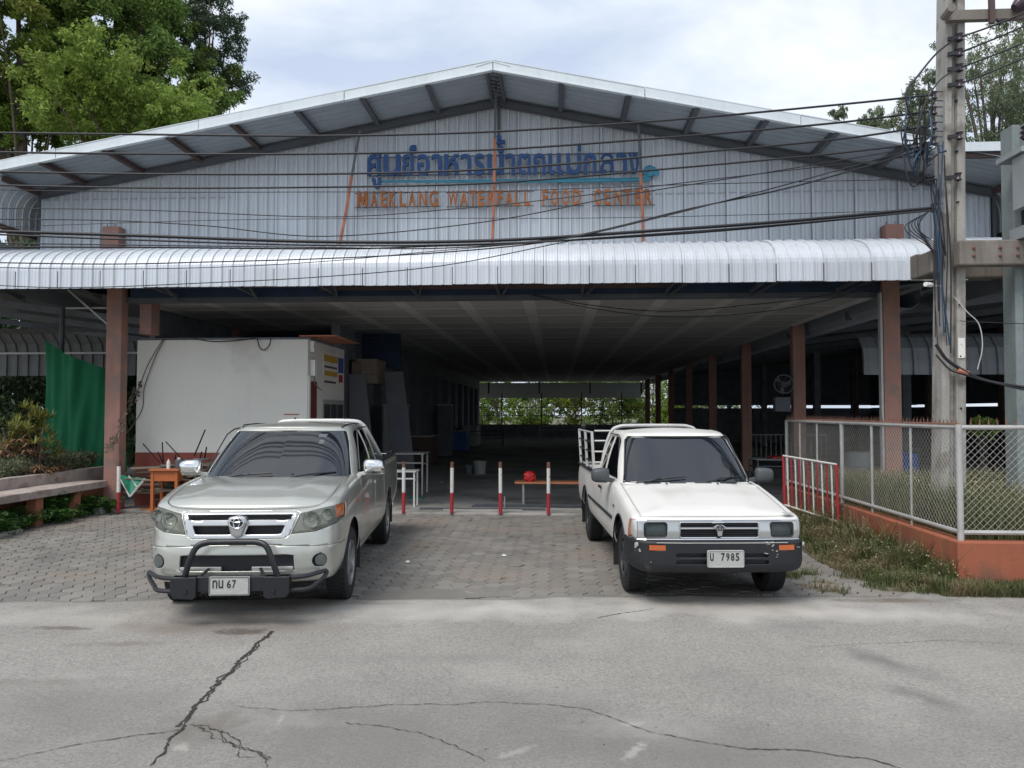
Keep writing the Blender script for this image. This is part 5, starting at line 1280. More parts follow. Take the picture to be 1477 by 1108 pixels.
    mb = MB(); mb.tube([(-.62, -.034, .600), (-.35, -.054, .600), (.35, -.054, .600), (.62, -.034, .600)], .004, 5); mb.build('bumper_trim', 'galv', bo)
    for s in (-1, 1):
        mb = MB(); mb.add([(s * .537, -.038, .532), (s * .688, -.022, .532), (s * .688, -.022, .578), (s * .537, -.038, .578), (s * .537, .0, .532), (s * .688, .0, .532), (s * .688, .0, .578), (s * .537, .0, .578)], [(0, 1, 2, 3), (4, 5, 6, 7), (0, 1, 5, 4), (1, 2, 6, 5), (2, 3, 7, 6), (3, 0, 4, 7)]); mb.build('bumper_lamp', 'lamp_amber', bo)
        mb = MB(); mb.lathe([(.022, 0), (.020, .012), (0, .014)], (s * .795, .038, .575), 10, Euler((R(90), 0, s * R(55))).to_matrix()); mb.build('side_bolt', 'galv', bo)
    g = random.Random(4); sh0 = grid_bm(rws); bmesh.ops.recalc_face_normals(sh0, faces=sh0.faces)
    if sum(f.normal.y for f in sh0.faces if f.calc_center_median().y < 0) > 0: bmesh.ops.reverse_faces(sh0, faces=sh0.faces)
    for (cx, cz, sx, sz, n_) in ((.44, .597, .040, .010, 4), (.475, .555, .018, .030, 3), (.53, .50, .02, .03, 3), (.43, .50, .03, .010, 2), (-.78, .54, .02, .03, 3), (-.66, .43, .02, .010, 1), (.74, .55, .02, .03, 2)):
        for j in range(n_):
            x0, z0 = cx + g.uniform(-1, 1) * sx, cz + g.uniform(-1, 1) * sz; a0 = g.uniform(0, PI); r1 = g.uniform(.25, .6) * sx; r2 = g.uniform(.2, .6) * min(sz, .02)
            hl_ = [(x0 + r1 * math.cos(2 * PI * k / 5) * g.uniform(.7, 1.1), z0 + r2 * math.sin(2 * PI * k / 5) * g.uniform(.7, 1.1)) for k in range(5)]
            q = cutout(sh0, hl_, 'front', lambda c, n: c.y < .3, 0, .0032, hole=False); put(q, 'scuff', 'scuff', bo, 0)
    sh0.free()
    # dented right corner of the hood
    mb = MB(); mb.add([(.66, .115, .832), (.74, .13, .83), (.77, .17, .835), (.70, .20, .850), (.64, .16, .847)], [(0, 1, 2, 3, 4)]); mb.build('rust_spot', 'scuff', t, fix=False)
    # plate
    k_ = MB(); k_.prism(rrect(-.155, .385, .195, .540, .015), -.075, -.066); pl = k_.build('licence_plate', 'plate_white', t)
    k_ = MB(); k_.tube([(x, -.077, z) for x, z in rrect(-.15, .39, .19, .535, .015)], .004, 4, closed=True); k_.build('plate_rim', 'galv', pl)
    for ch, a, b in (('บ', -.13, -.095), ('7', -.025, .01), ('9', .022, .055), ('8', .067, .10), ('5', .112, .147)): text_mesh(ch, a, b, .445, .515, -.0775, 'plate_ink', pl, .02)
    # rear bed rails and cage
    cg = bpy.data.objects.new('bed_cage', None); COL.objects.link(cg); cg.parent = t
    for s in (-1, 1):
        k_ = MB(); k_.b2((s * .775, 3.02, .995), (s * .845, 4.80, 1.015)); k_.build('bed_rail_cap', 'plastic_black', t)
        for yy in (3.12, 3.9, 4.70): k_ = MB(); k_.bar((s * .80, yy, 1.0), (s * .83, yy, 1.52), .035, .035); k_.build('cage_post', 'rail_paint', cg)
        for z in (1.12, 1.25, 1.38, 1.51):
            k_ = MB(); k_.tube([(s * (.80 + .03 * (z - 1) / .5), 3.12, z), (s * (.80 + .03 * (z - 1) / .5), 4.70, z)], .012, 6); k_.build('cage_rail', 'plastic_black' if z < 1.5 else 'rail_paint', cg)
    for z in (1.12, 1.26, 1.40, 1.53): k_ = MB(); k_.tube([(-.80, 3.06, z), (.82, 3.06, z)], .013, 6); k_.build('cage_rail', 'rail_paint', cg)
    k_ = MB(); P = smooth_path([(-.72, 3.04, 1.0), (-.66, 3.02, 1.30), (-.58, 3.0, 1.52), (-.48, 3.0, 1.585), (-.3, 3.0, 1.60), (.3, 3.0, 1.60), (.48, 3.0, 1.585), (.58, 3.0, 1.52), (.66, 3.02, 1.30), (.72, 3.04, 1.0)], 6); k_.tube(P, .022, 8); k_.build('cage_hoop', 'rail_paint', cg, smooth=True)
    k_ = MB(); k_.lathe([(0, .0), (.03, .01), (.045, .045), (.03, .08), (0, .09)], (-.76, 4.7, 1.52), 10); k_.build('lamp_ball', 'plastic_black', cg)
    # reversing mirror and cloth hanging behind the screen
    k_ = MB(); k_.b2((.28, 1.80, 1.30), (.50, 1.815, 1.36)); k_.build('rear_view_mirror', 'plastic_black', t)
    return t
tw = white(); hw_ = R(4.3); tw.scale = (.955, 1, 1); tw.rotation_euler = (0, 0, hw_); d = Matrix.Rotation(hw_, 3, 'Z') @ Vector((0, .76, 0)); tw.location = Vector((1.43, 7.87, 0)) - d
# ================================================================ KIOSK on the left
kx0, kx1, ky0, ky1, kz = -7.86, -4.60, 14.0, 16.45, 3.12
kk = thing('kiosk', 'white walled kiosk room with red painted base behind the silver pickup', 'kiosk', ((kx0 + kx1) / 2, 15.2, 0))
mb = MB(); mb.b2((kx0, ky0, 1.02), (kx1, ky0 + .1, kz)); mb.build('front_wall', 'white_render', kk, True)
mb = MB(); mb.b2((kx0, ky0 - .012, 0), (kx1, ky0 + .1, 1.017)); mb.build('wall_base', 'red_wainscot', kk, True)
mb = MB(); mb.b2((kx1 - .1, ky0 + .103, 1.02), (kx1, ky1, kz - .0)); mb.build('side_wall', 'white_render', kk, True)
mb = MB(); mb.b2((kx1 - .1, ky0 + .103, 0), (kx1 + .01, ky1, 1.017)); mb.build('side_base', 'red_wainscot', kk, True)
mb = MB(); mb.b2((kx0, ky0 + .1, kz), (kx1 + .02, ky1 + .1, kz + .05)); mb.build('flat_roof', 'dark_thing', kk, True)
mb = MB(); mb.b2((kx1 - .15, ky0 - .05, kz + .052), (kx1 + .55, ky1 - .9, kz + .075)); mb.build('roof_board', 'rust_strip', kk, True)
mb = MB(); mb.b2((kx1 + .002, ky0 + .16, 1.02), (kx1 + .02, ky0 + .50, 2.35)); dr = mb.build('door', 'door_red', kk, True)
mb = MB(); mb.b2((kx1 + .002, ky0 + .02, 1.02), (kx1 + .03, ky0 + .10, 2.45)); mb.build('corner_post', 'white_render', kk, True)
wn = MB(); wn.b2((kx1 + .004, ky0 + .85, 1.2), (kx1 + .03, ky1 - .1, 2.02)); wn = wn.build('window', 'galv', kk, True)
for k in range(3): mb = MB(); y = ky0 + .93 + k * .46; mb.b2((kx1 + .032, y, 1.25), (kx1 + .04, y + .40, 1.93)); mb.build('pane', 'glass_dark', wn, True)
ps = MB(); ps.b2((kx1 + .003, ky0 + .92, 2.32), (kx1 + .012, ky1 - .06, 2.97)); ps = ps.build('poster', 'white_paint', kk, True)
for (a, b, z0, z1, m) in ((.95, 1.9, 2.78, 2.92, 'poster_yellow'), (1.0, 1.9, 2.50, 2.60, 'poster_yellow'), (1.95, 2.35, 2.60, 2.92, 'poster_blue'), (2.0, 2.3, 2.40, 2.56, 'red_paint'), (1.0, 1.8, 2.36, 2.40, 'steel_brown'), (1.0, 1.85, 2.66, 2.70, 'steel_brown')):
    mb = MB(); mb.b2((kx1 + .0125, ky0 + a, z0), (kx1 + .014, ky0 + b, z1)); mb.build('print', m, ps, True)
mb = MB(); mb.b2((kx1 + .01, ky0 + .12, 2.45), (kx1 + .10, ky0 + .26, 2.75)); mb.b2((kx1 + .01, ky0 + .1, 2.9), (kx1 + .08, ky0 + .2, 3.1)); mb.build('meter_box', 'white_paint', kk, True)['kind'] = 'stuff'
mb = MB(); mb.tube([(kx1 + .02, ky0 + .35, 2.8), (kx1 + .02, ky0 + .35, 2.3), (kx1 + .02, ky0 + .8, 2.2)], .008, 5); mb.build('conduit', 'pole_grey', kk, True)
mb = MB(); p = at(410, 597, Y=ky0); mb.b2((p.x - .0, ky0 - .01, p.z - .02), (p.x + .28, ky0 - .001, p.z)); mb.build('vent_slot', 'terracotta', kk, True)
# things leaning beside the kiosk
lp = tag(MB().prism([(-4.55, 0), (-3.95, 0), (-4.25, 2.6), (-4.62, 2.62)], 16.9, 16.94).build('leaning_board', 'dark_thing'), 'tall grey board leaning beside the kiosk corner', 'board')
lp.rotation_euler = (0, 0, 0)
lp.data.materials[0] = MATS['steel_grey']
lp = tag(MB().prism([(-3.95, 0), (-3.35, 0), (-3.7, 2.75), (-4.15, 2.75)], 18.4, 18.44).build('leaning_board', 'steel_grey'), 'second tall dark board leaning deeper inside the hall', 'board')
t = thing('wall_cabinet', 'dull brown box mounted high on the dark stall front past the kiosk', 'cabinet', (-4.7, 19, 2.7)); MB().b2((-4.98, 18.2, 2.45), (-4.3, 19.2, 3.05)).build('cabinet_body', 'plank', t, True, bevel=.02); MB().b2((-4.9, 18.17, 2.5), (-4.66, 18.198, 3.0)).build('door', 'plank', t, True)
# ================================================================ BOLLARDS
def bollard(label, x, y, h=.92, tilt=0):
    t = thing('bollard', label, 'bollard', (x, y, 0), 'red and white pipe bollards across the hall entrance')
    t.rotation_euler = (R(tilt), R(tilt * .5), 0)
    mb = MB(); mb.lathe([(.0315, .022), (.0315, .38), (0, .38)], n=16); mb.build('red_band', 'red_paint', t, smooth=True)
    mb = MB(); mb.lathe([(.031, .38), (.031, h - .1)], n=16); mb.build('white_band', 'white_paint', t, smooth=True)
    mb = MB(); mb.lathe([(.0312, h - .1), (.0312, h), (.026, h + .003), (.025, h - .03)], n=16); mb.build('rusty_top', 'rust', t, smooth=True)
    return t
for (px, py, lb, ti) in ((582, 742, 'thin red and white bollard nearest the tail of the silver pickup', 0), (652, 742, 'red and white bollard with a rusty top, second from the silver pickup', .8), (722, 743, 'red and white bollard left of the orange bench', -.6), (791, 745, 'red and white bollard in front of the orange bench', .3)):
    p = gnd(px, py); bollard(lb, p.x, 13.30, .91, ti)
bollard('red and white bollard at the end of the concrete planter bench', -7.62, 13.05, .93, .6)
# ================================================================ BENCH, TABLES, BUCKETS inside the entrance
t = thing('bench', 'long bench with an orange laminate top on grey metal legs', 'bench', (.2, 14.5, .03))
mb = MB(); mb.b2((-.78, 14.32, .44), (1.25, 14.68, .475)); mb.build('seat', 'orange_laminate', t, True, bevel=.006)
for X in (-.62, 1.1):
    for Yy in (14.38, 14.62): mb = MB(); mb.b2((X - .016, Yy - .016, .03), (X + .016, Yy + .016, .438)); mb.build('leg', 'galv', t, True)
    mb = MB(); mb.b2((X - .012, 14.38, .18), (X + .012, 14.62, .2)); mb.build('cross_bar', 'galv', t, True)
bmm = bmesh.new(); bmesh.ops.create_icosphere(bmm, subdivisions=3, radius=1); g = random.Random(8)
from mathutils import noise as mnoise
for v in bmm.verts:
    n_ = mnoise.noise(v.co * 2.6) * .28 + mnoise.noise(v.co * 6) * .12; z = v.co.z
    v.co = Vector((v.co.x * (.13 + .03 * max(0, z)), v.co.y * .09, v.co.z * .13)) * (1 + n_); v.co.z = max(v.co.z, -.10)
bmesh.ops.scale(bmm, vec=(.82, .82, .82), verts=bmm.verts); me = bpy.data.meshes.new('plastic_bag'); bmm.to_mesh(me); bmm.free(); o = link('plastic_bag', me, 'bag_red'); o.location = (-.50, 14.45, .558); tag(o, 'crumpled red plastic bag standing on the orange bench', 'bag')
mb = MB()
def frame_table(name, label, loc, w, d, h, mt, ml, rz=0, cat='table'):
    t = thing(name, label, cat, loc, rz=rz)
    mb = MB(); mb.b2((-w / 2, -d / 2, h - .025), (w / 2, d / 2, h)); mb.build('table_top', mt, t, bevel=.004)
    for sx in (-1, 1):
        for sy in (-1, 1): mb = MB(); mb.box((sx * (w / 2 - .04), sy * (d / 2 - .04), h / 2 - .012), (.03, .03, h - .027)); mb.build('leg', ml, t)
        mb = MB(); mb.b2((sx * (w / 2 - .04) - .012, -d / 2 + .056, h * .72), (sx * (w / 2 - .04) + .012, d / 2 - .056, h * .72 + .025)); mb.build('side_rail', ml, t)
    mb = MB(); mb.b2((-w / 2 + .056, -d / 2 + .03, h * .72 + .03), (w / 2 - .056, -d / 2 + .054, h * .72 + .055)); mb.build('front_rail', ml, t)
    return t
frame_table('metal_table', 'white framed metal table standing past the tail of the silver pickup', (-3.25, 16.4, .026), .95, .7, .88, 'galv', 'galv')
frame_table('metal_table', 'low white steel stand between the silver pickup and the bollards', (-2.85, 14.25, .03), .55, .4, .66, 'white_paint', 'white_paint')
frame_table('metal_table', 'dark table with a pale edge far inside the hall before the green opening', (0.6, 44, .026), 3.2, .8, .95, 'galv', 'galv')
frame_table('metal_table', 'blue topped table at the far right end of the hall', (4.0, 46, .026), 2.2, .8, 1.05, 'blue_thing', 'steel_grey')
frame_table('metal_table', 'dim wooden table deep in the middle of the hall', (-3.6, 38, .026), 2.0, .8, .8, 'steel_brown', 'steel_brown')
def pail(label, p, r, h, m):
    t = thing('pail', label, 'bucket', p); mb = MB(); mb.lathe([(0, .004), (r * .82, 0), (r, h), (r * 1.05, h), (r * 1.05, h - .02), (r * .97, h - .02), (r * .8, .02), (0, .02)], n=20); mb.build('body', m, t, smooth=True)
    mb = MB(); mb.tube([(r * math.cos(a), r * .15 * math.sin(a), h * .9 - r * .5 * abs(math.sin(a))) for a in [PI * k / 12 for k in range(13)]], .006, 5); mb.build('handle', 'black_metal', t)
p = gnd(692, 685); pail('pale grey plastic bucket on the hall floor', (p.x, p.y, .026), .19, .36, 'pail')
p = gnd(677, 684); pail('small dark bucket just left of the pale grey bucket', (p.x, p.y, .026), .12, .24, 'dark_thing')
t = thing('steel_channels', 'grey steel channels and boards lying across the entrance floor', 'building material', (-.5, 14.1, .03))
for (x0, x1, y, z, w, m) in ((-2.45, -.2, 13.72, .03, .07, 'steel_grey'), (-2.2, .9, 13.82, .03, .05, 'galv'), (-1.55, 1.6, 14.05, .03, .16, 'steel_grey'), (-1.5, 1.6, 14.05, .065, .06, 'steel_grey'), (-.3, 1.7, 13.88, .03, .06, 'black_metal'), (-2.0, -.6, 13.6, .03, .03, 'galv')):
    mb = MB(); mb.b2((x0, y, z), (x1, y + w, z + .03)); mb.build('channel', m, t, True)
mb = MB(); mb.tube([(-.93, 13.8, .06), (-.93, 13.82, .26)], .012, 6); mb.build('upright_pipe', 'pail', t, True)
t = MB(); t.lathe([(0, .0), (.16, .0), (.15, .03), (.05, .045), (0, .045)], (0, 0, 0), 12); o = t.build('lid', 'banner_green', smooth=True); p = gnd(601, 722); o.location = (p.x, p.y, .03); o.scale = (1, .6, 1); tag(o, 'flat green plastic lid on the concrete beside the left bollard', 'lid')
g = random.Random(31)
for (px, py, s_, lb) in ((588, 812, .05, 'white scrap of paper on the pavers right of the silver pickup'), (727, 803, .04, 'small white pebble of litter in the middle of the pavers'), (637, 698, .07, 'pale crumpled litter on the hall floor')):
    p = gnd(px, py); mb = MB(); P = [(s_ * g.uniform(.5, 1) * math.cos(a), s_ * g.uniform(.4, .9) * math.sin(a)) for a in [2 * PI * k / 7 for k in range(7)]]
    mb.add([(x, y, .004 + g.uniform(0, .012)) for x, y in P] + [(0, 0, .03)], [(i, (i + 1) % 7, 7) for i in range(7)]); o = mb.build('litter', 'white_paint', fix=False); o.location = (p.x, p.y, .002 if p.y < 13.3 else .03); tag(o, lb, 'litter')
# ================================================================ ORANGE SCHOOL DESK and junk in front of the kiosk
t = thing('desk', 'small orange wooden school desk left of the silver pickup', 'desk', (-6.83, 13.32, 0))
mb = MB(); mb.b2((-7.10, 13.06, .745), (-6.56, 13.50, .77)); mb.build('desk_top', 'orange_wood', t, True, bevel=.005)
mb = MB(); mb.b2((-7.05, 13.10, .57), (-6.61, 13.125, .742)); mb.build('front_panel', 'orange_wood', t, True)
for sx in (-7.07, -6.64):
    for sy in (13.09, 13.42): mb = MB(); mb.b2((sx, sy, .02), (sx + .05, sy + .05, .743)); mb.build('leg', 'orange_wood', t, True)
    mb = MB(); mb.b2((sx + .012, 13.14, .56), (sx + .037, 13.42, .74)); mb.build('side_panel', 'orange_wood', t, True)
t = thing('bottle', 'white plastic bottle standing on the orange desk', 'bottle', (-6.86, 13.3, .77)); mb = MB(); mb.lathe([(0, 0), (.032, 0), (.034, .10), (.028, .13), (.012, .15), (.012, .17), (0, .17)], n=12); mb.build('body', 'white_paint', t, smooth=True); mb = MB(); mb.lathe([(.014, .17), (.014, .19), (0, .19)], n=10); mb.build('cap', 'red_paint', t)
t = thing('cooking_pot', 'grey metal pot upside down on the orange desk', 'pot', (-6.72, 13.4, .77)); mb = MB(); mb.lathe([(.07, 0), (.075, .02), (.07, .14), (.05, .16), (0, .162)], n=16); mb.build('body', 'steel_grey', t, smooth=True); mb = MB(); mb.lathe([(.028, .162), (.026, .19), (0, .195)], n=10); mb.build('knob', 'white_paint', t, smooth=True)
pile = thing('timber_pile', 'heap of weathered planks stacked against the red kiosk base', 'timber pile', (-6.4, 13.7, 0)); g = random.Random(12)
for k in range(44):
    z = .05 + .038 * (k // 2); L_ = g.uniform(.8, 1.9); cx = g.uniform(-7.3, -5.5); cy = 13.62 + g.uniform(-.12, .16); a = g.uniform(-.10, .10) + (0 if k < 18 else g.uniform(-.3, .3))
    mb = MB(); mb.box((0, 0, 0), (L_, g.uniform(.09, .18), g.uniform(.018, .035))); o = mb.build('plank', 'plank', pile); o.location = Vector((cx, cy, z)) - Vector(pile.location); o.rotation_euler = (g.uniform(-.06, .06), g.uniform(-.04, .04), a)
for k in range(16):
    mb = MB(); p = Vector((-7.6 + .13 * k, 13.2 + g.uniform(-.1, .25), .62 + g.uniform(-.12, .16))); mb.bar(p, p + Vector((g.uniform(.3, .7), g.uniform(-.2, .2), g.uniform(-.12, .16))), .03, .015); mb.build('stick', 'plank', pile, True)
mb = MB(); mb.b2((-7.4, 13.36, .03), (-5.7, 13.8, .06)); mb.build('base_board', 'orange_laminate', pile, True)
mb = MB(); mb.b2((-7.15, 13.12, .0), (-6.75, 13.3, .035)); o = mb.build('board', 'plank', None); tag(o, 'pale board lying flat on the ground by the desk legs', 'board')
# upturned stools: black rod legs rising over the heap
for i, (segs, lb) in enumerate(((((206, 640), (231, 665)), ((234, 638), (236, 672)), ((239, 636), (262, 662)), ((253, 656), (252, 676))), 'upturned black metal stool with legs in the air behind the orange desk'), ) if False else []: pass
def rods(label, segs, Y, r=.011):
    t = None
    for a, b in segs:
        p = at(a[0], a[1], Y=Y); q = at(b[0], b[1], Y=Y + .12)
        if t is None: t = thing('upturned_stool', label, 'stool', (q.x, Y, .4), 'upturned black stools on the heap')
        mb = MB(); mb.tube([p, q], r, 6); mb.build('leg', 'black_metal', t, True)
    q = at(segs[0][1][0], segs[0][1][1], Y=Y)
    mb = MB(); mb.lathe([(0, 0), (.15, 0), (.16, .02), (0, .025)], (q.x + .10, Y + .1, q.z - .07), 14); mb.build('seat', 'dark_thing', t, True)
rods('upturned black stool with three splayed legs behind the orange desk', [((206, 640), (231, 668)), ((234, 638), (236, 676)), ((228, 652), (236, 670))], 13.55)
rods('upturned black stool with one leg slanting left over the chrome mirror', [((239, 637), (264, 664)), ((253, 656), (252, 678)), ((262, 668), (270, 684))], 13.6)
rods('upturned black stool nearest the silver windscreen with one long leaning leg', [((296, 620), (280, 658)), ((298, 645), (295, 662)), ((291, 652), (288, 664))], 13.65, .013)
t = thing('banner', 'folded green and white printed banner lying on the timber heap', 'banner', (-7.35, 13.2, .4))
A = [at(172, 684, Y=13.35), at(211, 690, Y=13.25), at(189, 716, Y=13.1), at(180, 700, Y=13.2)]
mb = MB(); c = (A[0] + A[1] + A[2]) / 3 + Vector((0, -.06, .02)); mb.add([A[0], A[1], A[2], c, (A[0] + A[1]) / 2 + Vector((0, .03, -.03)), (A[1] + A[2]) / 2, (A[0] + A[2]) / 2 + Vector((-.01, 0, .01))], [(0, 4, 3), (4, 1, 3), (1, 5, 3), (5, 2, 3), (2, 6, 3), (6, 0, 3)]); mb.build('cloth', 'banner_green', t, True, fix=False)
for a, b in ((A[1], A[2]), (A[2], A[0]), ((A[0] * .6 + A[1] * .4), (A[2] * .5 + A[1] * .5))): mb = MB(); mb.bar(a + Vector((0, -.045, 0)), b + Vector((0, -.045, 0)), .004, .035); mb.build('white_hem', 'banner_white', t, True)
# black cable ends hanging over the kiosk roof, and the dry creeper
def pxcurve(pts, Y): return smooth_path([at(a, b, Y=(Y[i] if isinstance(Y, (list, tuple)) else Y)) for i, (a, b) in enumerate(pts)], 6)
def strand(name, label, cat, pts, Y, r, m='cable', group=None):
    mb = MB(); mb.tube(pxcurve(pts, Y), r, 6); return tag(mb.build(name, m, smooth=True), label, cat, group)
strand('loose_cable', 'black cable sagging along the top edge of the white kiosk wall', 'cable', [(236, 487), (268, 486), (300, 492), (330, 492), (360, 489), (372, 486)], 13.95, .010)
strand('loose_cable', 'short loop of black cable hanging over the white kiosk wall', 'cable', [(371, 487), (374, 500), (380, 505), (388, 499), (391, 488)], 13.94, .010)
cr_ = thing('dry_creeper', 'dry creeper with two bare stems climbing from the pink column up the white wall', 'creeper', (-7.8, 13.2, .8))
for pts in ([(158, 648), (172, 620), (185, 590), (200, 560), (214, 525), (236, 488)], [(166, 640), (188, 618), (205, 590), (208, 560), (222, 520), (238, 487)]):
    mb = MB(); cv = [at(a, b, Y=(13.22 if a < 195 else 13.94)) if a < 182 else at(a, b, Y=13.95) for a, b in pts]; mb.tube(smooth_path(cv, 6), .009, 5); mb.build('stem', 'bark', cr_, True)
g = random.Random(77); mb = MB()
for k in range(60):
    t_ = g.random() ** 1.3; px = 158 + 46 * t_; py = 648 - 100 * t_; p = at(px + g.uniform(-5, 5), py + g.uniform(-5, 5), Y=13.2 if px < 180 else 13.92)
    a = Vector((g.uniform(-1, 1), g.uniform(-.3, .3), g.uniform(-1, 1))).normalized() * .05; b = Vector((-a.z, 0, a.x)) * .5; mb.add([p - a, p + b, p + a, p - b], [(0, 1, 2, 3)])
mb.build('withered_leaf', 'bark', cr_, True, fix=False)['kind'] = 'stuff'
# ================================================================ PLANTER BENCH on the left
pb = thing('planter_bench', 'long pale concrete bench and planter edge on terracotta posts', 'bench', (-8.1, 11.5, 0))
n = 0; y = 7.2
for (a, b) in ((7.2, 9.35), (9.36, 11.30), (11.31, 13.30), (13.31, 14.35)):
    if a < 13: mb = MB(); mb.b2((-8.55, a, .44), (-7.98, b, .56)); mb.build('seat_slab', 'bench_concrete', pb, True, bevel=.012)
    mb = MB(); mb.b2((-8.72, a, .44), (-8.56, b, .74)); mb.build('back_slab', 'bench_concrete', pb, True, bevel=.012)
for Yy in (8.3, 9.6, 10.7, 11.66, 12.62):
    mb = MB(); mb.box((-8.16, Yy, .21), (.17, .17, .455)); mb.build('post', 'terracotta', pb, True, bevel=.006)
mb = MB(); mb.b2((-8.62, 7.2, 0), (-8.57, 14.35, .43)); mb.build('rear_wall', 'terracotta', pb, True)
mb = MB(); mb.b2((-14, 7.2, 0), (-8.73, 14.35, .62)); tag(mb.build('planter_soil', 'soil'), kind='structure')
mb = MB(); mb.b2((-8.02, 8.0, -.04), (-7.86, 11.0, .05)); o = mb.build('kerb', 'slab_concrete', bevel=.01); tag(o, kind='structure')
o = tag(MB().b2((-8.0, 12.95, 0), (-7.86, 13.1, .13)).build('brick', 'pail', bevel=.01), 'single pale concrete brick beside the second planter post', 'brick')
# green shade net
V = []; Q = []; g = random.Random(2); nx, nz = 90, 30
A = at(57, 487, Y=14.9); B = at(160, 560, Y=14.2)
for i in range(nx + 1):
    for k in range(nz + 1):
        u = i / nx; v = k / nz; X = A.x + (-8.3 - A.x) * u; Yy = 14.95 - .45 * u + .08 * math.sin(9 * u + 2 * v) + .05 * math.sin(23 * u + 3 * v) + .025 * math.sin(51 * u - 4 * v)
        ztop = A.z - .75 * u - .12 * math.sin(PI * u); zb = .62; V.append((X + .05 * math.sin(3 * v) * (1 - u), Yy, zb + (ztop - zb) * v))
for i in range(nx):
    for k in range(nz): a = i * (nz + 1) + k; Q.append((a, a + nz + 1, a + nz + 2, a + 1))
o = npmesh('shade_net', V, Q, 'net_green'); o.data.shade_smooth(); tag(o, 'green shade net hung up left of the pink column', 'net')
# left wing behind it: sloping ribbed roof seen from below and its curved valance
lw = thing('left_wing_shed', 'dim ribbed shed roof on the left under the white canopy', 'shed', (-12, 20, 0))
V = []; Fc = []; P = corr(8.64, pitch=.18, h=.03)
for u, d in P: V += [(-16.6 + u, 14.2, 5.05 - .13 * u + d), (-16.6 + u, 19.8, 4.65 - .13 * u + d)]
for k in range(len(P) - 1): Fc.append((2 * k, 2 * k + 2, 2 * k + 3, 2 * k + 1))
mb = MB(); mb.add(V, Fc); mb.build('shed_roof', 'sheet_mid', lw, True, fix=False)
for yy in (15.6, 17.6, 19.6): mb = MB(); mb.bar((-16.5, yy, 4.80 - .07 * (yy - 14)), (-8.05, yy, 3.70 - .07 * (yy - 14)), .06, .14); mb.build('shed_beam', 'dark_thing', lw, True)
prf = [(19.3, 3.95), (19.65, 3.85), (19.9, 3.6), (20.0, 3.3), (20.0, 2.75)]
P = corr(9.0, pitch=.30, rib=.06, h=.04); V = []; Fc = []; m = len(prf)
for u, d in P:
    for (yy, zz) in prf: V.append((-17.0 + u, yy - d, zz))
for k in range(len(P) - 1):
    for j in range(m - 1): a = k * m + j; Fc.append((a, a + 1, a + m + 1, a + m))
mb = MB(); mb.add(V, Fc); mb.build('curved_valance', 'sheet_mid', lw, True, fix=False)
mb = MB(); mb.bar((-17, 19.25, 3.3), (-8, 19.25, 3.3), .04, .05); mb.build('tie_rod', 'galv', lw, True)
mb = MB(); mb.tube([(-10.2, 15.3, 0), (-10.2, 15.3, 4.4)], .05, 8); mb.build('steel_post', 'steel_grey', lw, True)
mb = MB(); mb.b2((-8.0, 14.7, 0), (-7.9, 50, 4)); mb.build('inner_wall', 'dark_thing', lw, True)
mb = MB(); mb.bar((-8.9, 13.5, 4.0), (-8.05, 13.6, 3.25), .03, .03); mb.build('brace', 'galv', lw, True); mb = MB(); mb.bar((-9.0, 13.6, 3.68), (-8.1, 13.6, 3.68), .03, .03); mb.build('brace', 'galv', lw, True)
# ================================================================ LOW WALL, CHAIN LINK FENCE
lwl = thing('low_wall', 'low orange painted wall turning a corner under the chain link fence', 'wall', (4.1, 8.1, 0))
mb = MB(); mb.prism([(4.0, 7.98), (9.5, 7.98), (9.5, 8.16), (4.18, 8.16), (4.18, 14.0), (4.0, 14.0)], -.05, .48, 'z'); mb.build('wall_body', 'orange_wall', lwl, True, bevel=.015)
mb = MB(); mb.b2((4.18, 8.16, -.05), (9.5, 14.0, .42)); tag(mb.build('planting_bed', 'soil'), kind='structure')
fn = thing('chain_link_fence', 'galvanised chain link fence with pipe frame and rusty spikes on the orange wall', 'fence', (4.08, 8.08, .48))
FX, FY, FZ0, FZ1 = 4.08, 8.08, .56, 1.62
mb = MB(); mb.tube([(FX, FY, .48), (FX, FY, FZ1 + .03)], .032, 10); mb.build('post', 'galv', fn, True, smooth=True)
for yy, r in ((9.15, .014), (10.25, .018), (11.3, .028), (12.35, .014), (13.2, .016), (13.95, .028)): mb = MB(); mb.tube([(FX, yy, .48), (FX, yy, FZ1)], r, 8); mb.build('post', 'galv', fn, True, smooth=True)
for xx, r in ((5.6, .018), (6.9, .028)): mb = MB(); mb.tube([(xx, FY, .48), (xx, FY, FZ1)], r, 8); mb.build('post', 'galv', fn, True, smooth=True)
for a, b in (((FX, FY, FZ1), (FX, 13.95, FZ1)), ((FX, FY, FZ0), (FX, 13.95, FZ0)), ((FX, FY, FZ1), (9.4, FY, FZ1)), ((FX, FY, FZ0), (9.4, FY, FZ0))): mb = MB(); mb.tube([a, b], .024, 8); mb.build('rail', 'galv', fn, True, smooth=True)
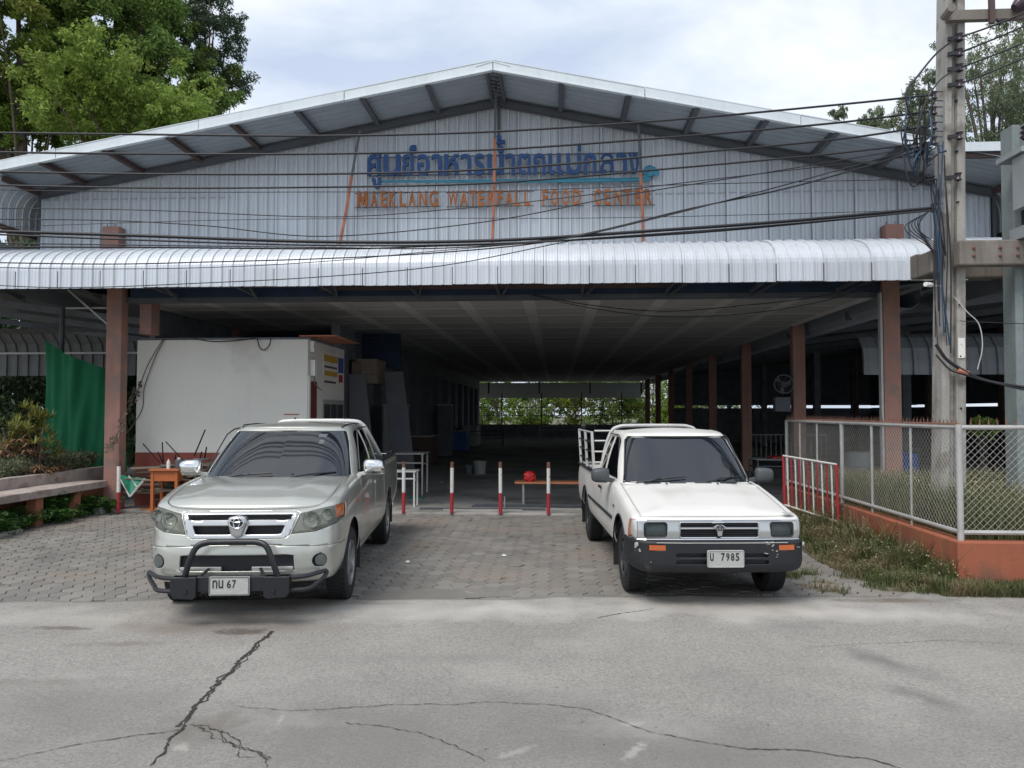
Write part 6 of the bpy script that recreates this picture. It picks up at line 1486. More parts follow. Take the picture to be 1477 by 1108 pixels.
def chain(P0, du, L_, z0, z1, pitch=.072, r=.0019):
    V = []; Q = []; H = z1 - z0; nrm = Vector((-du[1], du[0], 0)); n = int((L_ + H) / (pitch)) + 1
    for fam in (0, 1):
        for k in range(n):
            s0 = k * pitch - H if fam == 0 else k * pitch
            a = (s0, z0), (s0 + H, z1); 
            if fam: a = (s0, z0), (s0 - H, z1)
            (u0, w0), (u1, w1) = a
            pts = []
            for (u, w, uu, ww) in ((u0, w0, u1, w1), (u1, w1, u0, w0)):
                if u < 0: f = (0 - u) / (uu - u); u, w = 0, w + (ww - w) * f
                if u > L_: f = (L_ - u) / (uu - u); u, w = L_, w + (ww - w) * f
                pts.append((u, w))
            if abs(pts[0][0] - pts[1][0]) < .01: continue
            m_ = 8; ps_ = []
            for j in range(m_ + 1):
                f = j / m_; u = pts[0][0] + (pts[1][0] - pts[0][0]) * f; w = pts[0][1] + (pts[1][1] - pts[0][1]) * f
                ps_.append(Vector(P0) + Vector((du[0] * u, du[1] * u, 0)) + Vector((0, 0, w)) + nrm * (.004 if fam else -.004))
            p, q = ps_[0], ps_[-1]; k0 = len(V); d_ = (q - p).normalized(); x_ = nrm; y_ = d_.cross(nrm).normalized()
            for pp in (p, q):
                for a_ in (90, 210, 330): V.append(pp + (x_ * math.cos(R(a_)) + y_ * math.sin(R(a_))) * r)
            for j in range(3): Q.append((k0 + j, k0 + (j + 1) % 3, k0 + 3 + (j + 1) % 3, k0 + 3 + j))
    return V, Q
V, Q = chain((FX, FY, 0), (0, 1), 5.85, FZ0, FZ1); o = npmesh('chain_link_mesh', V, Q, 'wire', fn, True, 'stuff')
V, Q = chain((FX, FY, 0), (1, 0), 5.2, FZ0, FZ1); o = npmesh('chain_link_mesh', V, Q, 'wire', fn, True, 'stuff')
mb = MB(); g = random.Random(6)
def spike(p, du, s=1):
    z = FZ1 + .024
    a = Vector((du[0], du[1], 0)) * .012; b = Vector((-du[1], du[0], 0)) * .008; h = .085 * s; l = Vector((g.uniform(-.012, .012), g.uniform(-.012, .012), 0))
    p = Vector((p[0], p[1], z)); mb.add([p - a, p + b, p + a, p - b, p + Vector((0, 0, h)) + l], [(0, 1, 4), (1, 2, 4), (2, 3, 4), (3, 0, 4)])
    for sg in (-1, 1): q = p + Vector((0, 0, .02)); e = q + a * 2.2 * sg + Vector((0, 0, .035)); mb.add([q - b * .7, q + b * .7, e], [(0, 1, 2)])
k = 0.
while k < 5.8: spike((FX, FY + .05 + k), (0, 1)); k += .085
k = 0.12
while k < 5: spike((FX + k, FY), (1, 0)); k += .088
mb.add([(FX - .012, FY, FZ1 + .025), (FX + .012, FY, FZ1 + .025), (FX + .012, 13.9, FZ1 + .025), (FX - .012, 13.9, FZ1 + .025), (FX, FY, FZ1 + .045), (FX, 13.9, FZ1 + .045)], [(0, 1, 4), (1, 2, 5, 4), (2, 3, 5), (3, 0, 4, 5)])
o = mb.build('spike_strip', 'rust', fn, True, fix=False); o['kind'] = 'stuff'
# red and white steel barrier leaning by the wall
br = thing('steel_barrier', 'red and white painted steel bar barrier leaning at the orange wall', 'barrier', (3.85, 12, 0))
p0 = Vector((3.72, 12.85, .12)); p1 = Vector((3.93, 11.05, .10)); up = Vector((-.02, 0, 1))
for z, m in ((.14, 'white_paint'), (.94, 'white_paint')): mb = MB(); mb.tube([p0 + up * z, p1 + up * z], .016, 8); mb.build('rail', m, br, True)
for k in range(13):
    f = k / 12; p = p0.lerp(p1, f); e = k in (0, 12); mb = MB(); mb.tube([p + up * (-.1 if e else .14), p + up * .94], .022 if e else .012, 8); mb.build('bar', 'red_paint' if k % 2 == 0 else 'white_paint', br, True)
# ================================================================ UTILITY POLES
def pole(name, label, x0, x1, y, z1, w0, w1, m, back=.0, group=None):
    t = thing(name, label, 'utility pole', (x0, y, .3))
    def sec(xa, xb, ya, yb, nm, mm):
        mb = MB(); V = []
        for (z, xc, w) in ((.3, x0, w0), (z1, x1, w1)):
            s = w / w0
            V += [(xc + xa * s, y + ya, z), (xc + xb * s, y + ya, z), (xc + xb * s, y + yb, z), (xc + xa * s, y + yb, z)]
        mb.add(V, [(0, 3, 2, 1), (4, 5, 6, 7), (0, 1, 5, 4), (1, 2, 6, 5), (2, 3, 7, 6), (3, 0, 4, 7)]); return mb.build(nm, mm, t, True, bevel=.012)
    h = w0 / 2
    sec(-h, -h + .10, -.13, .13, 'flange', m); sec(h - .12, h, -.13, .13, 'flange', m); sec(-h + .101, h - .121, -.07, .07, 'web', m)
    return t
up1 = pole('utility_pole', 'weathered concrete utility pole rising behind the chain link fence corner', 4.70, 4.89, 9.6, 8.2, .30, .205, 'pole_concrete')
up2 = pole('utility_pole', 'grey green concrete pole at the right edge of the picture', 5.66, 5.68, 9.65, 5.25, .36, .34, 'pole_grey')
mb = MB(); mb.lathe([(.0, 0)], n=3) if False else None
mb = MB(); mb.b2((4.79, 9.455, 2.42), (4.87, 9.468, 2.66)); mb.build('painted_band', 'white_paint', up1, True)
g = random.Random(10)
for k in range(10):
    z = 1.2 + k * .62; mb = MB(); mb.tube([(4.80 + .02 * (z / 3), 9.455, z), (4.80 + .02 * (z / 3), 9.50, z)], .012, 6); mb.build('bolt_hole', 'black_metal', up1, True)
pf = thing('pole_platform', 'pair of mottled concrete beams bolted across the two poles', 'platform', (5.5, 9.5, 3.6))
mb = MB(); mb.b2((4.74, 9.28, 3.50), (8.2, 9.44, 3.80)); mb.build('beam', 'beam_concrete', pf, True, bevel=.02)
mb = MB(); mb.b2((4.46, 9.78, 3.44), (8.2, 9.94, 3.74)); mb.build('beam', 'beam_concrete', pf, True, bevel=.02)
mb = MB(); mb.b2((4.48, 9.42, 3.44), (4.60, 9.78, 3.72)); mb.build('beam_end', 'beam_concrete', pf, True, bevel=.02)
for X in (4.90, 5.20, 5.40):
    for z in (3.61, 3.70): mb = MB(); mb.lathe([(.020, 0), (.020, .015), (.010, .017), (.010, .035), (0, .035)], (X, 9.28, z), 8, Euler((R(90), 0, 0)).to_matrix()); mb.build('bolt', 'rust', pf, True)
tf_ = thing('transformer', 'grey finned transformer standing on the beam between the poles', 'transformer', (6.3, 9.6, 3.8))
mb = MB(); mb.b2((5.62, 9.22, 3.95), (6.6, 9.46, 5.0)); mb.build('tank', 'trafo', tf_, True, bevel=.02)
for k in range(14): mb = MB(); mb.b2((5.32 + k * .07, 8.98, 4.12), (5.34 + k * .07, 9.215, 4.72)); mb.build('fin', 'trafo', tf_, True)
mb = MB(); mb.b2((5.28, 8.96, 4.74), (6.65, 9.47, 4.80)); mb.build('lid', 'trafo', tf_, True)
mb = MB(); mb.b2((5.40, 9.10, 3.802), (6.6, 9.44, 3.94)); mb.build('skid', 'trafo', tf_, True)
for X in (5.75, 6.2, 6.6): mb = MB(); mb.lathe([(.05, 0), (.08, .03), (.05, .06), (.08, .09), (.05, .12), (.07, .15), (.03, .2), (0, .2)], (X - .2, 9.3, 4.99), 12); mb.build('bushing', 'porcelain', tf_, True, smooth=True)
ca = thing('upper_crossarm', 'thin brown crossarm with insulators high on the poles', 'crossarm', (5.5, 9.45, 6.6))
a_ = at(1377, 24, Y=9.42); mb = MB(); mb.b2((a_.x - .1, 9.38, a_.z - .06), (8.2, 9.46, a_.z + .06)); mb.build('arm', 'beam_concrete', ca, True)
mb = MB(); mb.tube([(a_.x - .12, 9.42, a_.z), (a_.x - .14, 9.2, a_.z)], .05, 8); mb.build('arm_end', 'beam_concrete', ca, True)
q = at(1430, 20, Y=9.36); mb = MB(); mb.b2((q.x - .03, 9.33, q.z - .12), (q.x + .03, 9.375, q.z + .6)); mb.build('hanger', 'steel_brown', ca, True)
q = at(1441, 34, Y=9.36); mb = MB(); mb.lathe([(.01, 0), (.03, .01), (.018, .03), (.03, .05), (.018, .07), (.01, .09)], (q.x, 9.36, q.z - .02), 10); mb.build('insulator', 'porcelain', ca, True, smooth=True)
q = at(1463, 12, Y=9.3); q2 = at(1490, -8, Y=9.3); mb = MB(); mb.tube([q, q.lerp(q2, .3), q.lerp(q2, .6), q2], [.05, .09, .10, .08], 10); mb.build('fuse', 'porcelain', ca, True, smooth=True)
cc = thing('cctv_camera', 'small white surveillance camera fixed to the left side of the pole', 'camera', (4.5, 9.45, 3.2))
q = at(1337, 411, Y=9.4); mb = MB(); mb.tube([q + Vector((-.04, -.05, 0)), q + Vector((.06, .02, 0))], .028, 10); mb.build('body', 'white_paint', cc, True, smooth=True); mb = MB(); mb.bar(q + Vector((.03, 0, 0)), (4.62, 9.5, q.z), .015, .015); mb.build('bracket', 'white_paint', cc, True)
# racks of spool insulators on the pole
rk = thing('insulator_rack', 'row of dark spool insulators on the left side of the pole', 'insulator rack', (4.65, 9.4, 5))
for k, (px, py) in enumerate(((1347, 138), (1347, 160), (1347, 182), (1347, 203), (1347, 300))):
    q = at(px, py, Y=9.42); mb = MB(); mb.lathe([(.018, -.05), (.04, -.04), (.025, -.015), (.025, .015), (.04, .04), (.018, .05)], q, 10); mb.build('spool', 'porcelain', rk, True, smooth=True); mb = MB(); mb.bar(q + Vector((-.02, 0, .055)), q + Vector((.12, .03, .055)), .02, .008); mb.bar(q + Vector((-.02, 0, -.055)), q + Vector((.12, .03, -.055)), .02, .008); mb.build('clevis', 'steel_grey', rk, True)['kind'] = 'stuff'
rk2 = thing('insulator_rack', 'four dark spool insulators on the right side of the pole, level with the sky', 'insulator rack', (4.95, 9.4, 6))
for k, (px, py) in enumerate(((1384, 54), (1384, 76), (1384, 98), (1384, 121), (1384, 196), (1382, 255))):
    q = at(px, py, Y=9.42); mb = MB(); mb.lathe([(.018, -.05), (.045, -.04), (.028, -.015), (.028, .015), (.045, .04), (.018, .05)], q, 10); mb.build('spool', 'porcelain', rk2, True, smooth=True); mb = MB(); mb.bar(q + Vector((-.12, .04, .0)), q + Vector((0, 0, .0)), .03, .045); mb.build('clevis', 'black_metal', rk2, True)
# ---------------------------------------------------------------- overhead cables
GRP = 'overhead cables crossing the front of the gable'
def cab(lb, pts, r=.011, Y0=8.9, Y1=9.42, name='overhead_cable', grp=GRP, m='cable'):
    a = pts[0][0]; b = pts[-1][0]
    P = [at(x, y, Y=Y0 + (Y1 - Y0) * (x - a) / (b - a)) for x, y in pts]; mb = MB(); mb.tube(smooth_path(P, 8), r, 6); return tag(mb.build(name, m, smooth=True), lb, 'cable', grp)
cab('topmost thick black cable crossing the gable to the pole', [(-60, 191), (200, 194), (470, 196), (712, 190), (970, 173), (1200, 152), (1347, 137)], .013)
cab('second thick black cable from the top, just above the Thai letters', [(-60, 219), (200, 222), (470, 222), (712, 216), (970, 198), (1200, 178), (1347, 160)], .013)
cab('third thick black cable, running through the Thai letters', [(-60, 247), (200, 251), (470, 251), (712, 244), (970, 223), (1200, 202), (1347, 181)], .013)
cab('fourth thick black cable, running along the teal wave of the sign', [(-60, 266), (200, 271), (470, 270), (712, 264), (970, 243), (1200, 222), (1347, 205)], .012)
cab('hair thin wire just under the fourth cable across the gable', [(-60, 273), (200, 277), (470, 277), (712, 276), (1000, 266), (1345, 258)], .005)
cab('thin wire over the top of the orange English letters', [(-60, 300), (200, 303), (470, 313), (650, 302), (800, 287), (1000, 262), (1345, 222)], .006)
cab('thin wire under the orange English letters rising to the pole', [(-60, 316), (150, 318), (300, 326), (470, 341), (700, 320), (900, 282), (1100, 250), (1345, 209)], .007)
cab('thin level wire low on the gable right of the sign', [(-60, 330), (300, 318), (600, 315), (900, 314), (1345, 303)], .004)
cab('thick black bundle of cables low across the gable', [(-60, 332), (200, 340), (470, 349), (712, 347), (970, 331), (1150, 318), (1347, 300)], .021)
cab('black cable twisted close under the thick bundle', [(-60, 336), (220, 347), (470, 354), (700, 352), (970, 338), (1150, 323), (1347, 303)], .012, 8.86, 9.40)
cab('thin slack wire just below the twisted bundle', [(-60, 350), (220, 354), (470, 357), (640, 358), (850, 344), (1100, 326), (1347, 304)], .008, 8.84, 9.38)
cab('wire crossing the upper edge of the white canopy from the left', [(-60, 356), (200, 357), (470, 359), (600, 356), (800, 345), (1000, 300), (1150, 268), (1345, 212)], .010)
cab('second wire climbing with it from the canopy to the pole', [(-60, 378), (150, 381), (300, 378), (470, 373), (640, 364), (800, 347), (970, 309), (1150, 262), (1345, 207)], .008, 8.86, 9.41)
cab('thin wire drooping over the lower half of the white canopy', [(-60, 384), (100, 388), (300, 386), (470, 377), (620, 363), (800, 348)], .005)
cab('lowest wire crossing the white canopy below all the others', [(-60, 409), (100, 415), (300, 408), (470, 399), (640, 383), (800, 352), (830, 346)], .006)
cab('cable swinging off the canopy edge under the ceiling', [(770, 425), (850, 440), (960, 449), (1080, 440), (1180, 428), (1262, 408)], .009, 13.2, 12.3)
cab('slacker cable hanging beneath the ceiling at the hall entrance', [(760, 424), (850, 444), (960, 457), (1080, 452), (1180, 436), (1262, 412)], .008, 13.2, 12.3)
G2 = 'cables leaving the pole to the upper right'
for lb, (a, b) in (('highest cable leaving the pole to the upper right', (54, 20)), ('second cable leaving the pole to the upper right', (76, 38)), ('third cable leaving the pole to the upper right', (98, 62)), ('fourth cable leaving the pole to the upper right', (121, 84))):
    cab(lb, [(1384, a), (1430, (a + b) / 2 + 1), (1500, b - 10)], .011, 9.42, 9.2, grp=G2)
cab('looping cable that drops from the pole top toward the cable tangle', [(1378, 56), (1350, 78), (1322, 112), (1309, 130), (1308, 150), (1318, 175)], .012, 9.42, 9.3, grp=None)
cab('black cable curving across the face of the pole', [(1384, 98), (1360, 112), (1345, 130), (1330, 160), (1322, 190)], .010, 9.38, 9.3, grp=None)
cab('lower grey strand running right from the pole', [(1384, 463), (1420, 465), (1500, 468)], .005, 9.4, 9.3, grp=None)
cab('brown spliced cable bundle sagging right from the pole', [(1350, 497), (1365, 518), (1385, 532), (1410, 545), (1440, 553), (1500, 562)], .020, 9.42, 9.3, grp=None)
cab('thinner cable hanging below the spliced bundle', [(1350, 512), (1370, 533), (1390, 540), (1420, 549), (1500, 568)], .010, 9.40, 9.28, grp=None)
cab('white wire hanging in a bow right of the pole', [(1376, 428), (1395, 450), (1412, 468), (1417, 500), (1410, 533)], .006, 9.36, 9.3, grp=None, m='wire')
for i, lb in enumerate(('orange tape wrapped round the spliced bundle',)):
    q = at(1390, 537, Y=9.40); o = MB().tube([q + Vector((-.07, 0, .02)), q + Vector((.05, 0, -.02))], .035, 8).build('tape_wrap', 'rust_strip'); tag(o, 'orange tape wrap round the spliced cable bundle on the pole', 'tape')
# tangle on the pole: coiled drops
tg = thing('cable_tangle', 'dense tangle of black and blue cables hanging on the left of the pole', 'cable tangle', (4.5, 9.35, 5)); g = random.Random(21)
for k in range(26):
    x0 = g.uniform(1305, 1346); x1 = g.uniform(1308, 1346); y0 = g.choice([140, 160, 182, 205, 205, 215]); y1 = g.uniform(205, 262); xm = min(x0, x1) - g.uniform(0, 14) if g.random() < .6 else (x0 + x1) / 2
    P = smooth_path([at(x0, y0, Y=9.36 + g.uniform(-.08, .05)), at(xm + g.uniform(0, 8), (y0 + y1) / 2 + g.uniform(-10, 10), Y=9.3 + g.uniform(-.1, .1)), at((x1 + xm) / 2, y1 + g.uniform(-4, 8), Y=9.33), at(x1 + 8, y1 - g.uniform(0, 20), Y=9.38)], 6)
    mb = MB(); mb.tube(P, g.uniform(.006, .013), 5); mb.build('drop_cable', 'cable_blue' if k % 6 == 0 else 'cable', tg, True, smooth=True)
for k in range(14):
    x = g.uniform(1342, 1364); xb = g.uniform(1344, 1372); y0 = g.uniform(200, 310); y1 = g.uniform(340, 520)
    P = smooth_path([at(x, y0, Y=9.40), at((x + xb) / 2 + g.uniform(-5, 5), (y0 + y1) / 2, Y=9.36), at(xb, y1, Y=9.40)], 6)
    mb = MB(); mb.tube(P, g.uniform(.005, .010), 5); mb.build('riser_cable', 'cable_blue' if k % 5 == 0 else 'cable', tg, True, smooth=True)
for k in range(7):
    P = smooth_path([at(1350, 300, Y=9.38), at(1335 - 5 * k, 310 + 3 * k, Y=9.36), at(1325 + 2 * k, 330 + 4 * k, Y=9.36), at(1348, 350 + 3 * k, Y=9.38)], 6); mb = MB(); mb.tube(P, .006, 5); mb.build('drop_cable', 'cable', tg, True, smooth=True)
mb = MB(); q = at(1352, 206, Y=9.3); mb.tube([q, q + Vector((.02, 0, -.12)), q + Vector((.10, 0, -.1))], .014, 6); mb.build('blue_clip', 'cable_blue', tg, True)
# clutter between the far right columns
o = MB(); 
frame_table('side_table', 'low grey table with a red cloth in the dark right of the white pickup', (5.0, 17.5, .026), 1.3, .8, .72, 'pail', 'steel_grey')
o = tag(MB().b2((4.72, 17.15, .748), (5.3, 17.7, .79)).build('folded_cloth', 'red_paint', bevel=.01), 'red folded cloth on the grey table in the dark', 'cloth')
for k, (x, y, lb, m) in enumerate(((7.2, 16.5, 'blue plastic drum behind the fence', 'blue_thing'), (6.5, 17.0, 'pale grey drum left of the blue drum behind the fence', 'pail'))):
    mb = MB(); mb.lathe([(0, 0), (.26, 0), (.29, .04), (.29, .28), (.30, .3), (.29, .32), (.29, .58), (.30, .6), (.29, .62), (.28, .86), (.25, .9), (0, .9)], (0, 0, 0), 20); o = mb.build('drum', m, smooth=True); o.location = (x, y, .02); tag(o, lb, 'drum')
# railings and counters deep inside on the right
for i, (x, y, w, lb) in enumerate(((7.0, 24, 2.4, 'dim grey railing between the pink columns on the right'), )):
    t = thing('railing', lb, 'railing', (x, y, .026))
    for z in (.3, 1.05): mb = MB(); mb.tube([(-w / 2, 0, z), (w / 2, 0, z)], .015, 6); mb.build('rail', 'galv', t)
    for k in range(17): mb = MB(); mb.tube([(-w / 2 + w * k / 16, 0, .0 if k in (0, 16) else .3), (-w / 2 + w * k / 16, 0, 1.05)], .009, 5); mb.build('baluster', 'galv', t)
# ================================================================ VEGETATION
# big trees behind the hall on the left
G3 = 'gum trees rising behind the right roof slope'
TG = 'tall trees rising behind the left roof slope'
def ptree(nm, lb, px, py, Y, rx, rz, nc, npr, ls, m, grp, sd_, droop=.35, tr=.4, asp=2.2, sq=.75, cl=(.7, 1.3), hol=.5, ry=None):
    c = at(px, py, Y=Y); return tree(nm, lb, 'tree', (c.x + .5, Y + .5, -.05), c.z + rz * .7, tuple(c), (rx, ry or rx * .8, rz), nc, npr, ls, m, grp, sd_, droop, tr, asp, sq, cl, hollow=hol)
ptree('broadleaf_tree', 'tall bright green tree at the upper left edge of the picture', 25, 70, 29, 3.3, 5.0, 150, 620, .17, 'leaf_bright', TG, 11)
ptree('broadleaf_tree', 'broad dense green tree behind the roof, right of the brightest one', 165, 55, 31, 4.0, 5.6, 210, 620, .17, 'leaf_mid', TG, 12)
ptree('broadleaf_tree', 'yellowish green crown standing lower between the two big trees', 190, 165, 28, 3.6, 1.7, 90, 420, .15, 'leaf_bright', TG, 13, tr=.3)
ptree('broadleaf_tree', 'dark feathery tree with sparse twigs against the sky, right of the others', 300, 95, 34, 1.7, 4.2, 70, 330, .15, 'leaf_dark', TG, 14, .45, .3, 3.0, .7, (.45, .95), .3)
ptree('gum_tree', 'tall drooping gum tree right of the utility pole', 1432, 140, 30, 2.5, 3.0, 64, 260, .14, 'leaf_gum', G3, 21, .9, .3, 3.4, 1.2, (.4, .85), .3)
ptree('gum_tree', 'slim gum tree just left of the utility pole', 1318, 165, 31, 1.1, 1.5, 24, 260, .15, 'leaf_gum', G3, 22, .8, .22, 3.4, 1.1, (.35, .65), .3)
ptree('gum_tree', 'small wispy gum tree with its crown just above the roof slope', 1262, 178, 33, .8, .7, 12, 300, .14, 'leaf_gum', G3, 23, .8, .18, 3.2, 1.0, (.3, .5), .3)
ptree('gum_tree', 'low faint treetop peeking over the roof far left of the pole', 1216, 172, 35, .35, .4, 5, 260, .14, 'leaf_gum', G3, 24, .8, .14, 3.2, 1.0, (.25, .4), .2)
ptree('gum_tree', 'gum tree behind the transformer at the right edge', 1490, 120, 33, 1.6, 3.0, 36, 260, .16, 'leaf_gum', G3, 25, .9, .3, 3.4, 1.1, (.4, .85), .3)
# trees seen through the open rear of the hall
G4 = 'trees seen through the open rear of the hall'
for i, (x, y, z, rx, rz, m, lb) in enumerate(((-4.6, 60, 3.0, 2.4, 3.0, 'leaf_bright', 'light green thicket at the left of the rear opening'), (-1.6, 62, 3.2, 2.4, 3.2, 'leaf_mid', 'green tree with a thin trunk left of centre in the rear opening'),
        (1.4, 61, 3.0, 2.4, 3.0, 'leaf_bright', 'bright green tree in the middle of the rear opening'), (4.4, 60, 3.1, 2.4, 3.2, 'leaf_mid', 'dense green shrub tree right of centre in the rear opening'), (7.6, 61, 3.0, 2.4, 3.1, 'leaf_bright', 'yellow green tree seen between the far pink columns'), (11, 62, 3.0, 2.4, 3.1, 'leaf_mid', 'tree beyond the rightmost gap of the far columns'))):
    tree('shrub_tree', lb, 'tree', (x, y, -.05), 5, (x, y, z), (rx, 1.6, rz), 60, 190, .17, m, G4, 40 + i, .3, .10, 2.4, .8, (.45, .9))
rr = rng.random((4200, 2)); C = np.stack([-14 + rr[:, 0] * 34, 66 + rr[:, 1] * 4, np.zeros(4200)], 1); C[:, 2] = rng.random(4200) * 8
V, Q = leaves(C[:420], [1.0] * 420, 120, .24, 2.2, .3, 5); o = npmesh('distant_wood', V, Q, 'leaf_mid'); tag(o, 'mass of far green woodland behind the hall', 'woodland', kind='stuff')
V, Q = leaves(np.stack([rng.uniform(-25, -10.5, 620), rng.uniform(23, 30, 620), rng.uniform(0, 7.0, 620)], 1), [1.0] * 620, 260, .22, 3.5, .5, 6); o = npmesh('dark_undergrowth', V, Q, 'leaf_dark'); tag(o, 'dark undergrowth beyond the left shed', 'undergrowth', kind='stuff')
# small bright shrub seen through the right wing
tree('garden_shrub', 'small bright green shrub seen low between the two utility poles', 'shrub', (20.4, 36, 0), 2.4, (20.4, 36, 2.0), (1.0, .8, .9), 18, 200, .13, 'leaf_bright', None, 61, .3, .06, 2.4, .8, (.3, .5)) if False else None
q = at(1414, 592, Y=14.6)
tree('garden_shrub', 'small bright green shrub seen low between the two utility poles', 'shrub', (q.x, 14.6, .02), 1.75, (q.x, 14.6, 1.62), (.22, .2, .32), 26, 60, .07, 'leaf_bright', None, 61, .3, .02, 2.2, .8, (.1, .2))
# spiky two tone shrub (dracaena clump) in the left planter
def rosette(mb_list, c, r, n, g, up=.5, w=.016, droop=.5):
    for k in range(n):
        a = g.uniform(0, 2 * PI); e = g.uniform(-.2, 1.2) * up + .1; d = Vector((math.cos(a) * math.cos(e), math.sin(a) * math.cos(e), math.sin(e))); s = Vector((-math.sin(a), math.cos(a), 0)) * w * g.uniform(.7, 1.2)
        L_ = r * g.uniform(.7, 1.15); p1 = c + d * L_ * .5; p2 = c + d * L_ - Vector((0, 0, droop * L_ * .4)); i0 = len(mb_list[0])
        mb_list[0].extend([c - s * .5, c + s * .5, p1 + s, p1 - s, p2]); mb_list[1].append((i0, i0 + 1, i0 + 2, i0 + 3)); mb_list[2].append((i0 + 3, i0 + 2, i0 + 4))
sh = thing('dracaena_shrub', 'spiky shrub with yellow green tips and dry brown lower leaves', 'shrub', (-9.02, 12.75, .6)); g = random.Random(15)
for nm, m, zone in (('green_leaves', 'leaf_shrub', 1), ('dry_leaves', 'leaf_dry', 0)):
    D = ([], [], [])
    for k in range(150 if zone else 230):
        while True:
            x = g.uniform(-1.05, .42); z = g.uniform(.02, 1.45); top = 1.0 + .38 * math.exp(-((x - .12) / .25) ** 2) - .55 * ((x + .3) / .8) ** 2
            if z < top: break
        yy = g.uniform(-.35, .35)
        is_top = z > top - .42 - .12 * g.random() or (x < -.45 and g.random() < .5)
        if bool(zone) != is_top: continue
        rosette(D, Vector((x, yy, z)), .21, 18, g, 1.0 if zone else .3, .013, .3 if zone else 1.0)
    me = bpy.data.meshes.new(nm); me.from_pydata([tuple(v) for v in D[0]], [], D[1] + D[2]); me.update(); link(nm, me, m, sh)
mb = MB()
for k in range(9): x = g.uniform(-.7, .3); mb.tube([(x * .5, g.uniform(-.1, .1), 0), (x, g.uniform(-.2, .2), .9)], .015, 5)
mb.build('stems', 'bark', sh)['kind'] = 'stuff'
# hedge in the planter
def box_region(x0, x1, y0, y1, z=0.):
    def f(g, n): return np.stack([g.uniform(x0, x1, n), g.uniform(y0, y1, n), np.full(n, z)], 1)
    return f
C = np.stack([rng.uniform(-10.6, -8.74, 900), rng.uniform(7.4, 14.3, 900), rng.uniform(.66, .96, 900)], 1)
V, Q = leaves(C, [.15] * 900, 190, .05, 2.8, -.2, 8); o = npmesh('hedge', V, Q, 'leaf_hedge'); tag(o, 'straggly grey green hedge filling the concrete planter', 'hedge', kind='stuff')
mb = MB(); g = random.Random(18)
for k in range(260):
    p = Vector((g.uniform(-10.4, -8.76), g.uniform(7.4, 14.2), .62)); mb.tube([p, p + Vector((g.uniform(-.12, .12), g.uniform(-.12, .12), g.uniform(.25, .5)))], .004, 3)
o = mb.build('hedge_twigs', 'bark', fix=False); tag(o, 'thin twigs standing up through the planter hedge', 'twigs', kind='stuff')
# leafy plants under the bench
def fern(name, label, c, r, h, n, seed, m='leaf_under', lw=.03):
    g = random.Random(seed); V = []; F4 = []; t = thing(name, label, 'plant', c, 'weeds growing under the planter bench'); st = MB()
    for k in range(n):
        a = g.uniform(0, 2 * PI); L_ = g.uniform(.5, 1) * r; H = h * g.uniform(.5, 1.05); P = [Vector((math.cos(a) * L_ * f * .8, math.sin(a) * L_ * f, H * (1 - (1 - f) ** 2) - .25 * H * f * f)) for f in (0, .25, .5, .75, 1)]
        st.tube(P, .004, 3)
        for j in range(16):
            f = .25 + .75 * j / 16; i = min(3, int(f * 4)); p = P[i].lerp(P[i + 1], f * 4 - i); s = 1 if j % 2 else -1; d = (P[i + 1] - P[i]).normalized(); sd_ = d.cross(Vector((0, 0, 1))).normalized() * s
            l = g.uniform(.05, .085) * (1.1 - .4 * f); tip = p + (sd_ + d * .5).normalized() * l + Vector((0, 0, g.uniform(-.02, .02))); w = (d * .5 - sd_ * .1).normalized() * lw * .5; m_ = p.lerp(tip, .5); k0 = len(V)
            V += [p, m_ + w, tip, m_ - w]; F4.append((k0, k0 + 1, k0 + 2, k0 + 3))
    npmesh('leaves', [tuple(v) for v in V], F4, m, t); st.build('stems', 'leaf_under', t, fix=False)
for i, (x, y, r, h, n, lb) in enumerate(((-8.0, 10.45, .5, .42, 26, 'low leafy weed at the bottom left corner of the planter bench'), (-8.25, 11.1, .5, .45, 26, 'bushy weed left of the first terracotta post'), (-8.05, 11.25, .35, .25, 18, 'small weed at the foot of the first terracotta post'),
        (-8.2, 12.05, .45, .62, 40, 'tall fern like weed between the two terracotta posts'), (-7.95, 11.95, .35, .3, 22, 'short weed in front of the fern like one'), (-8.2, 12.45, .3, .62, 18, 'weed climbing the second terracotta post'), (-8.1, 12.95, .42, .42, 30, 'round leafy weed right of the second terracotta post'), (-7.8, 13.1, .35, .35, 26, 'leafy weed at the foot of the bollard by the bench'), (-8.0, 9.9, .5, .35, 20, 'weed at the left edge under the bench'))):
    fern('weed_plant', lb, (x, y, 0), r, h, n, 70 + i)
V, Q = leaves(np.stack([rng.uniform(-8.5, -7.9, 160), rng.uniform(9, 13.2, 160), rng.uniform(.02, .2, 160)], 1), [.12] * 160, 50, .05, 2.2, .2, 9); o = npmesh('ground_weeds', V, Q, 'leaf_under'); tag(o, 'low green ground weeds under the planter bench', 'weeds', kind='stuff')
# tall grass in the fenced bed
def h_bed(g, P): return g.uniform(.25, .62, len(P)) * (1 - .25 * np.clip((P[:, 1] - 9) / 4, 0, 1))
o, tips = blades(26000, box_region(4.2, 7.2, 8.2, 13.5, .42), h_bed, .0042, .55, 31, 'grass_blade', 'tall_grass'); tag(o, 'tall seeding grass inside the chain link fence', 'grass', kind='stuff')
V, Q = leaves(tips[::7], [.03] * len(tips[::7]), 5, .018, 2.5, 0, 33, 1.5); o = npmesh('seed_heads', V, Q, 'seed_head'); tag(o, 'pale seed heads on the tall grass behind the fence', 'grass seeds', kind='stuff')
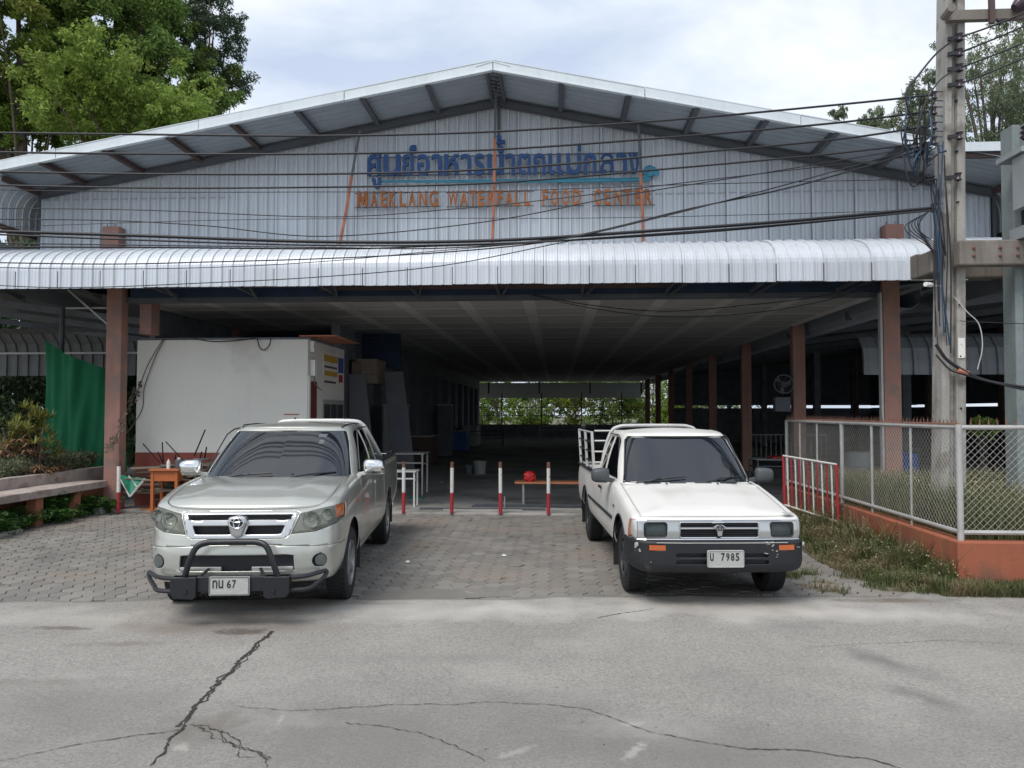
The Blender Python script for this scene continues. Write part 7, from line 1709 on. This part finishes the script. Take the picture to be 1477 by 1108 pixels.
# weeds along the outside of the orange wall
def r_weed(g, n):
    y = g.uniform(7.98, 12.6, n); wdt = np.interp(y, [7.9, 8.3, 9.5, 11, 12.6], [.5, .75, .9, .62, .3]); x = 3.98 - wdt * g.random(n) ** 1.25
    return np.stack([x, y, np.full(n, -.01)], 1)
def h_weed(g, P):
    e = np.clip((P[:, 0] - 2.95) / 1.0, .18, 1); cl = .55 + .9 * np.abs(np.sin(P[:, 0] * 5.1 + P[:, 1] * 2.3) * np.cos(P[:, 1] * 4.7)); return (g.uniform(.08, .34, len(P)) + (g.random(len(P)) < .06) * .2) * cl * e * np.interp(P[:, 1], [7.9, 8.4, 10, 12], [.6, .95, 1.05, .9])
o, tips = blades(30000, r_weed, h_weed, .0045, .8, 35, 'weed_blade', 'roadside_weeds'); tag(o, 'rough weeds and grass growing along the foot of the orange wall', 'weeds', kind='stuff')
V, Q = leaves(tips[tips[:, 2] > .05][::5], [.03] * len(tips[tips[:, 2] > .05][::5]), 5, .024, 2.2, 0, 36, 1.0); o = npmesh('weed_leaves', V, Q, 'weed_blade'); tag(o, 'small leaves scattered through the roadside weeds', 'weeds', kind='stuff')
fl = tips[tips[:, 2] > .16][::22]; V, Q = leaves(fl, [.012] * len(fl), 4, .014, 1.2, 0, 37, 1); o = npmesh('weed_flowers', V, Q, 'seed_head'); tag(o, 'tiny pale flowers on the roadside weeds', 'flowers', kind='stuff')
def r_w2(g, n): return np.stack([g.uniform(3.7, 5.3, n), 7.97 - .32 * g.random(n) ** 1.4, np.full(n, -.01)], 1)
def h_w2(g, P): return g.uniform(.03, .2, len(P)) * np.interp(P[:, 0], [3.7, 4.3, 4.9, 5.3], [1, .8, .9, .3])
o, t2 = blades(9000, r_w2, h_w2, .004, 1.0, 38, 'weed_blade', 'wall_foot_grass'); tag(o, 'low grass at the street side foot of the orange wall', 'grass', kind='stuff')
V = []; 
mb = MB(); mb.add([(3.75, 7.86, .012), (4.3, 7.72, .012), (5.0, 7.76, .012), (5.5, 7.98, .012), (4.0, 7.99, .012)], [(0, 1, 2, 3, 4)]); o = mb.build('wall_foot_soil', 'joint_dirt', fix=False); tag(o, kind='structure')
mb = MB(); mb.add([(3.95, 7.9, .003), (3.98, 13.2, .003), (3.4, 13.0, .003), (3.2, 11, .003), (3.1, 9.5, .003), (3.2, 8.1, .003)], [(0, 1, 2, 3, 4, 5)]); o = mb.build('weed_soil', 'joint_dirt', fix=False); tag(o, kind='structure')
# litter of dry leaves on the left pavers
g = random.Random(44); V = []; Q = []
for k in range(420):
    x = -8.0 + abs(g.gauss(0, 1.3)); y = g.uniform(8.2, 13.1)
    if x > -4.6: continue
    a = g.uniform(0, 2 * PI); s = g.uniform(.012, .03); i0 = len(V)
    V += [(x - s * math.cos(a), y - s * math.sin(a), .004), (x + s * .4 * math.sin(a), y - s * .4 * math.cos(a), .008), (x + s * math.cos(a), y + s * math.sin(a), .010), (x - s * .4 * math.sin(a), y + s * .4 * math.cos(a), .008)]; Q.append((i0, i0 + 1, i0 + 2, i0 + 3))
o = npmesh('fallen_leaves', V, Q, 'leaf_dry'); tag(o, 'dry fallen leaves scattered over the left pavers', 'leaves', kind='stuff')

# weeds rooted in the joints of the paving
def r_j(g, n):
    k = g.integers(0, 150, n); cx = g.uniform(-8, 3.4, 150) ; cy = 7.6 + 5.6 * g.random(150) ** .8
    cx = np.where(g.random(150) < .5, g.uniform(1.9, 3.5, 150), cx); return np.stack([cx[k] + g.normal(0, .025, n), cy[k] + g.normal(0, .02, n), np.full(n, -.01)], 1)
o, _t = blades(3200, r_j, lambda g, P: g.uniform(.012, .045, len(P)), .0025, 1.2, 55, 'weed_blade', 'joint_weeds'); tag(o, 'tiny weeds rooted in the joints between the pavers', 'weeds', kind='stuff')
def r_e(g, n):
    k = g.integers(0, 70, n); cx = g.uniform(2.5, 4.6, 70); cy = np.where(cx > 3.6, 7.72 + .2 * g.random(70), 7.75 + .9 * g.random(70)); return np.stack([cx[k] + g.normal(0, .045, n), cy[k] + g.normal(0, .03, n), np.full(n, 0)], 1)
o, _t = blades(3400, r_e, lambda g, P: g.uniform(.02, .10, len(P)), .003, 1.3, 56, 'weed_blade', 'edge_tufts'); tag(o, 'ragged dry tufts where the weeds meet the concrete road', 'weeds', kind='stuff')
g = random.Random(91); mb = MB()
for k in range(700):
    x = g.uniform(-7, 5); y = g.uniform(6.3, 8.0) if g.random() < .5 else g.uniform(3.2, 13); s = g.uniform(.003, .009); mb.add([(x - s, y, .012), (x, y - s, .012), (x + s, y, .012), (x, y + s, .012), (x, y, .012 + s)], [(0, 1, 4), (1, 2, 4), (2, 3, 4), (3, 0, 4)])
o = mb.build('grit', 'concrete_road', fix=False); tag(o, 'loose grit scattered over the road and pavers', 'grit', kind='stuff')
